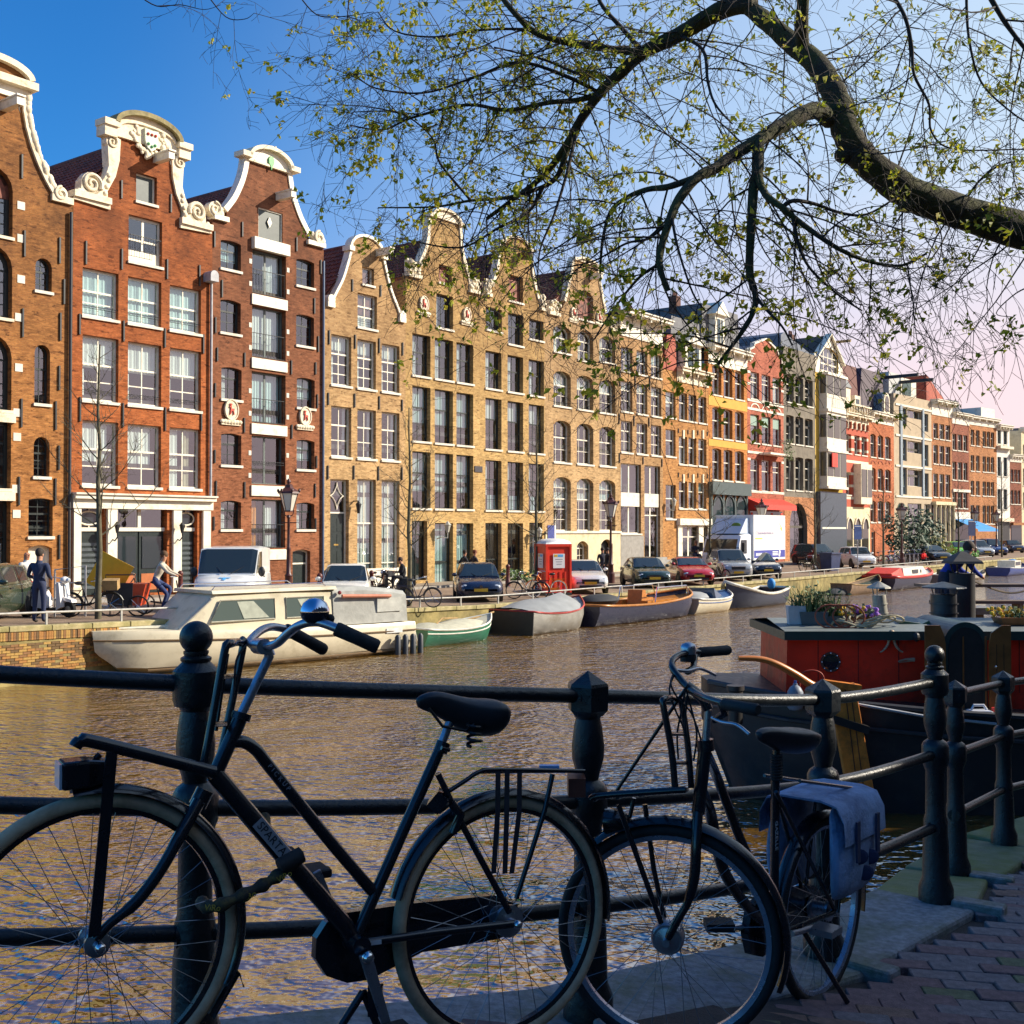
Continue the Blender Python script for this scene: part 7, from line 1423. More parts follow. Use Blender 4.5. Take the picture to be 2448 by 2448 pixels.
# ================================================================== boats on the far quay
def hull(g,L,B,D,paint,deck=None,sheer=.25,bow_rake=.5,stern=.8,z0=-.25,flare=.82,nm='hull',rim=None,rim_r=.035,n=14,inner=True,strake=None,bow_full=.55):
 """round bilge boat: bow at +x, waterline at z=0, freeboard D"""
 outer=[];gun=[]
 for i in range(n+1):
  f=i/n;x=lerp(-L/2,L/2,f)
  if f<bow_full:q=lerp(stern,1.0,math.sin(f/bow_full*math.pi/2))
  else:q=math.cos(((f-bow_full)/(1-bow_full))**1.35*math.pi/2)
  q=max(q,.02);hw=B/2*q;zt=D+sheer*(2*abs(f-.42))**2*(1.0 if f>.42 else.55);r_=bow_rake*max(0,(f-.7)/.3)**2
  outer.append([(x-r_*.9,0,z0),(x-r_*.7,-hw*.55*flare,z0*.8),(x-r_*.35,-hw*flare,.08),(x,-hw,zt*.62),(x+r_*.15,-hw*1.01,zt)])
  gun.append((x+r_*.15,hw*1.01,zt))
 rings=[r_+[(p[0],-p[1],p[2])for p in reversed(r_[1:])]for r_ in outer]
 mb=MB();m_=len(rings[0]);vs_=[p for r_ in rings for p in r_];fs=[]
 for i in range(n):
  for j in range(m_):
   if j==4:continue
   j2=(j+1)%m_;fs.append((i*m_+j,i*m_+j2,(i+1)*m_+j2,(i+1)*m_+j))
 fs.append(tuple(range(m_)));mb.add(vs_,fs);h_=mb.build(nm,paint,g,smooth=45)
 if deck:
  ds=[];
  for p in gun:ds+=[(p[0],-p[1]*.97,p[2]-(.22 if inner else.02)),(p[0],p[1]*.97,p[2]-(.22 if inner else.02))]
  MB().add(ds,[(2*i,2*i+1,2*i+3,2*i+2)for i in range(n)]).build('deck',deck,g,fix=False)
 if rim:
  MB().tube([(p[0],-p[1],p[2])for p in gun]+[(p[0],p[1],p[2])for p in reversed(gun)],rim_r,6,closed=True).build('gunwale',rim,g,smooth=60)
 if strake:
  for s_ in(-1,1):MB().tube([(r_[3][0],s_*(-r_[3][1]*1.012),lerp(r_[3][2],r_[4][2],.35))for r_ in outer],.022,5).build('rubbing_strake',strake,g)
 return h_,gun
def on_water(px,py):return on_z(px,py,0.0)
def boat(name,label,px0,py0,px1,py1,cat='boat',group='boats moored along the far quay'):
 off=1.3;p0=Vector((Q0.x,Q0.y,0))+Vector((N2.x,N2.y,0))*off;n3=Vector((N2.x,N2.y,0))
 a,b=on_plane(px0,YH+1,p0,n3),on_plane(px1,YH+1,p0,n3);a.z=b.z=0;c=(a+b)/2;d=b-a
 return thing(name,label,cat,c,math.atan2(d.y,d.x),group),d.length
CREAM=pm('cream_gelcoat',(.70,.62,.45),.35,var=.06,vs=2,dirt=(.42,.36,.24),dirt_amt=.25,ds=1.5);BGLASS=carglass('boat_glass',(.035,.045,.045))
g=None
def cruiser():
 a=on_water(252,1628);b=on_water(1000,1560);d=(a-b);d.z=0;L=d.length;c=(a+b)/2;B=2.9
 nrm=Vector((-d.y,d.x,0)).normalized();
 if nrm.y<0:nrm=-nrm
 c+=nrm*(B/2);g=thing('cabin_cruiser','large cream cabin cruiser with grey rear canvas moored at the quay wall','boat',c,math.atan2(d.y,d.x),'boats moored along the far quay')
 D=.95;hw=B/2;st=[]
 for f,q,zt,zk in((0,.92,.95,-.2),(.1,.97,.95,-.25),(.3,1,.97,-.3),(.55,1,1.02,-.3),(.75,.95,1.10,-.28),(.88,.80,1.15,-.2),(.96,.62,1.17,.05),(1.0,.46,1.18,.35)):
  x=lerp(-L/2,L/2,f);rk=.55*max(0,(f-.75)/.25)
  st.append([(x-rk,0,zk),(x-rk*.7,-hw*q*.62,zk+.1),(x-rk*.35,-hw*q*.92,.18+zk*.0+max(0,zk)),(x-rk*.1,-hw*q*.985,.55+max(0,zk)*.3),(x,-hw*q,zt-.12),(x,-hw*q*.96,zt),(x,hw*q*.96,zt),(x,hw*q,zt-.12),(x-rk*.1,hw*q*.985,.55+max(0,zk)*.3),(x-rk*.35,hw*q*.92,.18+max(0,zk)),(x-rk*.7,hw*q*.62,zk+.1)])
 MB().loft(st).build('hull',CREAM,g,smooth=35)
 LN=pm('brown_hull_line',(.16,.10,.05),.5)
 for s_ in(-1,1):MB().tube([(q[4][0],s_*abs(q[4][1])*1.008,q[4][2]-.12)for q in st],.022,5).build('rubbing_strake',LN,g);MB().tube([(q[2][0],s_*abs(q[2][1])*1.012,.12)for q in st[:6]],.03,5).build('boot_line',LN,g)
 x0,x1,xs=-L*.20,L*.175,L*.245;zr=2.05;cw=hw*.86;zd=1.0
 cab=[]
 for x,zt,q in((x0,zr-.02,.97),(lerp(x0,x1,.5),zr+.03,.98),(x1,zr,.95),(xs+.42,zd+.12,.90)):cab.append([(x,-cw*q,zd),(x,-cw*q*.92,max(zd+.02,zt-.10)),(x,-cw*q*.84,zt),(x,cw*q*.84,zt),(x,cw*q*.92,max(zd+.02,zt-.10)),(x,cw*q,zd)])
 MB().loft(cab).build('cabin',CREAM,g,smooth=30)
 MB().loft([[(x,-cw*.95*q,zr-.02),(x,-cw*.9*q,zr+.07),(x,cw*.9*q,zr+.07),(x,cw*.95*q,zr-.02)]for x,q in((x0-.15,1),(x1+.12,.97))]).build('cabin_roof',CREAM,g)
 GR=pm('grey_blue_screen_frame',(.13,.15,.19),.5)
 A=Vector(cab[3][1]);A2=Vector(cab[3][4]);C2=Vector(cab[2][4]);C1=Vector(cab[2][1])
 for k in range(3):
  u0,u1=k/3+.015,(k+1)/3-.015;q=[A.lerp(A2,u0).lerp(C1.lerp(C2,u0),.10),A.lerp(A2,u1).lerp(C1.lerp(C2,u1),.10),A.lerp(A2,u1).lerp(C1.lerp(C2,u1),.9),A.lerp(A2,u0).lerp(C1.lerp(C2,u0),.9)]
  off=Vector((.02,0,.03));p_=MB().add([v+off for v in q],[(0,1,2,3)]).build('windscreen',BGLASS,g,fix=False);MB().tube([v+off for v in q],.03,5,closed=True).build('screen_frame',GR,p_)
  m2=MB();e=[v+off*1.02 for v in q];m2.add([e[0].lerp(e[3],.25),e[0].lerp(e[1],.5).lerp(e[3].lerp(e[2],.5),.9),e[0].lerp(e[1],.35)],[(0,1,2)]);m2.build('curtain',pm('boat_curtain',(.25,.17,.14),.9),p_,fix=False)
 for s_ in(-1,1):
  for a_,b_ in((.08,.42),(.52,.98)):
   xa,xb=lerp(x0,x1,a_),lerp(x0,x1,b_)+(.15 if b_>.9 else 0);yy=lambda x,z:s_*(cw*.975-.08*cw*(z-zd)/(zr-zd)+.02)
   q=[(xa,yy(xa,zd+.28),zd+.28),(xb+.12*(b_>.9),yy(xb,zd+.28),zd+.28),(xb-.18*(b_>.9),yy(xb,zr-.2),zr-.2),(xa,yy(xa,zr-.2),zr-.2)]
   w_=MB().add(q,[(0,1,2,3)]).build('side_window',carglass('side_boat_glass',(.10,.13,.12)),g,fix=False);MB().tube(q,.022,5,closed=True).build('window_frame',pm('pale_window_seal',(.45,.42,.33),.5),w_)
   m2=MB();m2.add([Vector(q[0]).lerp(Vector(q[1]),.1)+Vector((0,s_*.01,.05)),Vector(q[0]).lerp(Vector(q[1]),.5)+Vector((0,s_*.01,.05)),Vector(q[3]).lerp(Vector(q[2]),.7)+Vector((0,s_*.01,-.05)),Vector(q[3]).lerp(Vector(q[2]),.4)+Vector((0,s_*.01,-.05))],[(0,1,2,3)]);m2.build('curtain',pm('pale_boat_curtain',(.40,.42,.34),.9),w_,fix=False)
 CV=pm('grey_canvas',(.36,.36,.33),.7,var=.2,vs=3,bump=.6,bs=5);xa=-L*.475
 MB().loft([[(x,-cw*q,zd-.02),(x,-cw*q*.93,zt-.12),(x,-cw*q*.8,zt),(x,cw*q*.8,zt),(x,cw*q*.93,zt-.12),(x,cw*q,zd-.02)]for x,zt,q in((xa,zr-.16,.98),(xa+.6,zr-.06,1.0),(lerp(xa,x0,.6),zr+.04,1.0),(x0-.02,zr+.02,.99))]).build('rear_canvas',CV,g,smooth=35)
 for s_ in(-1,1):
  MB().box(xa+.25,xa+1.15,s_*cw*.985-.02,s_*cw*.985+.02,1.3,1.72).build('canvas_window',pm('clear_film',(.55,.55,.5),.15),g);MB().tube([(lerp(xa,x0,.25),s_*cw*1.02,zr-.28),(lerp(xa,x0,.9),s_*cw*1.02,zr-.22)],.05,8).build('rolled_flap',pm('salmon_roll',(.55,.20,.12),.7),g)
  MB().tube([(lerp(x0,x1,.02),s_*cw*.75,zr+.07),(lerp(x0,x1,.06),s_*cw*.75,zr+.17),(x1-.05,s_*cw*.75,zr+.17),(x1+.05,s_*cw*.75,zr+.05)],.018,6).build('grab_rail',CHROME,g)
 for k in range(4):MB().lathe([(.03,-.32),(.09,-.28),(.09,.25),(.04,.32)],10,Matrix.Translation((-L/2-.02+.18*k*1.6,(-1 if True else 1)*(-(hw*.99))if False else hw*.99+.09,.28))).build('fender',pm('dark_fender',(.03,.035,.045),.5),g,smooth=50)
 MB().tube([(-L/2+.1,hw*.9,.9),(-L/2-.65,hw*.4,.12),(-L/2+.02,hw*.2,.14)],.035,6).build('boarding_frame',pm('white_tube',(.7,.7,.68),.4),g)
 MB().box(-L/2-.012,-L/2-.002,-.45,.1,.42,.62).build('name_plate',pm('grey_plate',(.4,.4,.4),.5),g);MB().box(-L*.44,-L*.38,hw*.97,hw*.985,.66,.8).build('name_plate',pm('white_plate',(.75,.75,.72),.5),g)
 MB().prism([(L*.25,1.12),(L*.42,1.18),(L*.42,1.22),(L*.25,1.2)],-.35,.35).build('fore_hatch',pm('white_hatch',(.6,.58,.5),.4),g)
 MB().sphere((x0-.2,cw*1.0,zr-.12),.06,8,6).build('nav_light',pm('dark_red_lamp',(.2,.02,.02),.3),g)
 q=Q0+U2*(-17.8);zq=far_z(-17.8);inv=(g.matrix_basis).inverted()
 for t_ in(-19.0,-17.2):q=Q0+U2*t_;p=inv@Vector((q.x,q.y,far_z(t_)+.02));s0=Vector((L/2-.3,0,1.1));MB().tube(catmull([s0,s0.lerp(p,.5)+Vector((0,0,-.25)),p],6),.018,5).build('mooring_line',pm('dark_rope',(.07,.05,.03),.9),g)
cruiser()
GRNB=pm('green_hull_paint',(.015,.13,.07),.35,var=.15,vs=2);
g,L=boat('rowing_boat','small dark green rowing boat under a pale tarpaulin',985,1543,1170,1517);hull(g,L,1.7,.48,GRNB,pm('tarp_pale',(.50,.48,.36),.7,var=.15),rim=pm('white_rim',(.7,.68,.6),.4),strake=pm('white_rim',(.7,.68,.6),.4),inner=False)
m2=MB();m2.loft([[(x,-w_,.50),(x,-w_*.6,.50+h_*.8),(x,0,.50+h_),(x,w_*.6,.50+h_*.8),(x,w_,.50)]for x,w_,h_ in((-L*.44,.55,.05),(-L*.3,.72,.22),(-L*.1,.80,.12),(L*.1,.76,.25),(L*.3,.5,.18),(L*.4,.3,.1))],close_ring=False);m2.build('tarpaulin',pm('tarp_pale',(.50,.48,.36),.7),g,smooth=60)
MB().tube([(L*.2,.3,.62),(L*.5,.2,.75),(L*.75,.6,.8)],.03,5).build('oar',WOODC,g);MB().tube([(-L*.35,-.4,.6),(-L*.1,.1,.8),(L*.2,.45,.72)],.025,5).build('oar',WOODC,g)
g,L=boat('covered_boat','grey steel launch under a stretched grey canvas with red rim line',1222,1522,1382,1496);GREYH=pm('grey_steel_hull',(.33,.32,.29),.35,.2,var=.2,vs=2,dirt=(.2,.17,.12),dirt_amt=.3);hull(g,L,2.2,.72,GREYH,pm('grey_cover',(.28,.29,.29),.7,var=.15,vs=2),sheer=.35,rim=pm('red_rim_line',(.45,.05,.04),.4),inner=False,stern=.9)
m2=MB();m2.loft([[(x,-w_,.74+s_),(x,-w_*.5,.74+s_+h_*.7),(x,0,.74+s_+h_),(x,w_*.5,.74+s_+h_*.7),(x,w_,.74+s_)]for x,w_,h_,s_ in((-L*.5,1.0,.1,.12),(-L*.3,1.08,.42,.05),(0,1.1,.48,.02),(L*.22,.95,.58,.07),(L*.33,.7,.3,.14))],close_ring=False);m2.build('canvas_cover',pm('grey_cover',(.28,.29,.29),.7,var=.15,vs=2,bump=.5,bs=6),g,smooth=40)
MB().prism([(-.98,.0),(.98,.0),(1.02,.82),(-1.02,.82)],-L*.5-.03,-L*.5,'x').build('transom',pm('black_transom',(.02,.02,.02),.5),g)
g,L=boat('open_launch','dark navy wooden launch with varnished orange decks',1384,1494,1640,1457);hull(g,L,2.4,.72,pm('navy_hull',(.02,.022,.05),.3,var=.1),pm('varnished_deck',(.45,.17,.03),.3,var=.2,vs=4),sheer=.3,rim=pm('varnished_rim',(.50,.20,.04),.3),rim_r=.05,inner=True,bow_full=.7)
MB().prism([(-.2,.6),(.35,.6),(.15,1.25),(-.1,1.25)],-.35,.35).build('engine_box',pm('varnished_deck',(.45,.17,.03),.3),g);MB().tube([(L*.0,-.9,.75),(L*.02,-.9,1.35),(L*.32,-.85,1.35),(L*.35,-.85,.9)],.025,6).build('canopy_frame',CHROME,g);MB().tube([(L*.0,.9,.75),(L*.02,.9,1.35),(L*.32,.85,1.35),(L*.35,.85,.9)],.025,6).build('canopy_frame',CHROME,g)
m2=MB();m2.sphere((-L*.33,0,.95),.5,10,6,(2.2,1.4,.5));m2.build('folded_cover',pm('black_canvas',(.025,.028,.035),.8),g,smooth=60);MB().box(-L*.05,L*.25,-.8,-.45,.6,.82).build('bench',pm('varnished_deck',(.45,.17,.03),.3),g);MB().box(-L*.05,L*.25,.45,.8,.6,.82).build('bench',pm('varnished_deck',(.45,.17,.03),.3),g)
g,L=boat('speed_boat','small cream and blue speed boat with grey cover',1634,1456,1736,1440);hull(g,L,1.9,.6,pm('cream_hull',(.65,.58,.42),.35,var=.1),pm('blue_boat_deck',(.05,.13,.30),.4),sheer=.22,rim=pm('white_rim',(.7,.68,.6),.4),rim_r=.05,inner=False,strake=pm('blue_strake',(.04,.10,.30),.4))
MB().loft([[(x,-w_,.6),(x,-w_*.85,.6+h_),(x,w_*.85,.6+h_),(x,w_,.6)]for x,w_,h_ in((-L*.1,.75,.5),(L*.12,.7,.08))]).build('windscreen',carglass('blue_screen',(.05,.10,.16)),g);MB().sphere((-L*.3,0,.7),.6,10,6,(1.6,1.2,.45)).build('boat_cover',pm('grey_cover',(.28,.29,.29),.7),g,smooth=60)
g,L=boat('sloop','dark blue open sloop with white rim and blue hooded outboard motor',1852,1428,1735,1440);hull(g,L,2.0,.62,pm('slate_blue_hull',(.03,.035,.06),.35,var=.15),pm('brown_boat_floor',(.12,.06,.03),.7),sheer=.5,rim=pm('white_rope_rim',(.72,.68,.58),.6),rim_r=.075)
MB().sphere((-L*.42,0,1.0),.24,10,8,(.9,.9,1.2)).build('motor_hood',pm('bright_blue_cloth',(.02,.25,.60),.6),g,smooth=60);MB().tube([(-L*.46,0,.9),(-L*.48,0,-.2)],.05,6).build('motor_leg',IRON,g);MB().box(-.2,.2,-.85,.85,.42,.5).build('thwart',WOODC,g)
g,L=boat('sunken_skiff','half sunk wooden skiff under dark tarpaulin beside the quay',2010,1404,2098,1397);hull(g,L,1.6,.5,pm('weathered_wood_hull',(.20,.13,.08),.8,var=.3,vs=5),pm('green_bilge',(.05,.07,.05),.6),sheer=.35,rim=WOODC);MB().sphere((-L*.5,.2,.1),.6,10,6,(2.2,1,.5)).build('tarpaulin',pm('black_canvas',(.025,.028,.035),.8),g,smooth=60)
g,L=boat('cabin_boat','small cabin boat with white top and red hull band',2100,1395,2218,1382);hull(g,L,2.3,.75,pm('navy_hull',(.02,.022,.05),.3),pm('white_deck',(.7,.66,.55),.4),sheer=.25,rim=pm('red_band',(.55,.03,.02),.4),rim_r=.10,inner=False,stern=.9)
o=MB().loft([[(x,-w_,.72),(x,-w_*.9,.72+h_),(x,w_*.9,.72+h_),(x,w_,.72)]for x,w_,h_ in((-L*.30,.95,.62),(L*.12,.9,.66),(L*.26,.65,.3))]).build('cabin',pm('white_deck',(.7,.66,.55),.4),g)
for s_ in(-1,1):
 MB().box(-L*.12,-.1,s_*.91-.02,s_*.91+.02,.95,1.2).build('side_window',BGLASS,g);MB().sphere((L*.06,s_*.87,1.05),.13,10,6,(1,.3,1)).build('porthole',BGLASS,g)
MB().loft([[(x,-1.0,.75),(x,-.8,.75+h_),(x,.8,.75+h_),(x,1.0,.75)]for x,h_ in((-L*.5,.3),(-L*.32,.62))]).build('red_hood',pm('red_canvas',(.60,.03,.015),.7),g)
g,L=boat('tender','low grey tender moored behind the red banded cabin boat',2222,1380,2286,1372);hull(g,L,1.8,.55,pm('grey_tender_hull',(.22,.22,.2),.5),pm('tender_floor',(.3,.28,.24),.7),rim=pm('white_rim',(.7,.68,.6),.4));MB().box(-.3,.3,-.4,.4,.5,.95).build('engine_box',pm('olive_box',(.10,.10,.06),.6),g)
g,L=boat('pleasure_boat','blue and white pleasure boat further along the far quay',2385,1358,2440,1352);hull(g,L,2.4,.6,pm('royal_blue_hull',(.03,.06,.25),.35),pm('white_deck',(.7,.66,.55),.4),rim=pm('white_rim',(.7,.68,.6),.4));MB().box(-1.2,.8,-.7,.7,.5,1.2).build('cabin',pm('white_deck',(.7,.66,.55),.4),g);MB().box(-1.0,.6,-.72,-.701,.8,1.1).build('side_window',BGLASS,g);MB().sphere((.9,0,1.0),.5,8,6,(1.2,1,.6)).build('blue_cover',pm('bright_blue_cloth',(.02,.25,.60),.6),g)
g,L=boat('flat_punt','pale flat punt lying along the far quay beyond the tender',2290,1368,2350,1360);hull(g,L,1.4,.35,pm('pale_punt',(.5,.45,.35),.6),pm('tender_floor',(.3,.28,.24),.7))
# ================================================================== the iron railing
RAILP=pm('dark_green_black_rail_paint',(.008,.011,.014),.30,var=.3,vs=14,bump=.25,bs=45,spec=.55)
RAILE=thing('canal_railing','black iron canal railing with three rails and turned posts','railing')
RH=(.368,.725,1.08)
rp=[Vector(p)for p in NP[1:9]]
def rail_path(h):
 A=catmull([rp[i]+Vector((0,0,h))for i in range(0,5)],8)
 B=[rp[i]+Vector((0,0,h))for i in range(5,8)]
 return A,B
for h_ in RH:
 A,B=rail_path(h_)
 MB().tube(A,.0245,12).build('rail',RAILP,RAILE,smooth=60);MB().tube(B,.0245,12).build('rail',RAILP,RAILE,smooth=60)
def post(i,ball,rot=0.0):
 p=rp[i];M=Matrix.Translation(p)@Matrix.Rotation(rot,4,'Z')
 body=[(.085,-.02),(.085,.07),(.066,.12),(.062,.30),(.058,.33),(.058,.40),(.050,.43),(.047,.64),(.058,.67),(.066,.69),(.066,.765),(.056,.785),(.036,.80),(.040,.82),(.054,.87),(.056,.91),(.048,.98),(.042,1.005),(.050,1.02)]
 o=MB().lathe(body,12,M).build('post',RAILP,RAILE,smooth=40)
 if ball:
  MB().lathe([(.060,1.02),(.066,1.04),(.066,1.12),(.050,1.135),(.040,1.145),(.044,1.15),(.044,1.157),(.033,1.163),(.036,1.17),(.036,1.176),(.026,1.18)],16,M).build('collar',RAILP,o,smooth=40)
  MB().sphere((0,0,1.215),.0475,24,16,M=M).build('ball',RAILP,o,smooth=80)
 else:
  MB().lathe([(.052,1.015),(.072,1.035),(.074,1.115),(.070,1.125),(.002,1.165)],6,M).build('cap',RAILP,o)
 for hh in RH:MB().lathe([(.036,-.055),(.036,.055)],12,M@Matrix.Translation((0,0,hh))@Matrix.Rotation(R(90),4,'Y')).build('rail_socket',RAILP,o,smooth=40)
 if i>0:
  a=rp[i]-rp[i-1];nr=Vector((a.y,-a.x,0)).normalized()
for i,b in((0,False),(1,True),(2,False),(3,False),(4,True),(5,False),(6,False)):
 a=rp[min(i+1,7)]-rp[max(0,i-1)];post(i,b,math.atan2(a.y,a.x))
for i in(2,3,4,5):
 a=rp[i+1]-rp[i-1];nr=Vector((a.y,-a.x,0)).normalized();c=rp[i]+nr*.12;M=Matrix.Translation(c+Vector((0,0,.0)))@Matrix.Rotation(math.atan2(nr.y,nr.x),4,'Z')
 bevel(MB().box(-.04,.20,-.05,.05,-.05,.035,M).build('foot_block',SLAB,RAILE),.008,1)
# ================================================================== bicycles at the railing
BK=pm('black_bicycle_enamel',(.008,.009,.014),.22,var=.15,vs=10,spec=.6,coat=.3)
ALU=pm('brushed_alloy',(.42,.44,.50),.3,.9,var=.1,vs=20);RUB=pm('black_rubber',(.014,.014,.016),.7,var=.2,vs=30,bump=.2)
SADL=pm('black_saddle_vinyl',(.016,.017,.022),.45,var=.15,vs=20);TYC=pm('cream_grey_tyre',(.50,.37,.24),.8,var=.15,vs=30,dirt=(.26,.18,.10),dirt_amt=.3,ds=9);STEEL=pm('zinc_spoke',(.30,.31,.34),.35,.9,var=0)
def wheel_near(g,C,ax,R0=.345,tyre=TYC,rim=BK,tw=.022,nsp=36,hubr=.03,name='wheel',rimw=.012):
 """C centre, ax unit axle direction"""
 C=Vector(C);ax=Vector(ax).normalized();e1=Vector((0,0,1));e1=(e1-ax*e1.dot(ax)).normalized();e2=ax.cross(e1)
 P=lambda r_,a,o=0.0:C+e1*(r_*math.cos(a))+e2*(r_*math.sin(a))+ax*o
 N=72
 w_=MB().tube([P(R0-tw,2*math.pi*k/N)for k in range(N)],tw,12,closed=True).build(name,tyre,g,smooth=60)
 mb=MB()
 for k in range(N):
  pass
 rings=[[P(R0-tw*1.75,2*math.pi*k/N,-.014),P(R0-tw*1.75,2*math.pi*k/N,.014),P(R0-tw*1.75-rimw,2*math.pi*k/N,.010),P(R0-tw*1.75-rimw,2*math.pi*k/N,-.010)]for k in range(N+1)]
 mb.loft(rings,cap=False).build('rim',rim,w_,smooth=40)
 mb=MB();hr=hubr
 for k in range(nsp):
  a=2*math.pi*k/nsp;s_=1 if k%2 else-1;ah=a+(1.15 if(k//2)%2 else-1.15);mb.tube([P(hr,ah,s_*.028),P(R0-tw*1.75-rimw,a,0)],.0011,4,cap=False)
 mb.build('spokes',STEEL,w_,fix=False)['kind']='stuff'
 mb=MB();M=Matrix.Translation(C)@ax.to_track_quat('Z','Y').to_matrix().to_4x4();mb.lathe([(.012,-.07),(.012,-.045),(hr*1.1,-.04),(hr*1.1,-.03),(hr*.75,-.025),(hr*.75,.025),(hr*1.1,.03),(hr*1.1,.04),(.012,.045),(.012,.07)],16,M);mb.build('hub',ALU,w_,smooth=40)
 return P
def guard(g,P,r_,a0,a1,w_=.028,mat=BK,name='mudguard',n=26,thick=.004):
 mb=MB();rings=[]
 for k in range(n+1):
  a=R(lerp(a0,a1,k/n));rings.append([P(r_-.012,a,-w_),P(r_+.002,a,-w_*.75),P(r_+.008,a,0),P(r_+.002,a,w_*.75),P(r_-.012,a,w_),P(r_-.008,a,w_*.7),P(r_+.003,a,0),P(r_-.008,a,-w_*.7)])
 return mb.loft(rings).build(name,mat,g,smooth=50)
def strut(g,name,pts,r_,mat=BK,n=10,squash=None):return MB().tube(pts,r_,n,squash=squash).build(name,mat,g,smooth=60)
def letters(name,body,size,M,mat,parent,spacing=1.0,ext=.0006):
 cu=bpy.data.curves.new('t','FONT');cu.body=body;cu.size=size;cu.extrude=ext;cu.align_x='CENTER';cu.align_y='CENTER';cu.space_character=spacing
 o=bpy.data.objects.new('t',cu);COL.objects.link(o);me=bpy.data.meshes.new_from_object(o.evaluated_get(bpy.context.evaluated_depsgraph_get()));bpy.data.objects.remove(o);me.materials.clear();me.materials.append(mat)
 o=bpy.data.objects.new(name,me);COL.objects.link(o);o.parent=parent;o.matrix_basis=M;return o
ZL=(0,1400,1.844);ZN=(1300,1500,2.0375)
def bike_one():
 Fh=at_depth(225,2248.7,2.79);Rh=at_depth(1202,2195,3.37);d=Rh-Fh;s=Vector((d.x,d.y,0)).normalized();nrm=Vector((-s.y,s.x,0))
 lean=Vector((0,0,1))+nrm*.06;pn=s.cross(lean).normalized()
 if pn.y<0:pn=-pn
 g=thing('city_bicycle','black carrier bicycle with cream tyres chained to the ball topped railing post','bicycle',(0,0,0),0)
 B=lambda x,y,off=0.0:on_plane(*zp(ZL,x,y),Fh+nrm*off,pn)
 M_=lambda x,y,off=0.0:B(x+1290.8,y,off)
 ax=nrm
 PF=wheel_near(g,Fh,pn,.352,TYC,BK,.0205,hubr=.028);PR=wheel_near(g,Rh,pn,.352,TYC,BK,.0205,hubr=.042)
 fw=(PF(.35,math.pi/2)-Fh).dot(s);sg=1 if fw>0 else-1
 guard(g,PF,.366,sg*-2 if False else sg*(-8),sg*128,.030);guard(g,PR,.366,sg*-72,sg*100,.030)
 fl=[PF(.366,R(sg*a))for a in(100,118,130)];strut(g,'mud_flap',[fl[1],fl[2],B(1050,1700),B(1075,1770)],[.026,.024,.018,.004],RUB,8,.25)
 bb=M_(268,1570)
 strut(g,'head_tube',[B(1062,575),B(1045,620),B(940,850)],.0195)
 MB().tube([B(1068,560),B(1058,590)],.026,12).build('headset',BK,g,smooth=50)
 strut(g,'top_tube',catmull([B(1020,690),B(1075,690),B(1130,725),B(1190,800),B(1420,1085),B(1640,1345)],5),.0165)
 strut(g,'down_tube',[B(945,830),B(1230,1165),B(1520,1500),bb],.0245)
 strut(g,'seat_tube',[M_(655,705),M_(400,1275),bb],.0165)
 for o_ in(-1,1):strut(g,'seat_stay',[M_(640,830,o_*.02),M_(760,1080,o_*.045),M_(955,1440,o_*.065)],.0095);strut(g,'chain_stay',[M_(275,1580,o_*.03),M_(620,1530,o_*.05),M_(975,1490,o_*.065)],.0115)
 MB().tube([bb-pn*.06,bb+pn*.06],.026,14).build('bottom_bracket',BK,g,smooth=50)
 pts=[M_(x,y,.05)for x,y in((200,1440),(520,1395),(880,1360),(975,1400),(1000,1470),(960,1530),(880,1555),(560,1610),(330,1730),(230,1745),(140,1715),(90,1640),(95,1550),(140,1480))]
 mb=MB();n=len(pts);mb.add([p-pn*.016 for p in pts]+[p+pn*.016 for p in pts],[tuple(range(n)),tuple(n+i for i in reversed(range(n)))]+[(i,(i+1)%n,n+(i+1)%n,n+i)for i in range(n)]);mb.build('chain_case',BK,g)
 def crank(nm,a,b,off,dark=False):
  a_,b_=a-pn*off,b-pn*off;v=(b_-a_);e=v.normalized();w_=pn.cross(e);mb=MB()
  prof=[a_+w_*.017-e*.014,a_-w_*.017-e*.014,b_-w_*.012+e*.012,b_+w_*.012+e*.012]
  mb.add([p-pn*.006 for p in prof]+[p+pn*.006 for p in prof],[(0,1,2,3),(7,6,5,4),(0,4,5,1),(1,5,6,2),(2,6,7,3),(3,7,4,0)]);o=mb.build(nm,ALU,g);bevel(o,.003,2)
  q=b_-pn*(.05 if off>0 else-.05);mb=MB();M=Matrix.Translation(q)@s.to_track_quat('X','Z').to_matrix().to_4x4();mb.box(-.045,.045,-.045,.045,-.012,.012,M);p_=mb.build('pedal',RUB,g);bevel(p_,.004,1)
  for sx in(-1,1):MB().sphere(q+s*sx*.047,.009,6,4).build('reflector',pm('amber_reflector',(.55,.25,.02),.2),p_)
 crank('crank',M_(275,1610),M_(365,1905),.075);crank('crank',M_(255,1560),M_(155,1300),-.075)
 MB().sphere(M_(275,1605)-pn*.085,.018,10,6,(1,1,1)).build('crank_bolt',CHROME,g,smooth=60)
 for q in((200,1960),(375,1945)):strut(g,'stand_leg',[M_(310,1790),M_(*q)],.011)
 MB().box(-.02,.02,-.012,.012,-.03,.05,Matrix.Translation(M_(345,1830)-pn*.03)).build('stand_plate',BK,g)
 for o_ in(-1,1):strut(g,'fork_blade',catmull([B(878,950,o_*.02),B(800,1090,o_*.045),B(710,1250,o_*.055),B(600,1395,o_*.06),B(485,1490,o_*.06),B(418,1562,o_*.06)],4),[.0165]*6+[.015]*8+[.012]*6+[.010])
 MB().tube([B(905,900),B(870,970)],.023,12).build('fork_crown',BK,g,smooth=50)
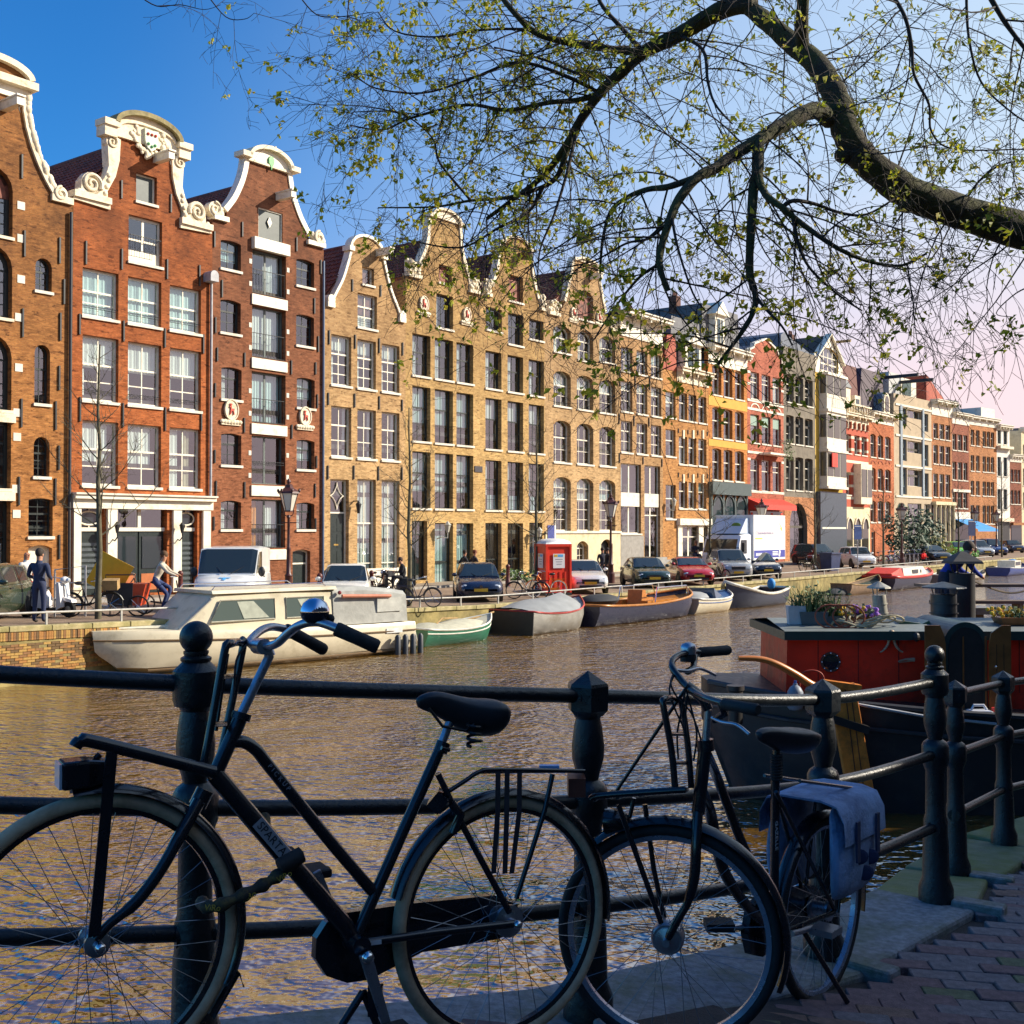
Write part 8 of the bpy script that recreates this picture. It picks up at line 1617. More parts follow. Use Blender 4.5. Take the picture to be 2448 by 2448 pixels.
 MB().sphere(Fh-pn*.075,.013,10,6).build('axle_nut',CHROME,g,smooth=60);MB().sphere(Rh-pn*.085,.014,10,6).build('axle_nut',CHROME,g,smooth=60)
 for o_ in(-.16,-.05,.05,.16):strut(g,'carrier_rail',catmull([B(330,712,o_),B(352,688,o_),B(420,690,o_),B(945,822,o_)],5),.016 if abs(o_)>.1 else.008)
 for f in(.03,.35,.68,.98):a,b=B(lerp(360,940,f),lerp(690,822,f),-.16),B(lerp(360,940,f),lerp(690,822,f),.16);strut(g,'carrier_slat',[a,b],.009)
 for o_ in(-.075,.075):
  a,b=B(494,715,o_),B(415,1545,o_*.9);mb=MB();w_=s*.0135;mb.add([a-w_-pn*.004,a+w_-pn*.004,b+w_-pn*.004,b-w_-pn*.004,a-w_+pn*.004,a+w_+pn*.004,b+w_+pn*.004,b-w_+pn*.004],[(0,1,2,3),(7,6,5,4),(0,4,5,1),(1,5,6,2),(2,6,7,3),(3,7,4,0)]);mb.build('carrier_strut',BK,g)
 lp=catmull([B(890,820,-.1),B(915,700,-.1),B(990,290,-.1),B(1005,262,-.095),B(1025,254,-.07),B(1040,250,.05),B(1060,252,.085),B(1070,275,.1),B(985,690,.1),B(945,830,.1)],4);strut(g,'carrier_backrest',lp,.0105)
 strut(g,'backrest_bar',[B(968,400,-.1),B(1040,400,.1)],.006);strut(g,'backrest_bar',[B(920,610,-.1),B(1000,610,.1)],.008);strut(g,'backrest_bar',[B(1003,300,0),B(952,640,0)],.005)
 hl=B(420,818,-.0);M=Matrix.Translation(hl)@s.to_track_quat('X','Z').to_matrix().to_4x4();o=MB().loft([[(x,-w_,-h_),(x,-w_,h_),(x,w_,h_),(x,w_,-h_)]for x,w_,h_ in((-.082,.038,.034),(-.02,.036,.034),(.035,.022,.024))]);
 o.v=[tuple(M@Vector(p))for p in o.v];o=o.build('headlamp',BK,g);bevel(o,.008,2);m2=MB().box(-.088,-.0821,-.034,.034,-.030,.030,M).build('lamp_lens',pm('lamp_lens',(.60,.72,.85),.06,.2,var=0,spec=.9),o)
 strut(g,'lamp_bracket',[hl+Vector((0,0,.03)),B(440,745)],.008)
 strut(g,'stem',[B(1060,575),B(1190,305)],.0125,ALU);c=B(1150,268)
 strut(g,'stem_clamp',[B(1190,310),B(1180,275),c],.0155,ALU);MB().tube([c-pn*.03,c+pn*.03],.021,12).build('clamp',ALU,g,smooth=50)
 H=lambda x,y,off:on_plane(*zp(ZL,x,y),c+nrm*off,pn)
 bar=catmull([H(1262,192,.26),H(1200,182,.235),H(1150,198,.19),H(1105,240,.11),H(1112,262,.06),H(1150,268,0),H(1215,258,-.07),H(1265,215,-.12),H(1320,175,-.17),H(1395,160,-.21),H(1490,190,-.25)],6);strut(g,'handlebar',bar,.0115,ALU,12)
 for pts in([H(1478,188,-.245),H(1580,232,-.27),H(1668,272,-.285)],[H(1258,190,.255),H(1350,240,.275),H(1432,285,.285)]):
  strut(g,'grip',[pts[0].lerp(pts[2],t_)for t_ in(0,.06,.5,.94,1)],[.016,.0185,.0175,.0185,.015],RUB,12)
 bc=H(1388,108,-.2);mb=MB();mb.lathe([(.002,.031),(.018,.028),(.030,.018),(.036,.004),(.037,-.002)],24,Matrix.Translation(bc));o=mb.build('bell',pm('blue_chrome_bell',(.55,.62,.75),.06,1.0,var=0),g,smooth=60);MB().lathe([(.037,-.004),(.034,-.02),(.02,-.033),(.008,-.037)],24,Matrix.Translation(bc)).build('bell_base',pm('dark_bell_base',(.05,.06,.09),.15,.7,var=0),o,smooth=60)
 MB().sphere(H(1455,145,-.21),.012,8,6).build('bell_lever',RUB,o);strut(g,'bell_bracket',[bc+Vector((0,0,-.03)),H(1388,158,-.2)],.008,RUB)
 strut(g,'brake_cable',catmull([H(1085,262,.05),H(1042,330,.02),B(1030,480),B(1005,620)],5),.003,RUB,6)
 sp_=[M_(x,y)for x,y in((540,500),(600,482),(660,492),(740,525),(820,537),(890,532),(918,545))];wd=[.012,.026,.034,.052,.082,.098,.07];dp=[.024,.05,.068,.085,.095,.095,.05];rings=[]
 for p,w_,h_ in zip(sp_,wd,dp):rings.append([p+pn*(w_*math.cos(a)*1.0)+Vector((0,0,1))*(h_*.32*math.sin(a)if math.sin(a)>0 else h_*.9*math.sin(a))-Vector((0,0,.004))for a in[2*math.pi*k/14 for k in range(14)]])
 o=MB().loft(rings).build('saddle',SADL,g,smooth=70);m_=o.modifiers.new('s','SUBSURF');m_.levels=m_.render_levels=1
 for o_ in(-.045,.045):
  mb=MB();q=M_(800,640,o_)
  hel=[q+Vector((.021*math.cos(k*.7),.021*math.sin(k*.7),.03-.0022*k))for k in range(34)];mb.tube(hel,.0045,6);mb.build('saddle_spring',IRON,g);strut(g,'saddle_rail',[M_(600,540,o_*.4),M_(660,620,o_*.6),M_(760,640,o_),M_(800,610,o_)],.0045,IRON)
 strut(g,'seat_post',[M_(692,600),M_(652,705)],.0125,ALU);MB().tube([M_(665,690),M_(648,735)],.021,12).build('seat_clamp',BK,g,smooth=50);strut(g,'seat_bolt',[M_(655,715,-.03),M_(690,725,-.03)],.006,BK)
 for o_ in(-.075,.075):strut(g,'rack_rail',catmull([M_(690,905,o_),M_(760,860,o_),M_(820,822,o_),M_(900,812,o_),M_(1285,818,o_)],5),.0065);strut(g,'rack_stay',[M_(1145,830,o_),M_(1110,990,o_),M_(985,1380,o_*.9)],.0075)
 for o_ in(0,):strut(g,'rack_rail',[M_(820,822,o_),M_(1280,818,o_)],.005)
 for x in(835,1000,1150,1282):strut(g,'rack_slat',[M_(x,816,-.075),M_(x,816,.075)],.006)
 STR=pm('black_elastic_strap',(.02,.02,.028),.8,var=.3,vs=40)
 for x,xo,x2 in((905,-.08,885),(945,-.083,935),(1000,-.08,965)):
  a,m0,b=M_(x,812,xo),M_(x-2,1000,xo-.005),M_(x2,1270,xo);mb=MB();w_=s*.0085;mb.add([a-w_,a+w_,m0+w_,m0-w_,b+w_,b-w_],[(0,1,2,3),(3,2,4,5)]);mb.build('strap',STR,g,fix=False)
 MB().box(-.03,.03,-.012,.012,-.006,.006,Matrix.Translation(M_(1130,800))).build('rack_label',pm('pale_blue_label',(.25,.45,.75),.4),g)
 MB().box(-.026,.026,-.04,.04,-.028,.028,Matrix.Translation(M_(1250,880))).build('rear_light',pm('dark_red_wood_light',(.16,.04,.025),.4),g)
 MB().box(-.028,.022,-.03,.03,-.02,.02,Matrix.Translation(M_(645,945,-.02))@Matrix.Rotation(R(-50),4,'Y')).build('wheel_lock',BK,g);
 lk=[M_(700,960,-.055),M_(740,1010,-.06),M_(705,1090,-.05)];strut(g,'wheel_lock_arm',lk,.013)
 def on_tube(a,b,t_,rad):
  p=a.lerp(b,t_);e=(b-a).normalized();up=pn.cross(e).normalized()
  if up.z<0:up=-up
  z=e.cross(up).normalized()
  if z.dot(-pn)<0:z=-z
  up=z.cross(e);M=Matrix((e,up,z)).transposed().to_4x4();M.translation=p+z*rad;return M
 GY=pm('silver_decal',(.36,.38,.44),.4,.3,var=.1);a,b=B(945,830),B(1520,1500)
 Mt=on_tube(a,b,.405,.0248);MB().box(-.062,.062,-.0165,.0165,0,.0008,Mt).build('decal_plate',GY,g);letters('lettering','SPARTA',.030,Mt@Matrix.Translation((0,0,.0012)),pm('black_print',(.01,.01,.012),.4,var=0),g,1.05)
 letters('lettering','PICKUP',.017,on_tube(B(1150,755),B(1420,1085),.26,.0170),GY,g,1.75)
 letters('lettering','Classic',.013,on_tube(M_(775,1085,-.05),M_(955,1440,-.065),.16,.0100),GY,g,1.3)
 MB().box(-.02,.02,-.006,.006,0,.0008,on_tube(M_(275,1580,-.03),M_(620,1530,-.05),.22,.012)).build('frame_number_plate',pm('white_sticker',(.6,.6,.6),.5),g)
 LKM=pm('camouflage_sleeve',(.030,.028,.024),.8,var=.5,vs=25,dirt=(.22,.15,.03),dirt_amt=.35,ds=22)
 lk=thing('chain_lock','black and ochre cloth sleeved chain lock round tyre and railing post','lock');cl=catmull([B(890,1395,.10),B(905,1415,.02),B(960,1412,-.05),B(1060,1370,-.06),B(1150,1325,-.05),B(1215,1285,-.045),B(1290,1225,-.045),B(1310,1190,-.02),B(1275,1180,.04),B(1200,1130,.12),B(1160,1020,.2)],5)
 MB().tube(cl,[.0155+.0035*math.sin(k*1.3)for k in range(len(cl))],10).build('sleeve',LKM,lk,smooth=60)
 MB().tube([B(1230,1240,-.05),B(1330,1185,-.05)],.022,10).build('lock_body',RUB,lk,smooth=50)
 YP=pm('ochre_print',(.42,.30,.04),.6,var=.1)
 for(p,q)in(((895,1412),(960,1415)),((1030,1390),(1140,1338)),((1195,1302),(1290,1250))):a,b=B(*p,-.055),B(*q,-.055);Mt=on_tube(a,b,.5,.0195);letters('lettering','ViRo',.021,Mt,YP,lk)
bike_one()
def bike_two():
 g=thing('city_bicycle','black bicycle with silver rims and turned front wheel carrying a blue pannier','bicycle',(0,0,0),0)
 Fh=at_depth(1597,2238,3.62);Rh=at_depth(1962,2172,4.45);d=Rh-Fh;s=Vector((d.x,d.y,0)).normalized();nrm=Vector((-s.y,s.x,0));pn=nrm
 K=lambda x,y,off=0.0:on_plane(*zp(ZN,x,y),Fh+nrm*off,pn)
 fax=Vector((.24,1,0)).normalized();fs=Vector((fax.y,-fax.x,0))
 F=lambda x,y,off=0.0:on_plane(*zp(ZN,x,y),Fh+fax*off,fax)
 SR=pm('silver_rim',(.40,.45,.58),.25,.7,var=.1)
 PF=wheel_near(g,Fh,fax,.350,RUB,SR,.019,hubr=.034,rimw=.016);PR=wheel_near(g,Rh,pn,.350,RUB,SR,.019,hubr=.036,rimw=.014)
 rgt=1 if(PF(.3,math.pi/2)-Fh).dot(fs)>0 else-1;rr=1 if(PR(.3,math.pi/2)-Rh).dot(s)>0 else-1
 guard(g,PF,.368,rgt*-52,rgt*112,.030);guard(g,PR,.368,rr*-95,rr*105,.030)
 MB().lathe([(.045,-.035),(.052,-.02),(.052,.02),(.045,.035)],20,Matrix.Translation(Fh)@fax.to_track_quat('Z','Y').to_matrix().to_4x4()).build('drum_brake',ALU,g,smooth=50)
 hb,ht=F(752,905),F(788,560)
 strut(g,'head_tube',[ht,hb],.021);MB().tube([F(790,600),F(785,545)],.027,12).build('headset',BK,g,smooth=50)
 for o_ in(-.06,.06):strut(g,'fork_blade',catmull([F(750,900,o_*.4),F(742,1050,o_*.9),F(735,1200,o_),F(705,1330,o_),F(655,1420,o_),F(604,1515,o_)],4),[.0165]*12+[.013]*8+[.0105])
 strut(g,'stem',[F(788,560),F(795,470),F(800,400)],.0125,ALU);strut(g,'stem_neck',catmull([F(800,400),F(775,350),F(735,312),F(695,282)],4),.0165,BK)
 c=F(690,285)
 H=lambda x,y,Y:at_depth(*zp(ZN,x,y),Y)
 bar=catmull([H(760,122,3.92),H(700,125,3.86),H(652,138,3.8),H(624,165,3.74),H(628,200,3.69),H(660,245,3.66),H(695,285,3.62),H(740,320,3.55),H(800,348,3.45),H(880,372,3.36)],5);strut(g,'handlebar',bar,.0115,BK,12)
 for a,b in((H(755,122,3.92),H(902,110,4.02)),(H(875,372,3.36),H(1045,402,3.26))):strut(g,'grip',[a.lerp(b,t_)for t_ in(0,.06,.5,.94,1)],[.015,.018,.017,.018,.014],RUB,12)
 for pts in([H(640,208,3.7),H(700,212,3.74),H(760,200,3.82),H(835,232,3.9)],[H(820,440,3.4),H(870,462,3.35),H(940,475,3.3),H(1000,520,3.27)]):strut(g,'brake_lever',catmull(pts,5),.0055,ALU)
 for pts in([H(735,130,3.9),H(728,200,3.84),H(700,215,3.78)],[H(860,365,3.37),H(880,420,3.36),H(830,450,3.4)]):strut(g,'lever_mount',pts,.012,BK)
 bc=H(703,100,3.87);MB().lathe([(.026,-.02),(.027,.0),(.024,.012),(.012,.018),(.002,.02)],20,Matrix.Translation(bc)).build('bell',ALU,g,smooth=60);MB().lathe([(.027,-.045),(.027,-.021)],20,Matrix.Translation(bc)).build('bell_base',RUB,g,smooth=50)
 for pts in([H(640,210,3.7),F(618,270),F(650,340),F(720,420),F(770,560)],[H(645,212,3.7),F(612,300),F(640,400),F(690,520),F(715,720)],[F(690,290),F(720,400),F(745,520),F(730,650)],[F(700,330),F(690,450),F(700,560)],[F(690,300),F(668,420),F(650,520),F(655,640)]):strut(g,'cable',catmull(pts,6),.0032,RUB,6)
 for o_ in(-.14,.0,.14):strut(g,'carrier_rail',catmull([F(228,838,o_),F(260,822,o_),F(420,808,o_),F(690,790,o_)],4),.0105 if o_ else.006)
 for x in(245,360,470,580,685):y=lerp(838,790,(x-228)/462);strut(g,'carrier_slat',[F(x,y,-.14),F(x+10,y,.14)],.008)
 for x,o_ in((362,-.09),(492,.09)):strut(g,'carrier_strut',[F(x,862,o_),F(lerp(x,572,.55),1180,o_*.9),F(572 if o_<0 else 592,1440,o_*.8)],.0085)
 strut(g,'carrier_backrest',catmull([F(640,790,-.11),F(622,600,-.11),F(582,380,-.11),F(585,352,-.10),F(602,345,-.06),F(640,345,.06),F(668,362,.11),F(700,560,.11),F(718,780,.11)],4),.0105)
 for y in(520,660):strut(g,'backrest_bar',[F(lerp(597,640,(y-380)/400),y,-.11),F(lerp(675,710,(y-380)/400),y,.11)],.006)
 strut(g,'support_bar',[F(690,300,.02),F(355,795,.12)],.006)
 hl=F(350,945);o=MB();M=Matrix.Translation(hl)@fs.to_track_quat('X','Z').to_matrix().to_4x4();o.lathe([(.012,-.05),(.032,-.03),(.038,.02),(.038,.035)],16,M@Matrix.Rotation(R(-90),4,'Y'));o=o.build('headlamp',BK,g,smooth=50);MB().lathe([(.034,.036),(.001,.042)],16,M@Matrix.Rotation(R(-90),4,'Y')).build('lamp_lens',pm('lamp_lens',(.60,.72,.85),.06),o)
 strut(g,'lamp_bracket',[hl,F(420,920),F(440,830)],.007)
 bb=K(1122,1470);st=K(1128,745)
 strut(g,'top_tube',catmull([F(795,620),K(840,720),K(900,880),K(965,1050),K(1060,1250),K(1112,1390)],4),.0165)
 strut(g,'down_tube',catmull([F(768,800),K(810,900),K(850,1100),K(900,1230),K(1010,1380),bb],4),.0195)
 strut(g,'seat_tube',[st,bb],.0165);strut(g,'seat_post',[K(1133,600),K(1128,760)],.013,BK)
 mb=MB()
 for k in range(9):mb.tube([K(1133,625+k*14)+Vector((.019*math.cos(a),.019*math.sin(a),0))for a in[2*math.pi*j/12 for j in range(12)]],.005,5,closed=True)
 mb.build('spring_sleeve',RUB,g)
 for o_ in(-.06,.06):strut(g,'seat_stay',[K(1130,800,o_*.4),Rh+nrm*o_],.008);strut(g,'chain_stay',[bb+nrm*o_*.6,Rh+nrm*o_],.010)
 sp_=[K(x,y)for x,y in((1040,520),(1075,505),(1130,512),(1190,520),(1250,515),(1290,528))];wd=[.014,.03,.045,.075,.09,.06];dp=[.025,.05,.07,.08,.085,.05];rings=[]
 for p,w_,h_ in zip(sp_,wd,dp):rings.append([p+pn*(w_*math.cos(a))+Vector((0,0,1))*((h_*.3 if math.sin(a)>0 else h_*.95)*math.sin(a))for a in[2*math.pi*k/14 for k in range(14)]])
 o=MB().loft(rings).build('saddle',SADL,g,smooth=70);m_=o.modifiers.new('s','SUBSURF');m_.levels=m_.render_levels=1
 letters('lettering','GAZELLE',.026,Matrix.Translation(K(1112,1010)-pn*.018)@Matrix(((s.x,0,-pn.x,0),(s.y,0,-pn.y,0),(0,1,0,0),(0,0,0,1)))@Matrix.Rotation(R(-90),4,'Z'),pm('white_frame_letters',(.4,.42,.46),.5,var=0),g)
 q=K(1465,1500,-.12);strut(g,'crank',[bb-pn*.07+Vector((0,0,.0)),bb-pn*.075+s*.165-Vector((0,0,.02))],.011,ALU);pe=bb-pn*.12+s*.165-Vector((0,0,.02));MB().box(-.045,.045,-.045,.045,-.012,.012,Matrix.Translation(pe)@s.to_track_quat('X','Z').to_matrix().to_4x4()).build('pedal',ALU,g)
 strut(g,'crank',[bb+pn*.07,bb+pn*.075-s*.165+Vector((0,0,.03))],.010,ALU);pe=F(790,1395,.3);MB().box(-.05,.05,-.04,.04,-.014,.014,Matrix.Translation(bb+pn*.13-s*.165+Vector((0,0,.03)))).build('pedal',RUB,g)
 pts=[bb+nrm*.06+s*a+Vector((0,0,b))for a,b in((-.11,0),(-.08,.08),(0,.11),(.42,.05),(.5,.0),(.42,-.06),(0,-.11),(-.08,-.08))];n=len(pts);MB().add([p-pn*.015 for p in pts]+[p+pn*.015 for p in pts],[tuple(range(n)),tuple(n+i for i in reversed(range(n)))]+[(i,(i+1)%n,n+(i+1)%n,n+i)for i in range(n)]).build('chain_case',BK,g)
 strut(g,'side_stand',[bb+s*.1-pn*.05,bb+s*.26-pn*.16-Vector((0,0,.30))],.010)
 for o_ in(-.07,.07):strut(g,'rack_rail',[st+nrm*o_+s*.05+Vector((0,0,-.0)),Rh+nrm*o_+s*.22+Vector((0,0,.43))],.0065);strut(g,'rack_stay',[Rh+nrm*o_+s*.12+Vector((0,0,.43)),Rh+nrm*o_],.007)
 pg=thing('pannier_bag','blue grey cloth double pannier hanging over the second bicycle carrier','bag')
 BG2=pm('blue_grey_canvas',(.27,.37,.56),.85,var=.3,vs=7,bump=.5,bs=35,dirt=(.06,.09,.18),dirt_amt=.35,ds=5);z0=Rh.z+.435;c=Rh+s*.02
 def bag(o0,o1,nm):
  rings=[]
  for k,(zz,sw,th)in enumerate(((z0,.17,.02),(z0-.06,.19,.08),(z0-.18,.205,.105),(z0-.28,.20,.10),(z0-.345,.17,.07),(z0-.36,.13,.03))):
   q=Vector((c.x,c.y,zz));a0,a1=nrm*o0,nrm*(o0+(o1-o0)*th/.1);rings.append([q-s*sw+a0,q-s*sw*.97+a1,q-s*sw*.4+a1*1.08,q+s*sw*.4+a1*1.08,q+s*sw*.97+a1,q+s*sw+a0])
  o=MB().loft(rings).build(nm,BG2,pg,smooth=60);m_=o.modifiers.new('s','SUBSURF');m_.levels=m_.render_levels=2;return o
 f1=bag(-.085,-.155,'bag');bag(.085,.155,'bag')
 rings=[]
 for o_,zz in((-.175,z0-.13),(-.170,z0-.05),(-.14,z0+.005),(-.08,z0+.02),(.08,z0+.02),(.14,z0+.005),(.170,z0-.05),(.175,z0-.13)):q=Vector((c.x,c.y,zz))+nrm*o_;rings.append([q-s*.185,q+s*.185,q+s*.185+Vector((0,0,-.008)),q-s*.185+Vector((0,0,-.008))])
 o=MB().loft(rings).build('flap',BG2,pg,smooth=60)
 for k in(-.09,.09):q=Vector((c.x,c.y,z0-.12))-nrm*.182+s*k;MB().box(-.014,.014,-.004,.004,-.09,.06,Matrix.Translation(q)@s.to_track_quat('X','Z').to_matrix().to_4x4()).build('strap',pm('dark_blue_strap',(.03,.04,.09),.7),pg)
 for k,z_ in((-.05,-.2),(.05,-.22),(.0,-.27)):q=Vector((c.x,c.y,z0+z_))-nrm*.168+s*k;MB().sphere(q,.03,8,6,(1.2,.25,1)).build('appliqué_patch'.replace('é','e'),pm('dark_blue_patch',(.025,.035,.09),.8),pg)
bike_two()
# ================================================================== red houseboat on the near side
ZK=(1700,1200,2.583)
def houseboat():
 Y0=15.0;K=lambda x,y,Y=Y0:at_depth(*zp(ZK,x,y),Y)
 HB=pm('black_barge_hull',(.014,.013,.014),.45,var=.3,vs=3,dirt=(.05,.035,.03),dirt_amt=.3);RED=pm('red_cabin_paint',(.80,.035,.010),.5,var=.14,vs=2.5,bump=.15,bs=12,dirt=(.25,.02,.01),dirt_amt=.25);GRN=pm('dark_green_trim',(.02,.05,.045),.4,var=.15);VAR=pm('varnished_brown_wood',(.24,.085,.022),.4,var=.3,vs=5);OAK=pm('oiled_oak',(.70,.22,.035),.45,var=.3,vs=4,dirt=(.2,.08,.02),dirt_amt=.4,ds=6)
 g=thing('houseboat','moored barge with red cabin, black hull and arched wooden doors','houseboat')
 xs=K(100,1300).x;st=[]
 for f,q,zt in((0,.18,1.60),(.02,.45,1.58),(.06,.72,1.53),(.12,.9,1.47),(.2,1.0,1.38),(.35,1.0,1.24),(.6,1.0,1.12),(1.0,1.0,1.12)):
  x=xs+15*f;hw=1.75*q;yc=Y0+1.75;und=.62 if f<.1 else.85
  st.append([(x+.9*(1-f)**14,yc,-.5),(x+.5*(1-f)**14,yc-hw*und,-.3),(x+.22*(1-f)**14,yc-hw*.93,.45),(x,yc-hw,1.0),(x,yc-hw*1.01,zt),(x,yc+hw*1.01,zt),(x,yc+hw,1.0),(x+.22*(1-f)**14,yc+hw*.93,.45),(x+.5*(1-f)**14,yc+hw*und,-.3)])
 MB().loft(st).build('hull',HB,g,smooth=40)
 for zz,r_ in((.0,.04),(-.32,.03)):MB().tube([(q[4][0],q[4][1]-.02,q[4][2]+zz)for q in st],r_,6).build('rubbing_strake',pm('grey_black_strake',(.03,.03,.034),.5),g)
 dk=[q for q in st];MB().add([(q[4][0],q[4][1],q[4][2]-.02)for q in dk]+[(q[5][0],q[5][1],q[5][2]-.02)for q in dk],[(i,i+1,len(dk)+i+1,len(dk)+i)for i in range(len(dk)-1)]).build('deck',pm('grey_deck',(.06,.06,.065),.7,var=.2),g)
 MB().lathe([(.10,0),(.10,.42),(.12,.44),(.12,.5)],10,Matrix.Translation(K(178,1190)+Vector((0,.3,-.42)))).build('stern_post',HB,g,smooth=40)
 Yc=15.75;a,b,t_=K(458,1200,Yc),K(1330,1200,Yc),K(470,850,Yc);zb,zt=a.z-.25,t_.z
 xr=K(2100,900,Yc).x
 c=MB();c.add([(a.x,Yc,zb),(xr+4,Yc,zb),(xr+4,Yc,zt),(t_.x,Yc,zt),(a.x+.1,Yc+2.1,zb),(xr+4,Yc+2.1,zb),(xr+4,Yc+2.1,zt),(t_.x+.1,Yc+2.1,zt)],[(0,1,2,3),(5,4,7,6),(4,0,3,7),(1,5,6,2),(3,2,6,7)]);c.build('cabin',RED,g)
 for k in range(7):x=a.x+.45+k*.55;MB().box(x-.006,x+.006,Yc-.006,Yc,zb+.3,zt).build('seam',pm('dark_red_seam',(.22,.015,.008),.6),g)
 MB().box(t_.x-.06,xr+4,Yc-.10,Yc+2.2,zt,zt+.12).build('roof_edge',GRN,g);MB().loft([[(x,Yc-.08,zt+.12),(x,Yc+1.05,zt+.22),(x,Yc+2.18,zt+.12)]for x in(t_.x-.05,xr+4)],close_ring=False,cap=False).build('roof',pm('grey_white_roof',(.17,.19,.18),.6,var=.15),g)
 def ring(nm,p,r_,rim,glass):
  M=Matrix.Translation(p)@Matrix.Rotation(R(90),4,'X');o=MB().lathe([(r_*.78,0),(r_*.8,.03),(r_,.03),(r_,-.005)],28,M,cap=False).build(nm,rim,g,smooth=40);MB().lathe([(r_*.8,.008),(.001,.01)],28,M).build('pane',glass,o)
  for k in range(8):q=k*math.pi/4;MB().sphere(M@Vector((r_*.9*math.cos(q),r_*.9*math.sin(q),.03)),.012,6,4).build('bolt',CHROME,o)
 ring('porthole',K(735,988,Yc),.135,pm('iron_ring',(.10,.08,.07),.4,.5),carglass('porthole_glass',(.02,.02,.03)))
 IR=pm('pale_cast_hook',(.42,.30,.20),.5,.3);m=lambda x,y:K(x,y,Yc-.06)
 for sgn in(-1,1):MB().tube(catmull([m(1114,815),m(1114+sgn*14,850),m(1114+sgn*25,885),m(1114+sgn*48,915),m(1114+sgn*70,928)],4),[.024]*6+[.018]*6+[.012]*5,8).build('fairlead_horn',IR,g,smooth=50)
 MB().sphere(m(1114,812),.05,10,8,(1,.5,1)).build('fairlead',IR,g,smooth=50);MB().tube([m(1155,985),m(1200,972),m(1255,975)],[.01,.014,.03],6).build('side_hook',IR,g);MB().tube([m(1160,990),m(1250,982)],.008,6).build('side_hook',IR,g)
 A0,A1=K(1440,1150,Yc-.3),K(1708,1150,Yc-.3);top=K(1575,742,Yc-.3);cx,rw=(A0.x+A1.x)/2,(A1.x-A0.x)/2;zsp=top.z-rw;yb=Yc-.3
 MB().prism([(A0.x,zb),(A1.x,zb),(A1.x,zsp)]+arc(cx,zsp,rw,0,180,18)+[(A0.x,zsp)],yb,yb+1.4).build('companionway',GRN,g)
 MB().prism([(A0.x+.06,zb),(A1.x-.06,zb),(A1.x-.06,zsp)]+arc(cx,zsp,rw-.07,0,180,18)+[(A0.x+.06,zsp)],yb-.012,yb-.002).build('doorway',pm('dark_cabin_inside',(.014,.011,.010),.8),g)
 for k in range(3):MB().box(cx-.35+k*.3,cx-.33+k*.3,yb-.02,yb-.013,zb,zsp+.1).build('doorway_board',VAR,g)
 for sgn,xa,xb,zz in((-1,K(1312,800,yb).x,A0.x,K(1330,760,yb).z),(1,A1.x,K(1840,800,yb).x,K(1820,760,yb).z)):
  x0,x1=(xa,xb);pr=[(x0,zb),(x1,zb),(x1,zsp)]+([(x1-.02,zsp+.12),(x0+.2,zz),(x0,zz)]if sgn<0 else[(x1,zz),(x1-.2,zz),(x0+.02,zsp+.12),(x0,zsp)])
  if sgn>0:pr=[(x0,zb),(x1,zb),(x1,zz),(x1-.12,zz),(x0+.03,zsp+.15),(x0,zsp)]
  o=MB().prism(pr,yb-.06,yb-.03).build('door',VAR,g);MB().sphere((x0+.08 if sgn>0 else x1-.08,yb-.07,zsp-.3),.02,6,5).build('door_knob',CHROME,o)
  for k in(1,2):xx=lerp(x0,x1,k/3);MB().box(xx-.004,xx+.004,yb-.063,yb-.0601,zb,zsp).build('door_seam',pm('dark_seam',(.05,.02,.01),.7),o)
 for x0,x1,y0 in((1110,1320,742),(1375,1500,735)):
  p,q=K(x0,805,Yc+.8),K(x1,805,Yc+.8);zz=K(0,y0,Yc+.8).z;MB().prism([(p.x,zt+.15),(q.x,zt+.15),(q.x-.05,zt+.22),((p.x+q.x)/2+.1,zz),(p.x+.05,zt+.22)],Yc+.5,Yc+1.4).build('skylight',pm('green_skylight',(.04,.11,.07),.3,var=.1),g)
 def flue(nm,xa,ya,xb,yb_,Y,r_,mat,hood=True):
  p,q=K(xa,ya,Y),K(xb,yb_,Y);o=MB().tube([p,p.lerp(q,.5),q],r_,14).build(nm,mat,g,smooth=50)
  for f in(.25,.5,.75):MB().tube([p.lerp(q,f-.015),p.lerp(q,f+.015)],r_*1.12,14).build('flue_band',mat,o,smooth=50)
  if hood:
   for a_ in(0,2.1,4.2):MB().tube([q+Vector((r_*math.cos(a_),r_*math.sin(a_),0)),q+Vector((r_*1.2*math.cos(a_),r_*1.2*math.sin(a_),.12))],.01,5).build('hood_stay',mat,o)
   MB().lathe([(r_*1.75,.10),(r_*1.7,.12),(.02,.2)],14,Matrix.Translation(q)).build('hood',mat,o)
  return o
 ZNC=pm('weathered_zinc',(.36,.34,.29),.5,.5,var=.3,vs=6);flue('chimney_flue',1062,800,1035,575,Yc+1.2,.10,ZNC);MB().tube([K(1075,790,Yc+1.0),K(1075,765,Yc+1.0)],.04,8).build('vent',HB,g)
 flue('stove_pipe',1438,800,1435,570,Yc+2.6,.20,pm('dark_stove_pipe',(.06,.065,.07),.4,.5))
 flue('small_vent',1850,840,1845,745,Yc+.6,.045,pm('pale_green_vent',(.35,.50,.42),.4))
 MB().sphere(K(1268,835,Yc-.12),.05,8,6,(1,1,1.3)).build('cabin_lamp',HB,g)
 MB().tube([K(905,1250,Y0-.05),K(1310,1322,Y0-.05),K(1760,1372,Y0-.05)],.02,6).build('side_rail',pm('worn_white_line',(.35,.37,.4),.5),g)
 rd=thing('rudder','tall golden oak rudder board with curved orange tiller beside the barge stern','rudder');Yr=Y0-.12
 q=[K(*p,Yr)for p in((790,1135),(890,1118),(1035,1935),(1030,2100),(900,2100),(745,1250))];q2=[p+Vector((0,.09,0))for p in q];n=len(q)
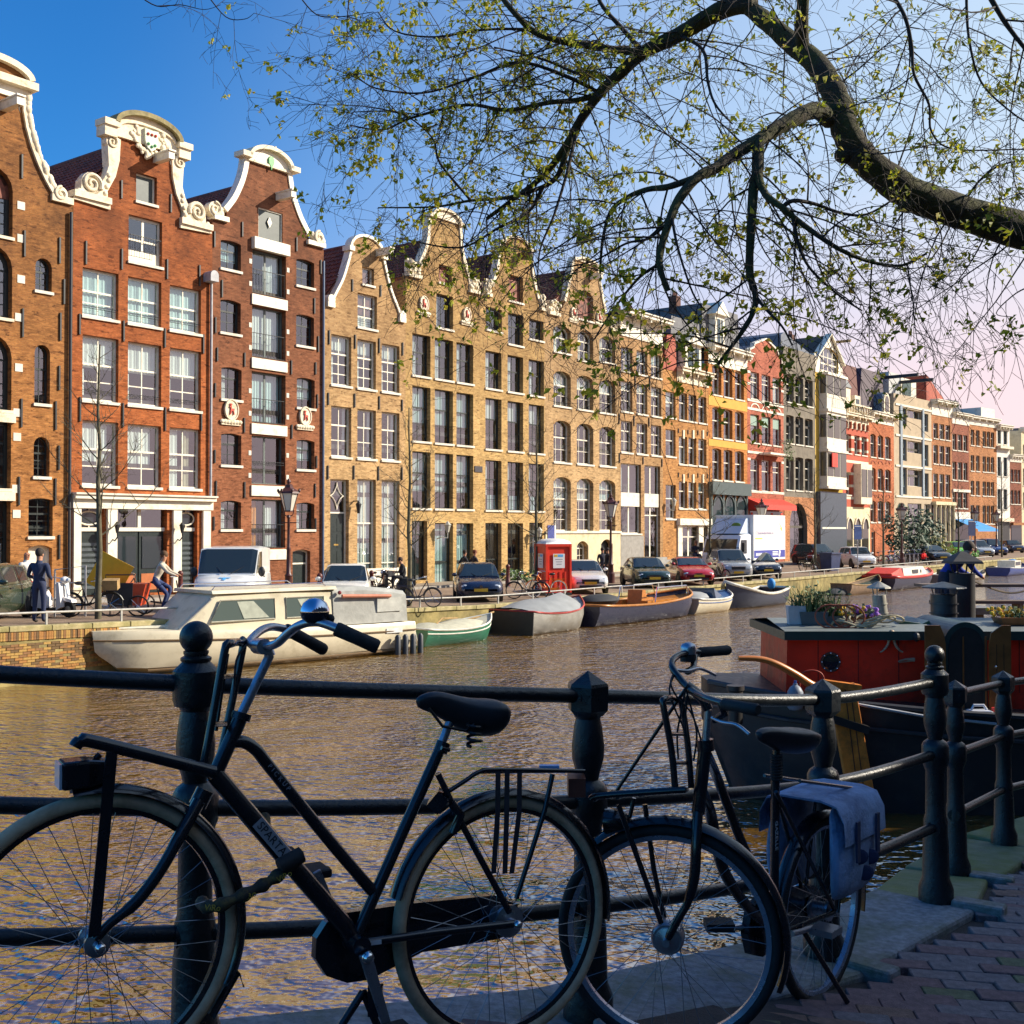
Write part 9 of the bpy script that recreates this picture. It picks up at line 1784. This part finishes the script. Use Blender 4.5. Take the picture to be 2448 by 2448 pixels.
 bevel(MB().add(q+q2,[tuple(range(n)),tuple(n+i for i in reversed(range(n)))]+[(i,n+i,n+(i+1)%n,(i+1)%n)for i in range(n)]).build('blade',OAK,rd),.012,2)
 for k in(0.33,.66):MB().tube([q[0].lerp(q[1],k)+Vector((0,-.004,0)),q[4].lerp(q[3],k)+Vector((0,-.004,0))],.006,5).build('plank_joint',pm('dark_seam',(.05,.02,.01),.7),rd)
 MB().box(-.55,.25,-.03,.13,-.05,.05,Matrix.Translation(K(860,1375,Yr-.02))@Matrix.Rotation(R(18),4,'Y')).build('iron_strap',HB,rd);MB().box(-.3,.16,-.03,.13,-.04,.04,Matrix.Translation(K(850,1140,Yr))@Matrix.Rotation(R(8),4,'Y')).build('rudder_cap',OAK,rd)
 MB().tube(catmull([K(830,1205,Yr+.04),K(640,1140,Yr-.05),K(520,1065,Yr-.15),K(400,1000,Yr-.22),K(300,970,Yr-.25),K(168,965,Yr-.28)],5),[.062-.0012*k for k in range(26)],10).build('tiller',pm('orange_varnish_tiller',(.52,.17,.035),.35,var=.15,vs=6),rd,smooth=60)
 gb=thing('gas_bottle','grey gas bottle on the stern deck beside the red cabin','gas bottle',K(520,1190,Yc-.35)+Vector((0,0,-.2)));MB().lathe([(.08,0),(.105,.03),(.105,.24),(.07,.3),(.03,.33),(.03,.35)],16).build('cylinder',pm('grey_blue_bottle',(.20,.24,.30),.5),gb,smooth=40);MB().lathe([(.02,.35),(.02,.39)],8).build('valve',pm('blue_valve',(.03,.08,.3),.4),gb)
 hs_=thing('hose_loop','thin red hose looped over the stern deck','hose');MB().tube(catmull([K(545,1160,Yc-.3),K(560,1065,Yc-.3),K(620,1040,Yc-.3),K(680,1060,Yc-.3),K(700,1120,Yc-.3),K(690,1200,Yc-.3)],6),.012,6).build('hose',pm('red_hose',(.35,.05,.03),.5),hs_)
 POT=pm('grey_planter',(.10,.13,.14),.7)
 def planter(label,x,y,w_,h_,n,leafc,hgt,seed,pot=POT,flowers=None):
  rnd=random.Random(seed);p=K(x,y,Yc+.5);p.z=zt+.17;pl=thing('planter',label,'planter',p);MB().loft([[(-w_*q,-w_*q*.6,z),(w_*q,-w_*q*.6,z),(w_*q,w_*q*.6,z),(-w_*q,w_*q*.6,z)]for q,z in((.85,0),(1,h_))]).build('pot',pot,pl)
  mb=MB()
  for k in range(n):
   a=rnd.uniform(0,6.3);r_=rnd.uniform(0,w_);b_=Vector((r_*math.cos(a),r_*math.sin(a)*.6,h_));t_=b_+Vector((rnd.gauss(0,.14),rnd.gauss(0,.1),rnd.uniform(.4,1)*hgt));e=Vector((rnd.gauss(0,1),rnd.gauss(0,1),0)).normalized()*.009;mb.add([b_-e,b_+e,t_],[(0,1,2)])
   if k%3==0:q=b_.lerp(t_,rnd.uniform(.4,.9));u_=Vector((rnd.gauss(0,1),rnd.gauss(0,1),rnd.gauss(0,.6))).normalized()*.035;v_=u_.orthogonal()*.5;mb.add([q-u_,q+v_,q+u_,q-v_],[(0,1,2,3)])
  f=mb.build('foliage',leafc,pl,fix=False);f['kind']='stuff'
  if flowers:
   m2=MB()
   for k in range(26):m2.sphere((rnd.uniform(-w_,w_)*1.3,rnd.uniform(-.1,.1),h_+rnd.uniform(.02,hgt*.7)),.03,6,4)
   f2=m2.build('flowers',flowers,pl);f2['kind']='stuff'
 LG=pm('grey_green_leaf',(.10,.15,.05),.6,var=.4,vs=12);YF=pm('yellow_flower',(.75,.45,.02),.6);PFm=pm('violet_flower',(.30,.12,.55),.6)
 planter('white bucket with dry stems on the corner of the red cabin roof',525,800,.13,.26,30,LG,.35,1,pm('white_bucket',(.55,.56,.58),.5))
 planter('grey planter with tall grassy plants on the red cabin roof',625,800,.2,.18,120,LG,.5,2);planter('second grey planter of feathery greens on the red cabin roof',745,800,.18,.12,110,LG,.45,3)
 planter('small box of yellow flowers on the red cabin roof',860,800,.16,.1,40,LG,.2,4,VAR,YF);planter('small box of violet flowers beside the chimney flue',960,800,.14,.1,40,LG,.22,5,VAR,PFm)
 planter('long box of yellow flowers beyond the arched doors',1890,830,.3,.1,90,LG,.2,6,VAR,YF)
 rc=thing('rope_coil','coil of pale rope and hoses lying on the red cabin roof','rope')
 for k in range(5):
  p=K(860+k*45,795,Yc+.3);p.z=zt+.19+.02*k;MB().tube([p+Vector(((.26+.02*k)*math.cos(q),.14*math.sin(q),.05*math.sin(q*2+k)))for q in[2*math.pi*j/20 for j in range(20)]],.014,6,closed=True).build('coil',pm('pale_rope',(.42,.36,.24),.9),rc)
 for k in range(3):
  p=K(740+k*55,790,Yc+.2);p.z=zt+.25;MB().tube([p+Vector((.22*math.cos(q),.04*math.sin(q),.16*math.sin(q)+.05))for q in[2*math.pi*j/20 for j in range(20)]],.012,6,closed=True).build('hose_loop',pm('rust_hose',(.30,.07,.03),.6),rc)
 jg=thing('jerrycan','white plastic jerrycan with red cap standing in the barge gangway','jerrycan',K(1655,1372,Y0+.25));o=MB().loft([[(-w_,-.1,z),(w_,-.1,z),(w_,.1,z),(-w_,.1,z)]for w_,z in((.2,0),(.21,.03),(.2,.15),(.12,.19))]).build('can',pm('white_can',(.6,.62,.68),.5),jg);bevel(o,.02,2);MB().tube([(-.1,0,.19),(-.07,0,.25),(.06,0,.25),(.1,0,.19)],.018,6).build('handle',pm('white_can',(.6,.62,.68),.5),jg);MB().lathe([(.035,.15),(.035,.22)],10,Matrix.Translation((.2,0,0))).build('cap',pm('red_cap',(.6,.03,.02),.5),jg)
 pl=thing('mooring_pile','tall dark mooring pile with small pyramid lamp cap','mooring post',K(1553,780,19.0)*Vector((1,1,0)));zz=K(1553,440,19.0).z;MB().lathe([(.20,-.5),(.20,zz-.02),(.21,zz)],16).build('pile',pm('tarred_pile',(.04,.038,.04),.7,var=.3,vs=4),pl,smooth=40);MB().lathe([(.36,zz+.16),(.34,zz+.2),(.05,zz+.36)],4,Matrix.Rotation(R(45),4,'Z')).build('cap',pm('tarred_pile',(.04,.038,.04),.7),pl)
 for a_ in(.8,2.4,3.9,5.5):MB().tube([(.15*math.cos(a_),.15*math.sin(a_),zz),(.2*math.cos(a_),.2*math.sin(a_),zz+.17)],.014,5).build('cap_stay',IRON,pl)
 q=at_depth(2448+60,1392,24);s0=pl.location*1.0;s0.z=zz-.05;rp_=thing('mooring_rope','slack dark rope from the tall mooring pile to the next boat','rope');MB().tube(catmull([s0,s0.lerp(q,.5)+Vector((0,0,-.25)),q],8),.018,6).build('rope',pm('dark_rope',(.07,.05,.03),.9),rp_)
 dk=thing('floating_terrace','timber floating terrace behind the red barge','terrace');Yt=19.5;p0,p1=K(1490,760,Yt),K(2100,760,Yt);zd=K(1700,760,Yt).z
 for k in range(8):MB().box(p0.x,p1.x+5,Yt-.6+k*.32,Yt-.6+k*.32+.305,zd-.10,zd-.04).build('plank',pm('weathered_deck_plank',(.20,.14,.10),.8,var=.35,vs=3),dk)
 MB().box(p0.x,p1.x+5,Yt-.62,Yt+1.95,.0,zd-.102).build('float',pm('black_float',(.02,.02,.022),.7),dk)
 bn=thing('picnic_bench','low wooden bench on the floating terrace','bench',(K(1690,700,Yt).x,Yt+.1,zd-.04));WD=pm('grey_brown_bench',(.16,.11,.08),.7,var=.2)
 MB().box(-.85,.85,-.16,.16,.40,.45).build('seat',WD,bn)
 for x in(-.6,.6):MB().box(x-.04,x+.04,-.14,.14,0,.4).build('leg',WD,bn)
 MB().box(-.9,.9,.3,.75,.66,.71).build('table_top',WD,bn)
 sl=thing('slanted_hood','dark slanted canvas hood standing on the floating terrace','hood',(K(1655,660,Yt).x,Yt+.9,zd-.04));xa,xb=K(1582,660,Yt).x-sl.location.x,K(1745,660,Yt).x-sl.location.x;za,zb2=K(1650,660,Yt).z-zd,K(1650,508,Yt).z-zd
 MB().prism([(xa,za),(xb,za),(xb-.22,zb2-.05),(xb-.34,zb2),(xa,zb2)],0,.6).build('canvas',pm('plum_black_canvas',(.03,.022,.024),.85),sl);MB().tube([(xb+.03,-.02,za),(xb-.2,-.02,zb2)],.03,6).build('frame',VAR,sl);MB().box(xa,xb+.4,-.05,.65,za-.12,za-.002).build('box',pm('grey_chest',(.22,.22,.22),.6),sl);MB().box(xa+.02,xb+.2,.0,.6,0,za-.122).build('chest',pm('brown_chest',(.12,.08,.05),.7),sl)
 person('person in a royal blue jacket bending over on the floating terrace',Vector((K(1415,760,Yt).x,Yt-.2,zd-.04)),math.pi*.05,'stand',(.02,.05,.35),(.03,.03,.05),hair=(.05,.03,.02),scale=.92,tweak=dict(ch=(.22,0,1.2),nk=(.4,0,1.32),hd=(.47,0,1.40),ht=(.53,0,1.50),shl=(.3,.2,1.3),shr=(.3,-.2,1.3),ell=(.45,.24,1.05),elr=(.45,-.24,1.05),hal=(.62,.18,.95),har=(.62,-.18,.95)))
 b2=thing('buoy','round orange buoy on the terrace edge','buoy',(K(1755,715,Yt).x,Yt-.3,zd+.12));MB().sphere((0,0,0),.17,14,10).build('ball',pm('faded_orange_buoy',(.45,.14,.05),.5),b2,smooth=60);MB().tube([(0,0,.16),(0,0,.24)],.03,6).build('eye',IRON,b2)
 b3=thing('work_boat','dark grey work boat moored beyond the floating terrace','boat',(K(2080,620,26).x,26,0),R(-4));hull(b3,7,2.2,.8,pm('blue_black_hull',(.03,.04,.06),.4),pm('grey_deck',(.06,.06,.065),.7),rim=IRON);MB().box(-1.2,.3,-.6,.6,.7,1.3).build('wheel_box',pm('orange_box',(.6,.12,.03),.5),b3)
houseboat()
# ================================================================== elm on this bank; its limbs hang over the canal
def elm():
 rnd=random.Random(21);ZT=(1300,0,1.683);ZS=(300,0,1.756)
 BARK=pm('elm_bark',(.045,.034,.024),.9,var=.45,vs=9,bump=1.0,bs=28,dirt=(.075,.085,.012),dirt_amt=.75,ds=4);TWIG=pm('elm_twig',(.028,.019,.015),.85,var=.3,vs=9)
 def leafmat(i,c):
  m,t,b=_nodes('elm_seed_%d'%i);b.inputs['Base Color'].default_value=(*c,1);b.inputs['Roughness'].default_value=.6;tl=_n(t,'ShaderNodeBsdfTranslucent');tl.inputs[0].default_value=(c[0]*1.3,c[1]*1.3,c[2],1);mx=_n(t,'ShaderNodeMixShader');mx.inputs[0].default_value=.45
  t.links.new(b.outputs[0],mx.inputs[1]);t.links.new(tl.outputs[0],mx.inputs[2]);t.links.new(mx.outputs[0],t.nodes['Material Output'].inputs[0]);return m
 LEAF=[leafmat(i,c)for i,c in enumerate(((.50,.48,.03),(.34,.38,.025),(.62,.50,.05),(.22,.26,.02)))]
 tr=thing('elm_tree','mossy overhanging elm limb with fine twigs and yellow green spring buds','tree')
 PX=lambda Z,x,y,Y:at_depth(*zp(Z,x,y),Y)
 tw=MB();lv=MB();nodes=[]
 root=Vector((6.4,8.4,0));
 MB().tube(catmull([root+Vector((0,0,1.2)),root+Vector((.05,0,2.4)),root+Vector((0,.05,3.6)),root+Vector((-.3,0,4.6)),PX(ZT,2250,1010,8.3)],5),[.34,.30,.29,.27,.26,.25,.25,.24,.24,.24,.23,.22,.21,.20,.19,.18,.17,.16,.15,.14,.14],14).build('trunk',BARK,tr,smooth=60)
 for a,b,c in(((0,0,3.4),(.9,.6,5.6),(1.6,1.5,8.5)),((0,0,3.8),(.3,-.9,6.0),(-.2,-2.2,9.0))):MB().tube(catmull([root+Vector(a),root+Vector(b),root+Vector(c)],6),[.16-.011*k for k in range(13)],10).build('limb',BARK,tr,smooth=60)
 D=[(ZT,[(2250,1010,8.3),(1932,930,8.0),(1700,860,7.9),(1500,790,7.8),(1400,730,7.75),(1290,640,7.7),(1220,540,7.7),(1190,430,7.75),(1150,340,7.8),(1090,250,7.9),(1010,185,8.0),(930,115,8.1),(850,50,8.2),(780,-10,8.3)],.135,.055,.8,.6),(ZT,[(1040,190,7.95),(1038,90,7.8),(1048,-60,7.7)],.05,.04,.6,1),(ZT,[(1150,480,7.72),(1110,448,7.6),(1070,448,7.5),(1000,480,7.4),(900,540,7.3),(850,572,7.2),(760,625,7.15),(700,672,7.1),(620,712,7.0),(545,800,6.95),(505,890,6.9),(472,1000,6.85),(468,1080,6.8),(500,1170,6.8)],.062,.016,1.1,1.2),(ZT,[(620,712,7.0),(500,752,7.0),(420,762,7.1),(340,792,7.1),(270,850,7.2),(238,960,7.2),(228,1065,7.3)],.024,.008,1.1,1.0),(ZT,[(862,560,7.2),(860,690,7.1),(845,750,7.1),(835,900,7.0),(828,1090,7.0),(852,1190,7.0),(840,1260,7.0),(795,1340,7.0),(690,1480,7.0)],.042,.010,.9,.9),(ZT,[(858,690,7.1),(890,780,7.0),(960,835,6.9),(1000,870,6.9),(1100,945,6.9),(1200,1008,6.9),(1320,1055,7.0),(1440,1068,7.0),(1540,1020,7.0)],.026,.007,1.1,1.3),(ZT,[(960,835,6.9),(1000,808,6.9),(1080,818,7.0),(1200,858,7.1),(1300,862,7.1),(1410,800,7.2)],.016,.006,1.0,1.2),(ZT,[(852,1190,7.0),(890,1240,6.95),(960,1315,6.9),(1000,1390,6.9)],.013,.005,.9,.9),(ZT,[(1000,870,6.9),(1030,1000,6.9),(1080,1090,6.9),(1190,1190,6.95),(1280,1250,7.0)],.012,.005,1.0,1.1),(ZT,[(515,870,6.9),(540,1000,6.8),(600,1180,6.8),(650,1250,6.8)],.010,.004,.9,.9),(ZT,[(470,1060,6.85),(380,1120,6.9),(270,1260,6.95),(200,1370,7.0)],.012,.004,.9,.8),(ZT,[(500,895,6.9),(420,960,6.95),(330,980,7.0),(200,1050,7.1),(60,1080,7.1)],.011,.004,.9,.8),(ZT,[(850,10,8.2),(740,30,8.3),(640,82,8.4),(540,142,8.5),(400,212,8.6),(290,312,8.7),(225,375,8.7),(150,480,8.8),(80,600,8.9),(0,705,9.0),(-120,800,9.1),(-230,880,9.1)],.075,.014,1.4,1.3),(ZS,[(1878,556,8.85),(1850,640,8.87),(1815,735,8.9),(1750,785,9.0),(1600,830,9.0),(1450,842,9.1),(1300,868,9.1),(1060,872,9.2)],.030,.005,1.2,.9),(ZS,[(1750,790,9.0),(1690,890,9.0),(1560,960,9.1),(1400,1040,9.1),(1150,1000,9.2)],.018,.005,1.0,.5),(ZS,[(1991,391,8.7),(1900,420,8.75),(1780,430,8.8),(1600,462,8.9),(1430,440,9.0),(1200,495,9.0),(1080,545,9.1),(940,525,9.1)],.026,.005,1.2,1.0),(ZS,[(1450,842,9.1),(1320,685,9.1),(1285,575,9.0),(1150,475,9.0),(960,470,9.0)],.012,.004,1.0,.8),(ZS,[(2174,221,8.55),(2000,200,8.6),(1750,150,8.6),(1640,60,8.5),(1560,-40,8.5)],.032,.02,1.1,1.4),(ZS,[(1991,391,8.7),(1850,320,8.7),(1650,262,8.7),(1450,330,8.8),(1250,390,8.9),(1050,370,9.0),(960,310,9.0)],.018,.004,1.2,1.2),(ZS,[(1790,155,8.6),(1700,125,8.62),(1500,125,8.7),(1300,155,8.8),(1130,130,8.8),(1060,50,8.8)],.014,.004,1.1,1.3),(ZS,[(1893,545,8.82),(1860,700,8.6),(1800,900,8.5),(1740,1050,8.5),(1730,1200,8.5)],.016,.004,1.0,.7),(ZT,[(540,140,8.5),(640,200,8.2),(660,330,8.0),(690,420,7.9),(760,500,7.9)],.016,.006,1.1,1.2),(ZT,[(400,212,8.6),(320,120,8.7),(240,30,8.8),(200,-50,8.8)],.020,.014,1.1,1.4),(ZT,[(290,312,8.7),(150,300,8.8),(0,240,8.9),(-200,190,9.0)],.018,.006,1.2,1.4),(ZT,[(1390,-40,7.2),(1450,60,7.1),(1480,180,7.1),(1490,300,7.1),(1550,420,7.1),(1560,530,7.1),(1650,600,7.1),(1932,600,7.2)],.014,.004,1.2,1.0),(ZT,[(1780,-40,7.0),(1850,80,7.0),(1932,190,7.0),(2050,330,7.0)],.018,.010,1.0,1.2),(ZT,[(1700,-40,6.9),(1710,150,6.9),(1760,330,6.9),(1880,450,6.9),(1990,520,7.0)],.010,.004,1.2,1.3),(ZT,[(1250,600,7.7),(1330,620,7.5),(1480,600,7.4),(1650,560,7.3)],.008,.003,1.0,.9),(ZT,[(1700,800,7.9),(1760,720,7.6),(1850,660,7.5),(2000,640,7.4)],.010,.004,1.0,.7),(ZT,[(1550,860,7.8),(1600,950,7.6),(1580,1080,7.5),(1500,1130,7.5)],.006,.002,.8,.3),(ZT,[(1640,900,7.8),(1560,1040,7.6),(1420,1130,7.5),(1330,1135,7.5)],.006,.002,.7,.3),(ZT,[(1990,1140,7.5),(1900,1180,7.5),(1820,1260,7.5),(1890,1275,7.5)],.006,.002,.5,.1),(ZS,[(330,-40,9.3),(420,70,9.3),(500,80,9.3),(540,55,9.3)],.006,.002,.6,.4),(ZS,[(40,-30,9.4),(130,25,9.4),(230,20,9.4),(330,40,9.4),(400,20,9.4)],.006,.002,.6,.4),(ZS,[(940,-20,9.2),(930,90,9.2),(925,180,9.2),(870,240,9.2)],.006,.002,.8,.4),(ZS,[(720,-30,9.2),(800,60,9.2),(900,70,9.2),(1040,50,9.2)],.006,.003,.9,1.2)]
 for Z,pts,r0,r1,dn,bd in D:
  P=catmull([PX(Z,*p)for p in pts],5);n=len(P);rr=[lerp(r0,r1,(i/(n-1))**.85)*(1+.05*rnd.uniform(-1,1))for i in range(n)]
  MB().tube(P,rr,12 if r0>.04 else 7,cap=True).build('branch',BARK if r0>.02 else TWIG,tr,smooth=60)
  acc=0
  for i in range(1,n):
   acc+=(P[i]-P[i-1]).length*dn
   while acc>.105:
    acc-=.105;nodes.append((P[i].copy(),(P[i]-P[i-1]).normalized(),rr[i],bd))
 for p in(PX(ZT,1200,640,7.68),PX(ZT,1455,840,7.75)):MB().sphere(p+Vector((.02,.01,.03)),.062,12,9,(1.15,1,.9)).build('knot',BARK,tr,smooth=70)
 def bud(p,k=1.0):
  n=rnd.randint(4,7)
  for j in range(n):
   lv.cur=rnd.choice((0,0,1,1,2,3));c=p+Vector((rnd.gauss(0,.018),rnd.gauss(0,.018),rnd.gauss(-.005,.016)))*k;a=Vector((rnd.gauss(0,1),rnd.gauss(0,1),rnd.gauss(0,1))).normalized();b=a.orthogonal().normalized();s_=rnd.uniform(.010,.022)*k;h_=a.cross(b)*s_*.35;lv.add([c-a*s_,c+b*s_*.75+h_,c+a*s_,c-b*s_*.75+h_],[(0,1,2,3)])
 def twig(p,d,L,r_,lev,bd):
  k=9 if lev==0 else 5;pts=[p];dd=d.copy();cv=Vector((rnd.gauss(0,.13),rnd.gauss(0,.06),rnd.gauss(-.10,.12)))
  for j in range(k):dd=(dd+cv*.62+Vector((rnd.gauss(0,.06),rnd.gauss(0,.05),rnd.gauss(0,.06)))).normalized();pts.append(pts[-1]+dd*L/k)
  tw.tube(pts,[max(.0016,r_*(1-.7*j/k))for j in range(k+1)],4 if r_>.004 else 3,cap=False)
  if lev<2:
   for j in range(1,k+1):
    for _ in range(2 if lev==0 and rnd.random()<.6 else 1):
     if rnd.random()<.5:a=rnd.uniform(0,6.28);side=Vector((math.cos(a),.5*math.sin(a),math.sin(a)));twig(pts[j],(dd*.75+side*.8).normalized(),L*rnd.uniform(.25,.5),r_*.5,lev+1,bd)
  if lev>=1:
   for j in range(1,k+1):
    if rnd.random()<0.038*bd:bud(pts[j],rnd.uniform(.9,1.7))
 for p,t_,r_,bd in nodes:
  a=rnd.uniform(0,6.28);side=Vector((math.cos(a),.55*math.sin(a*1.7),math.sin(a)-.25));side=(side-t_*side.dot(t_)*.7).normalized()
  twig(p,(side+t_*.45).normalized(),rnd.uniform(.3,1.15)*(1.0 if r_<.03 else 1.1),min(.0065,max(.0028,r_*.5)),0,bd)
 o=tw.build('twigs',TWIG,tr,fix=False);o['kind']='stuff';o=lv.build('buds',LEAF,tr,fix=False);o['kind']='stuff'
elm()
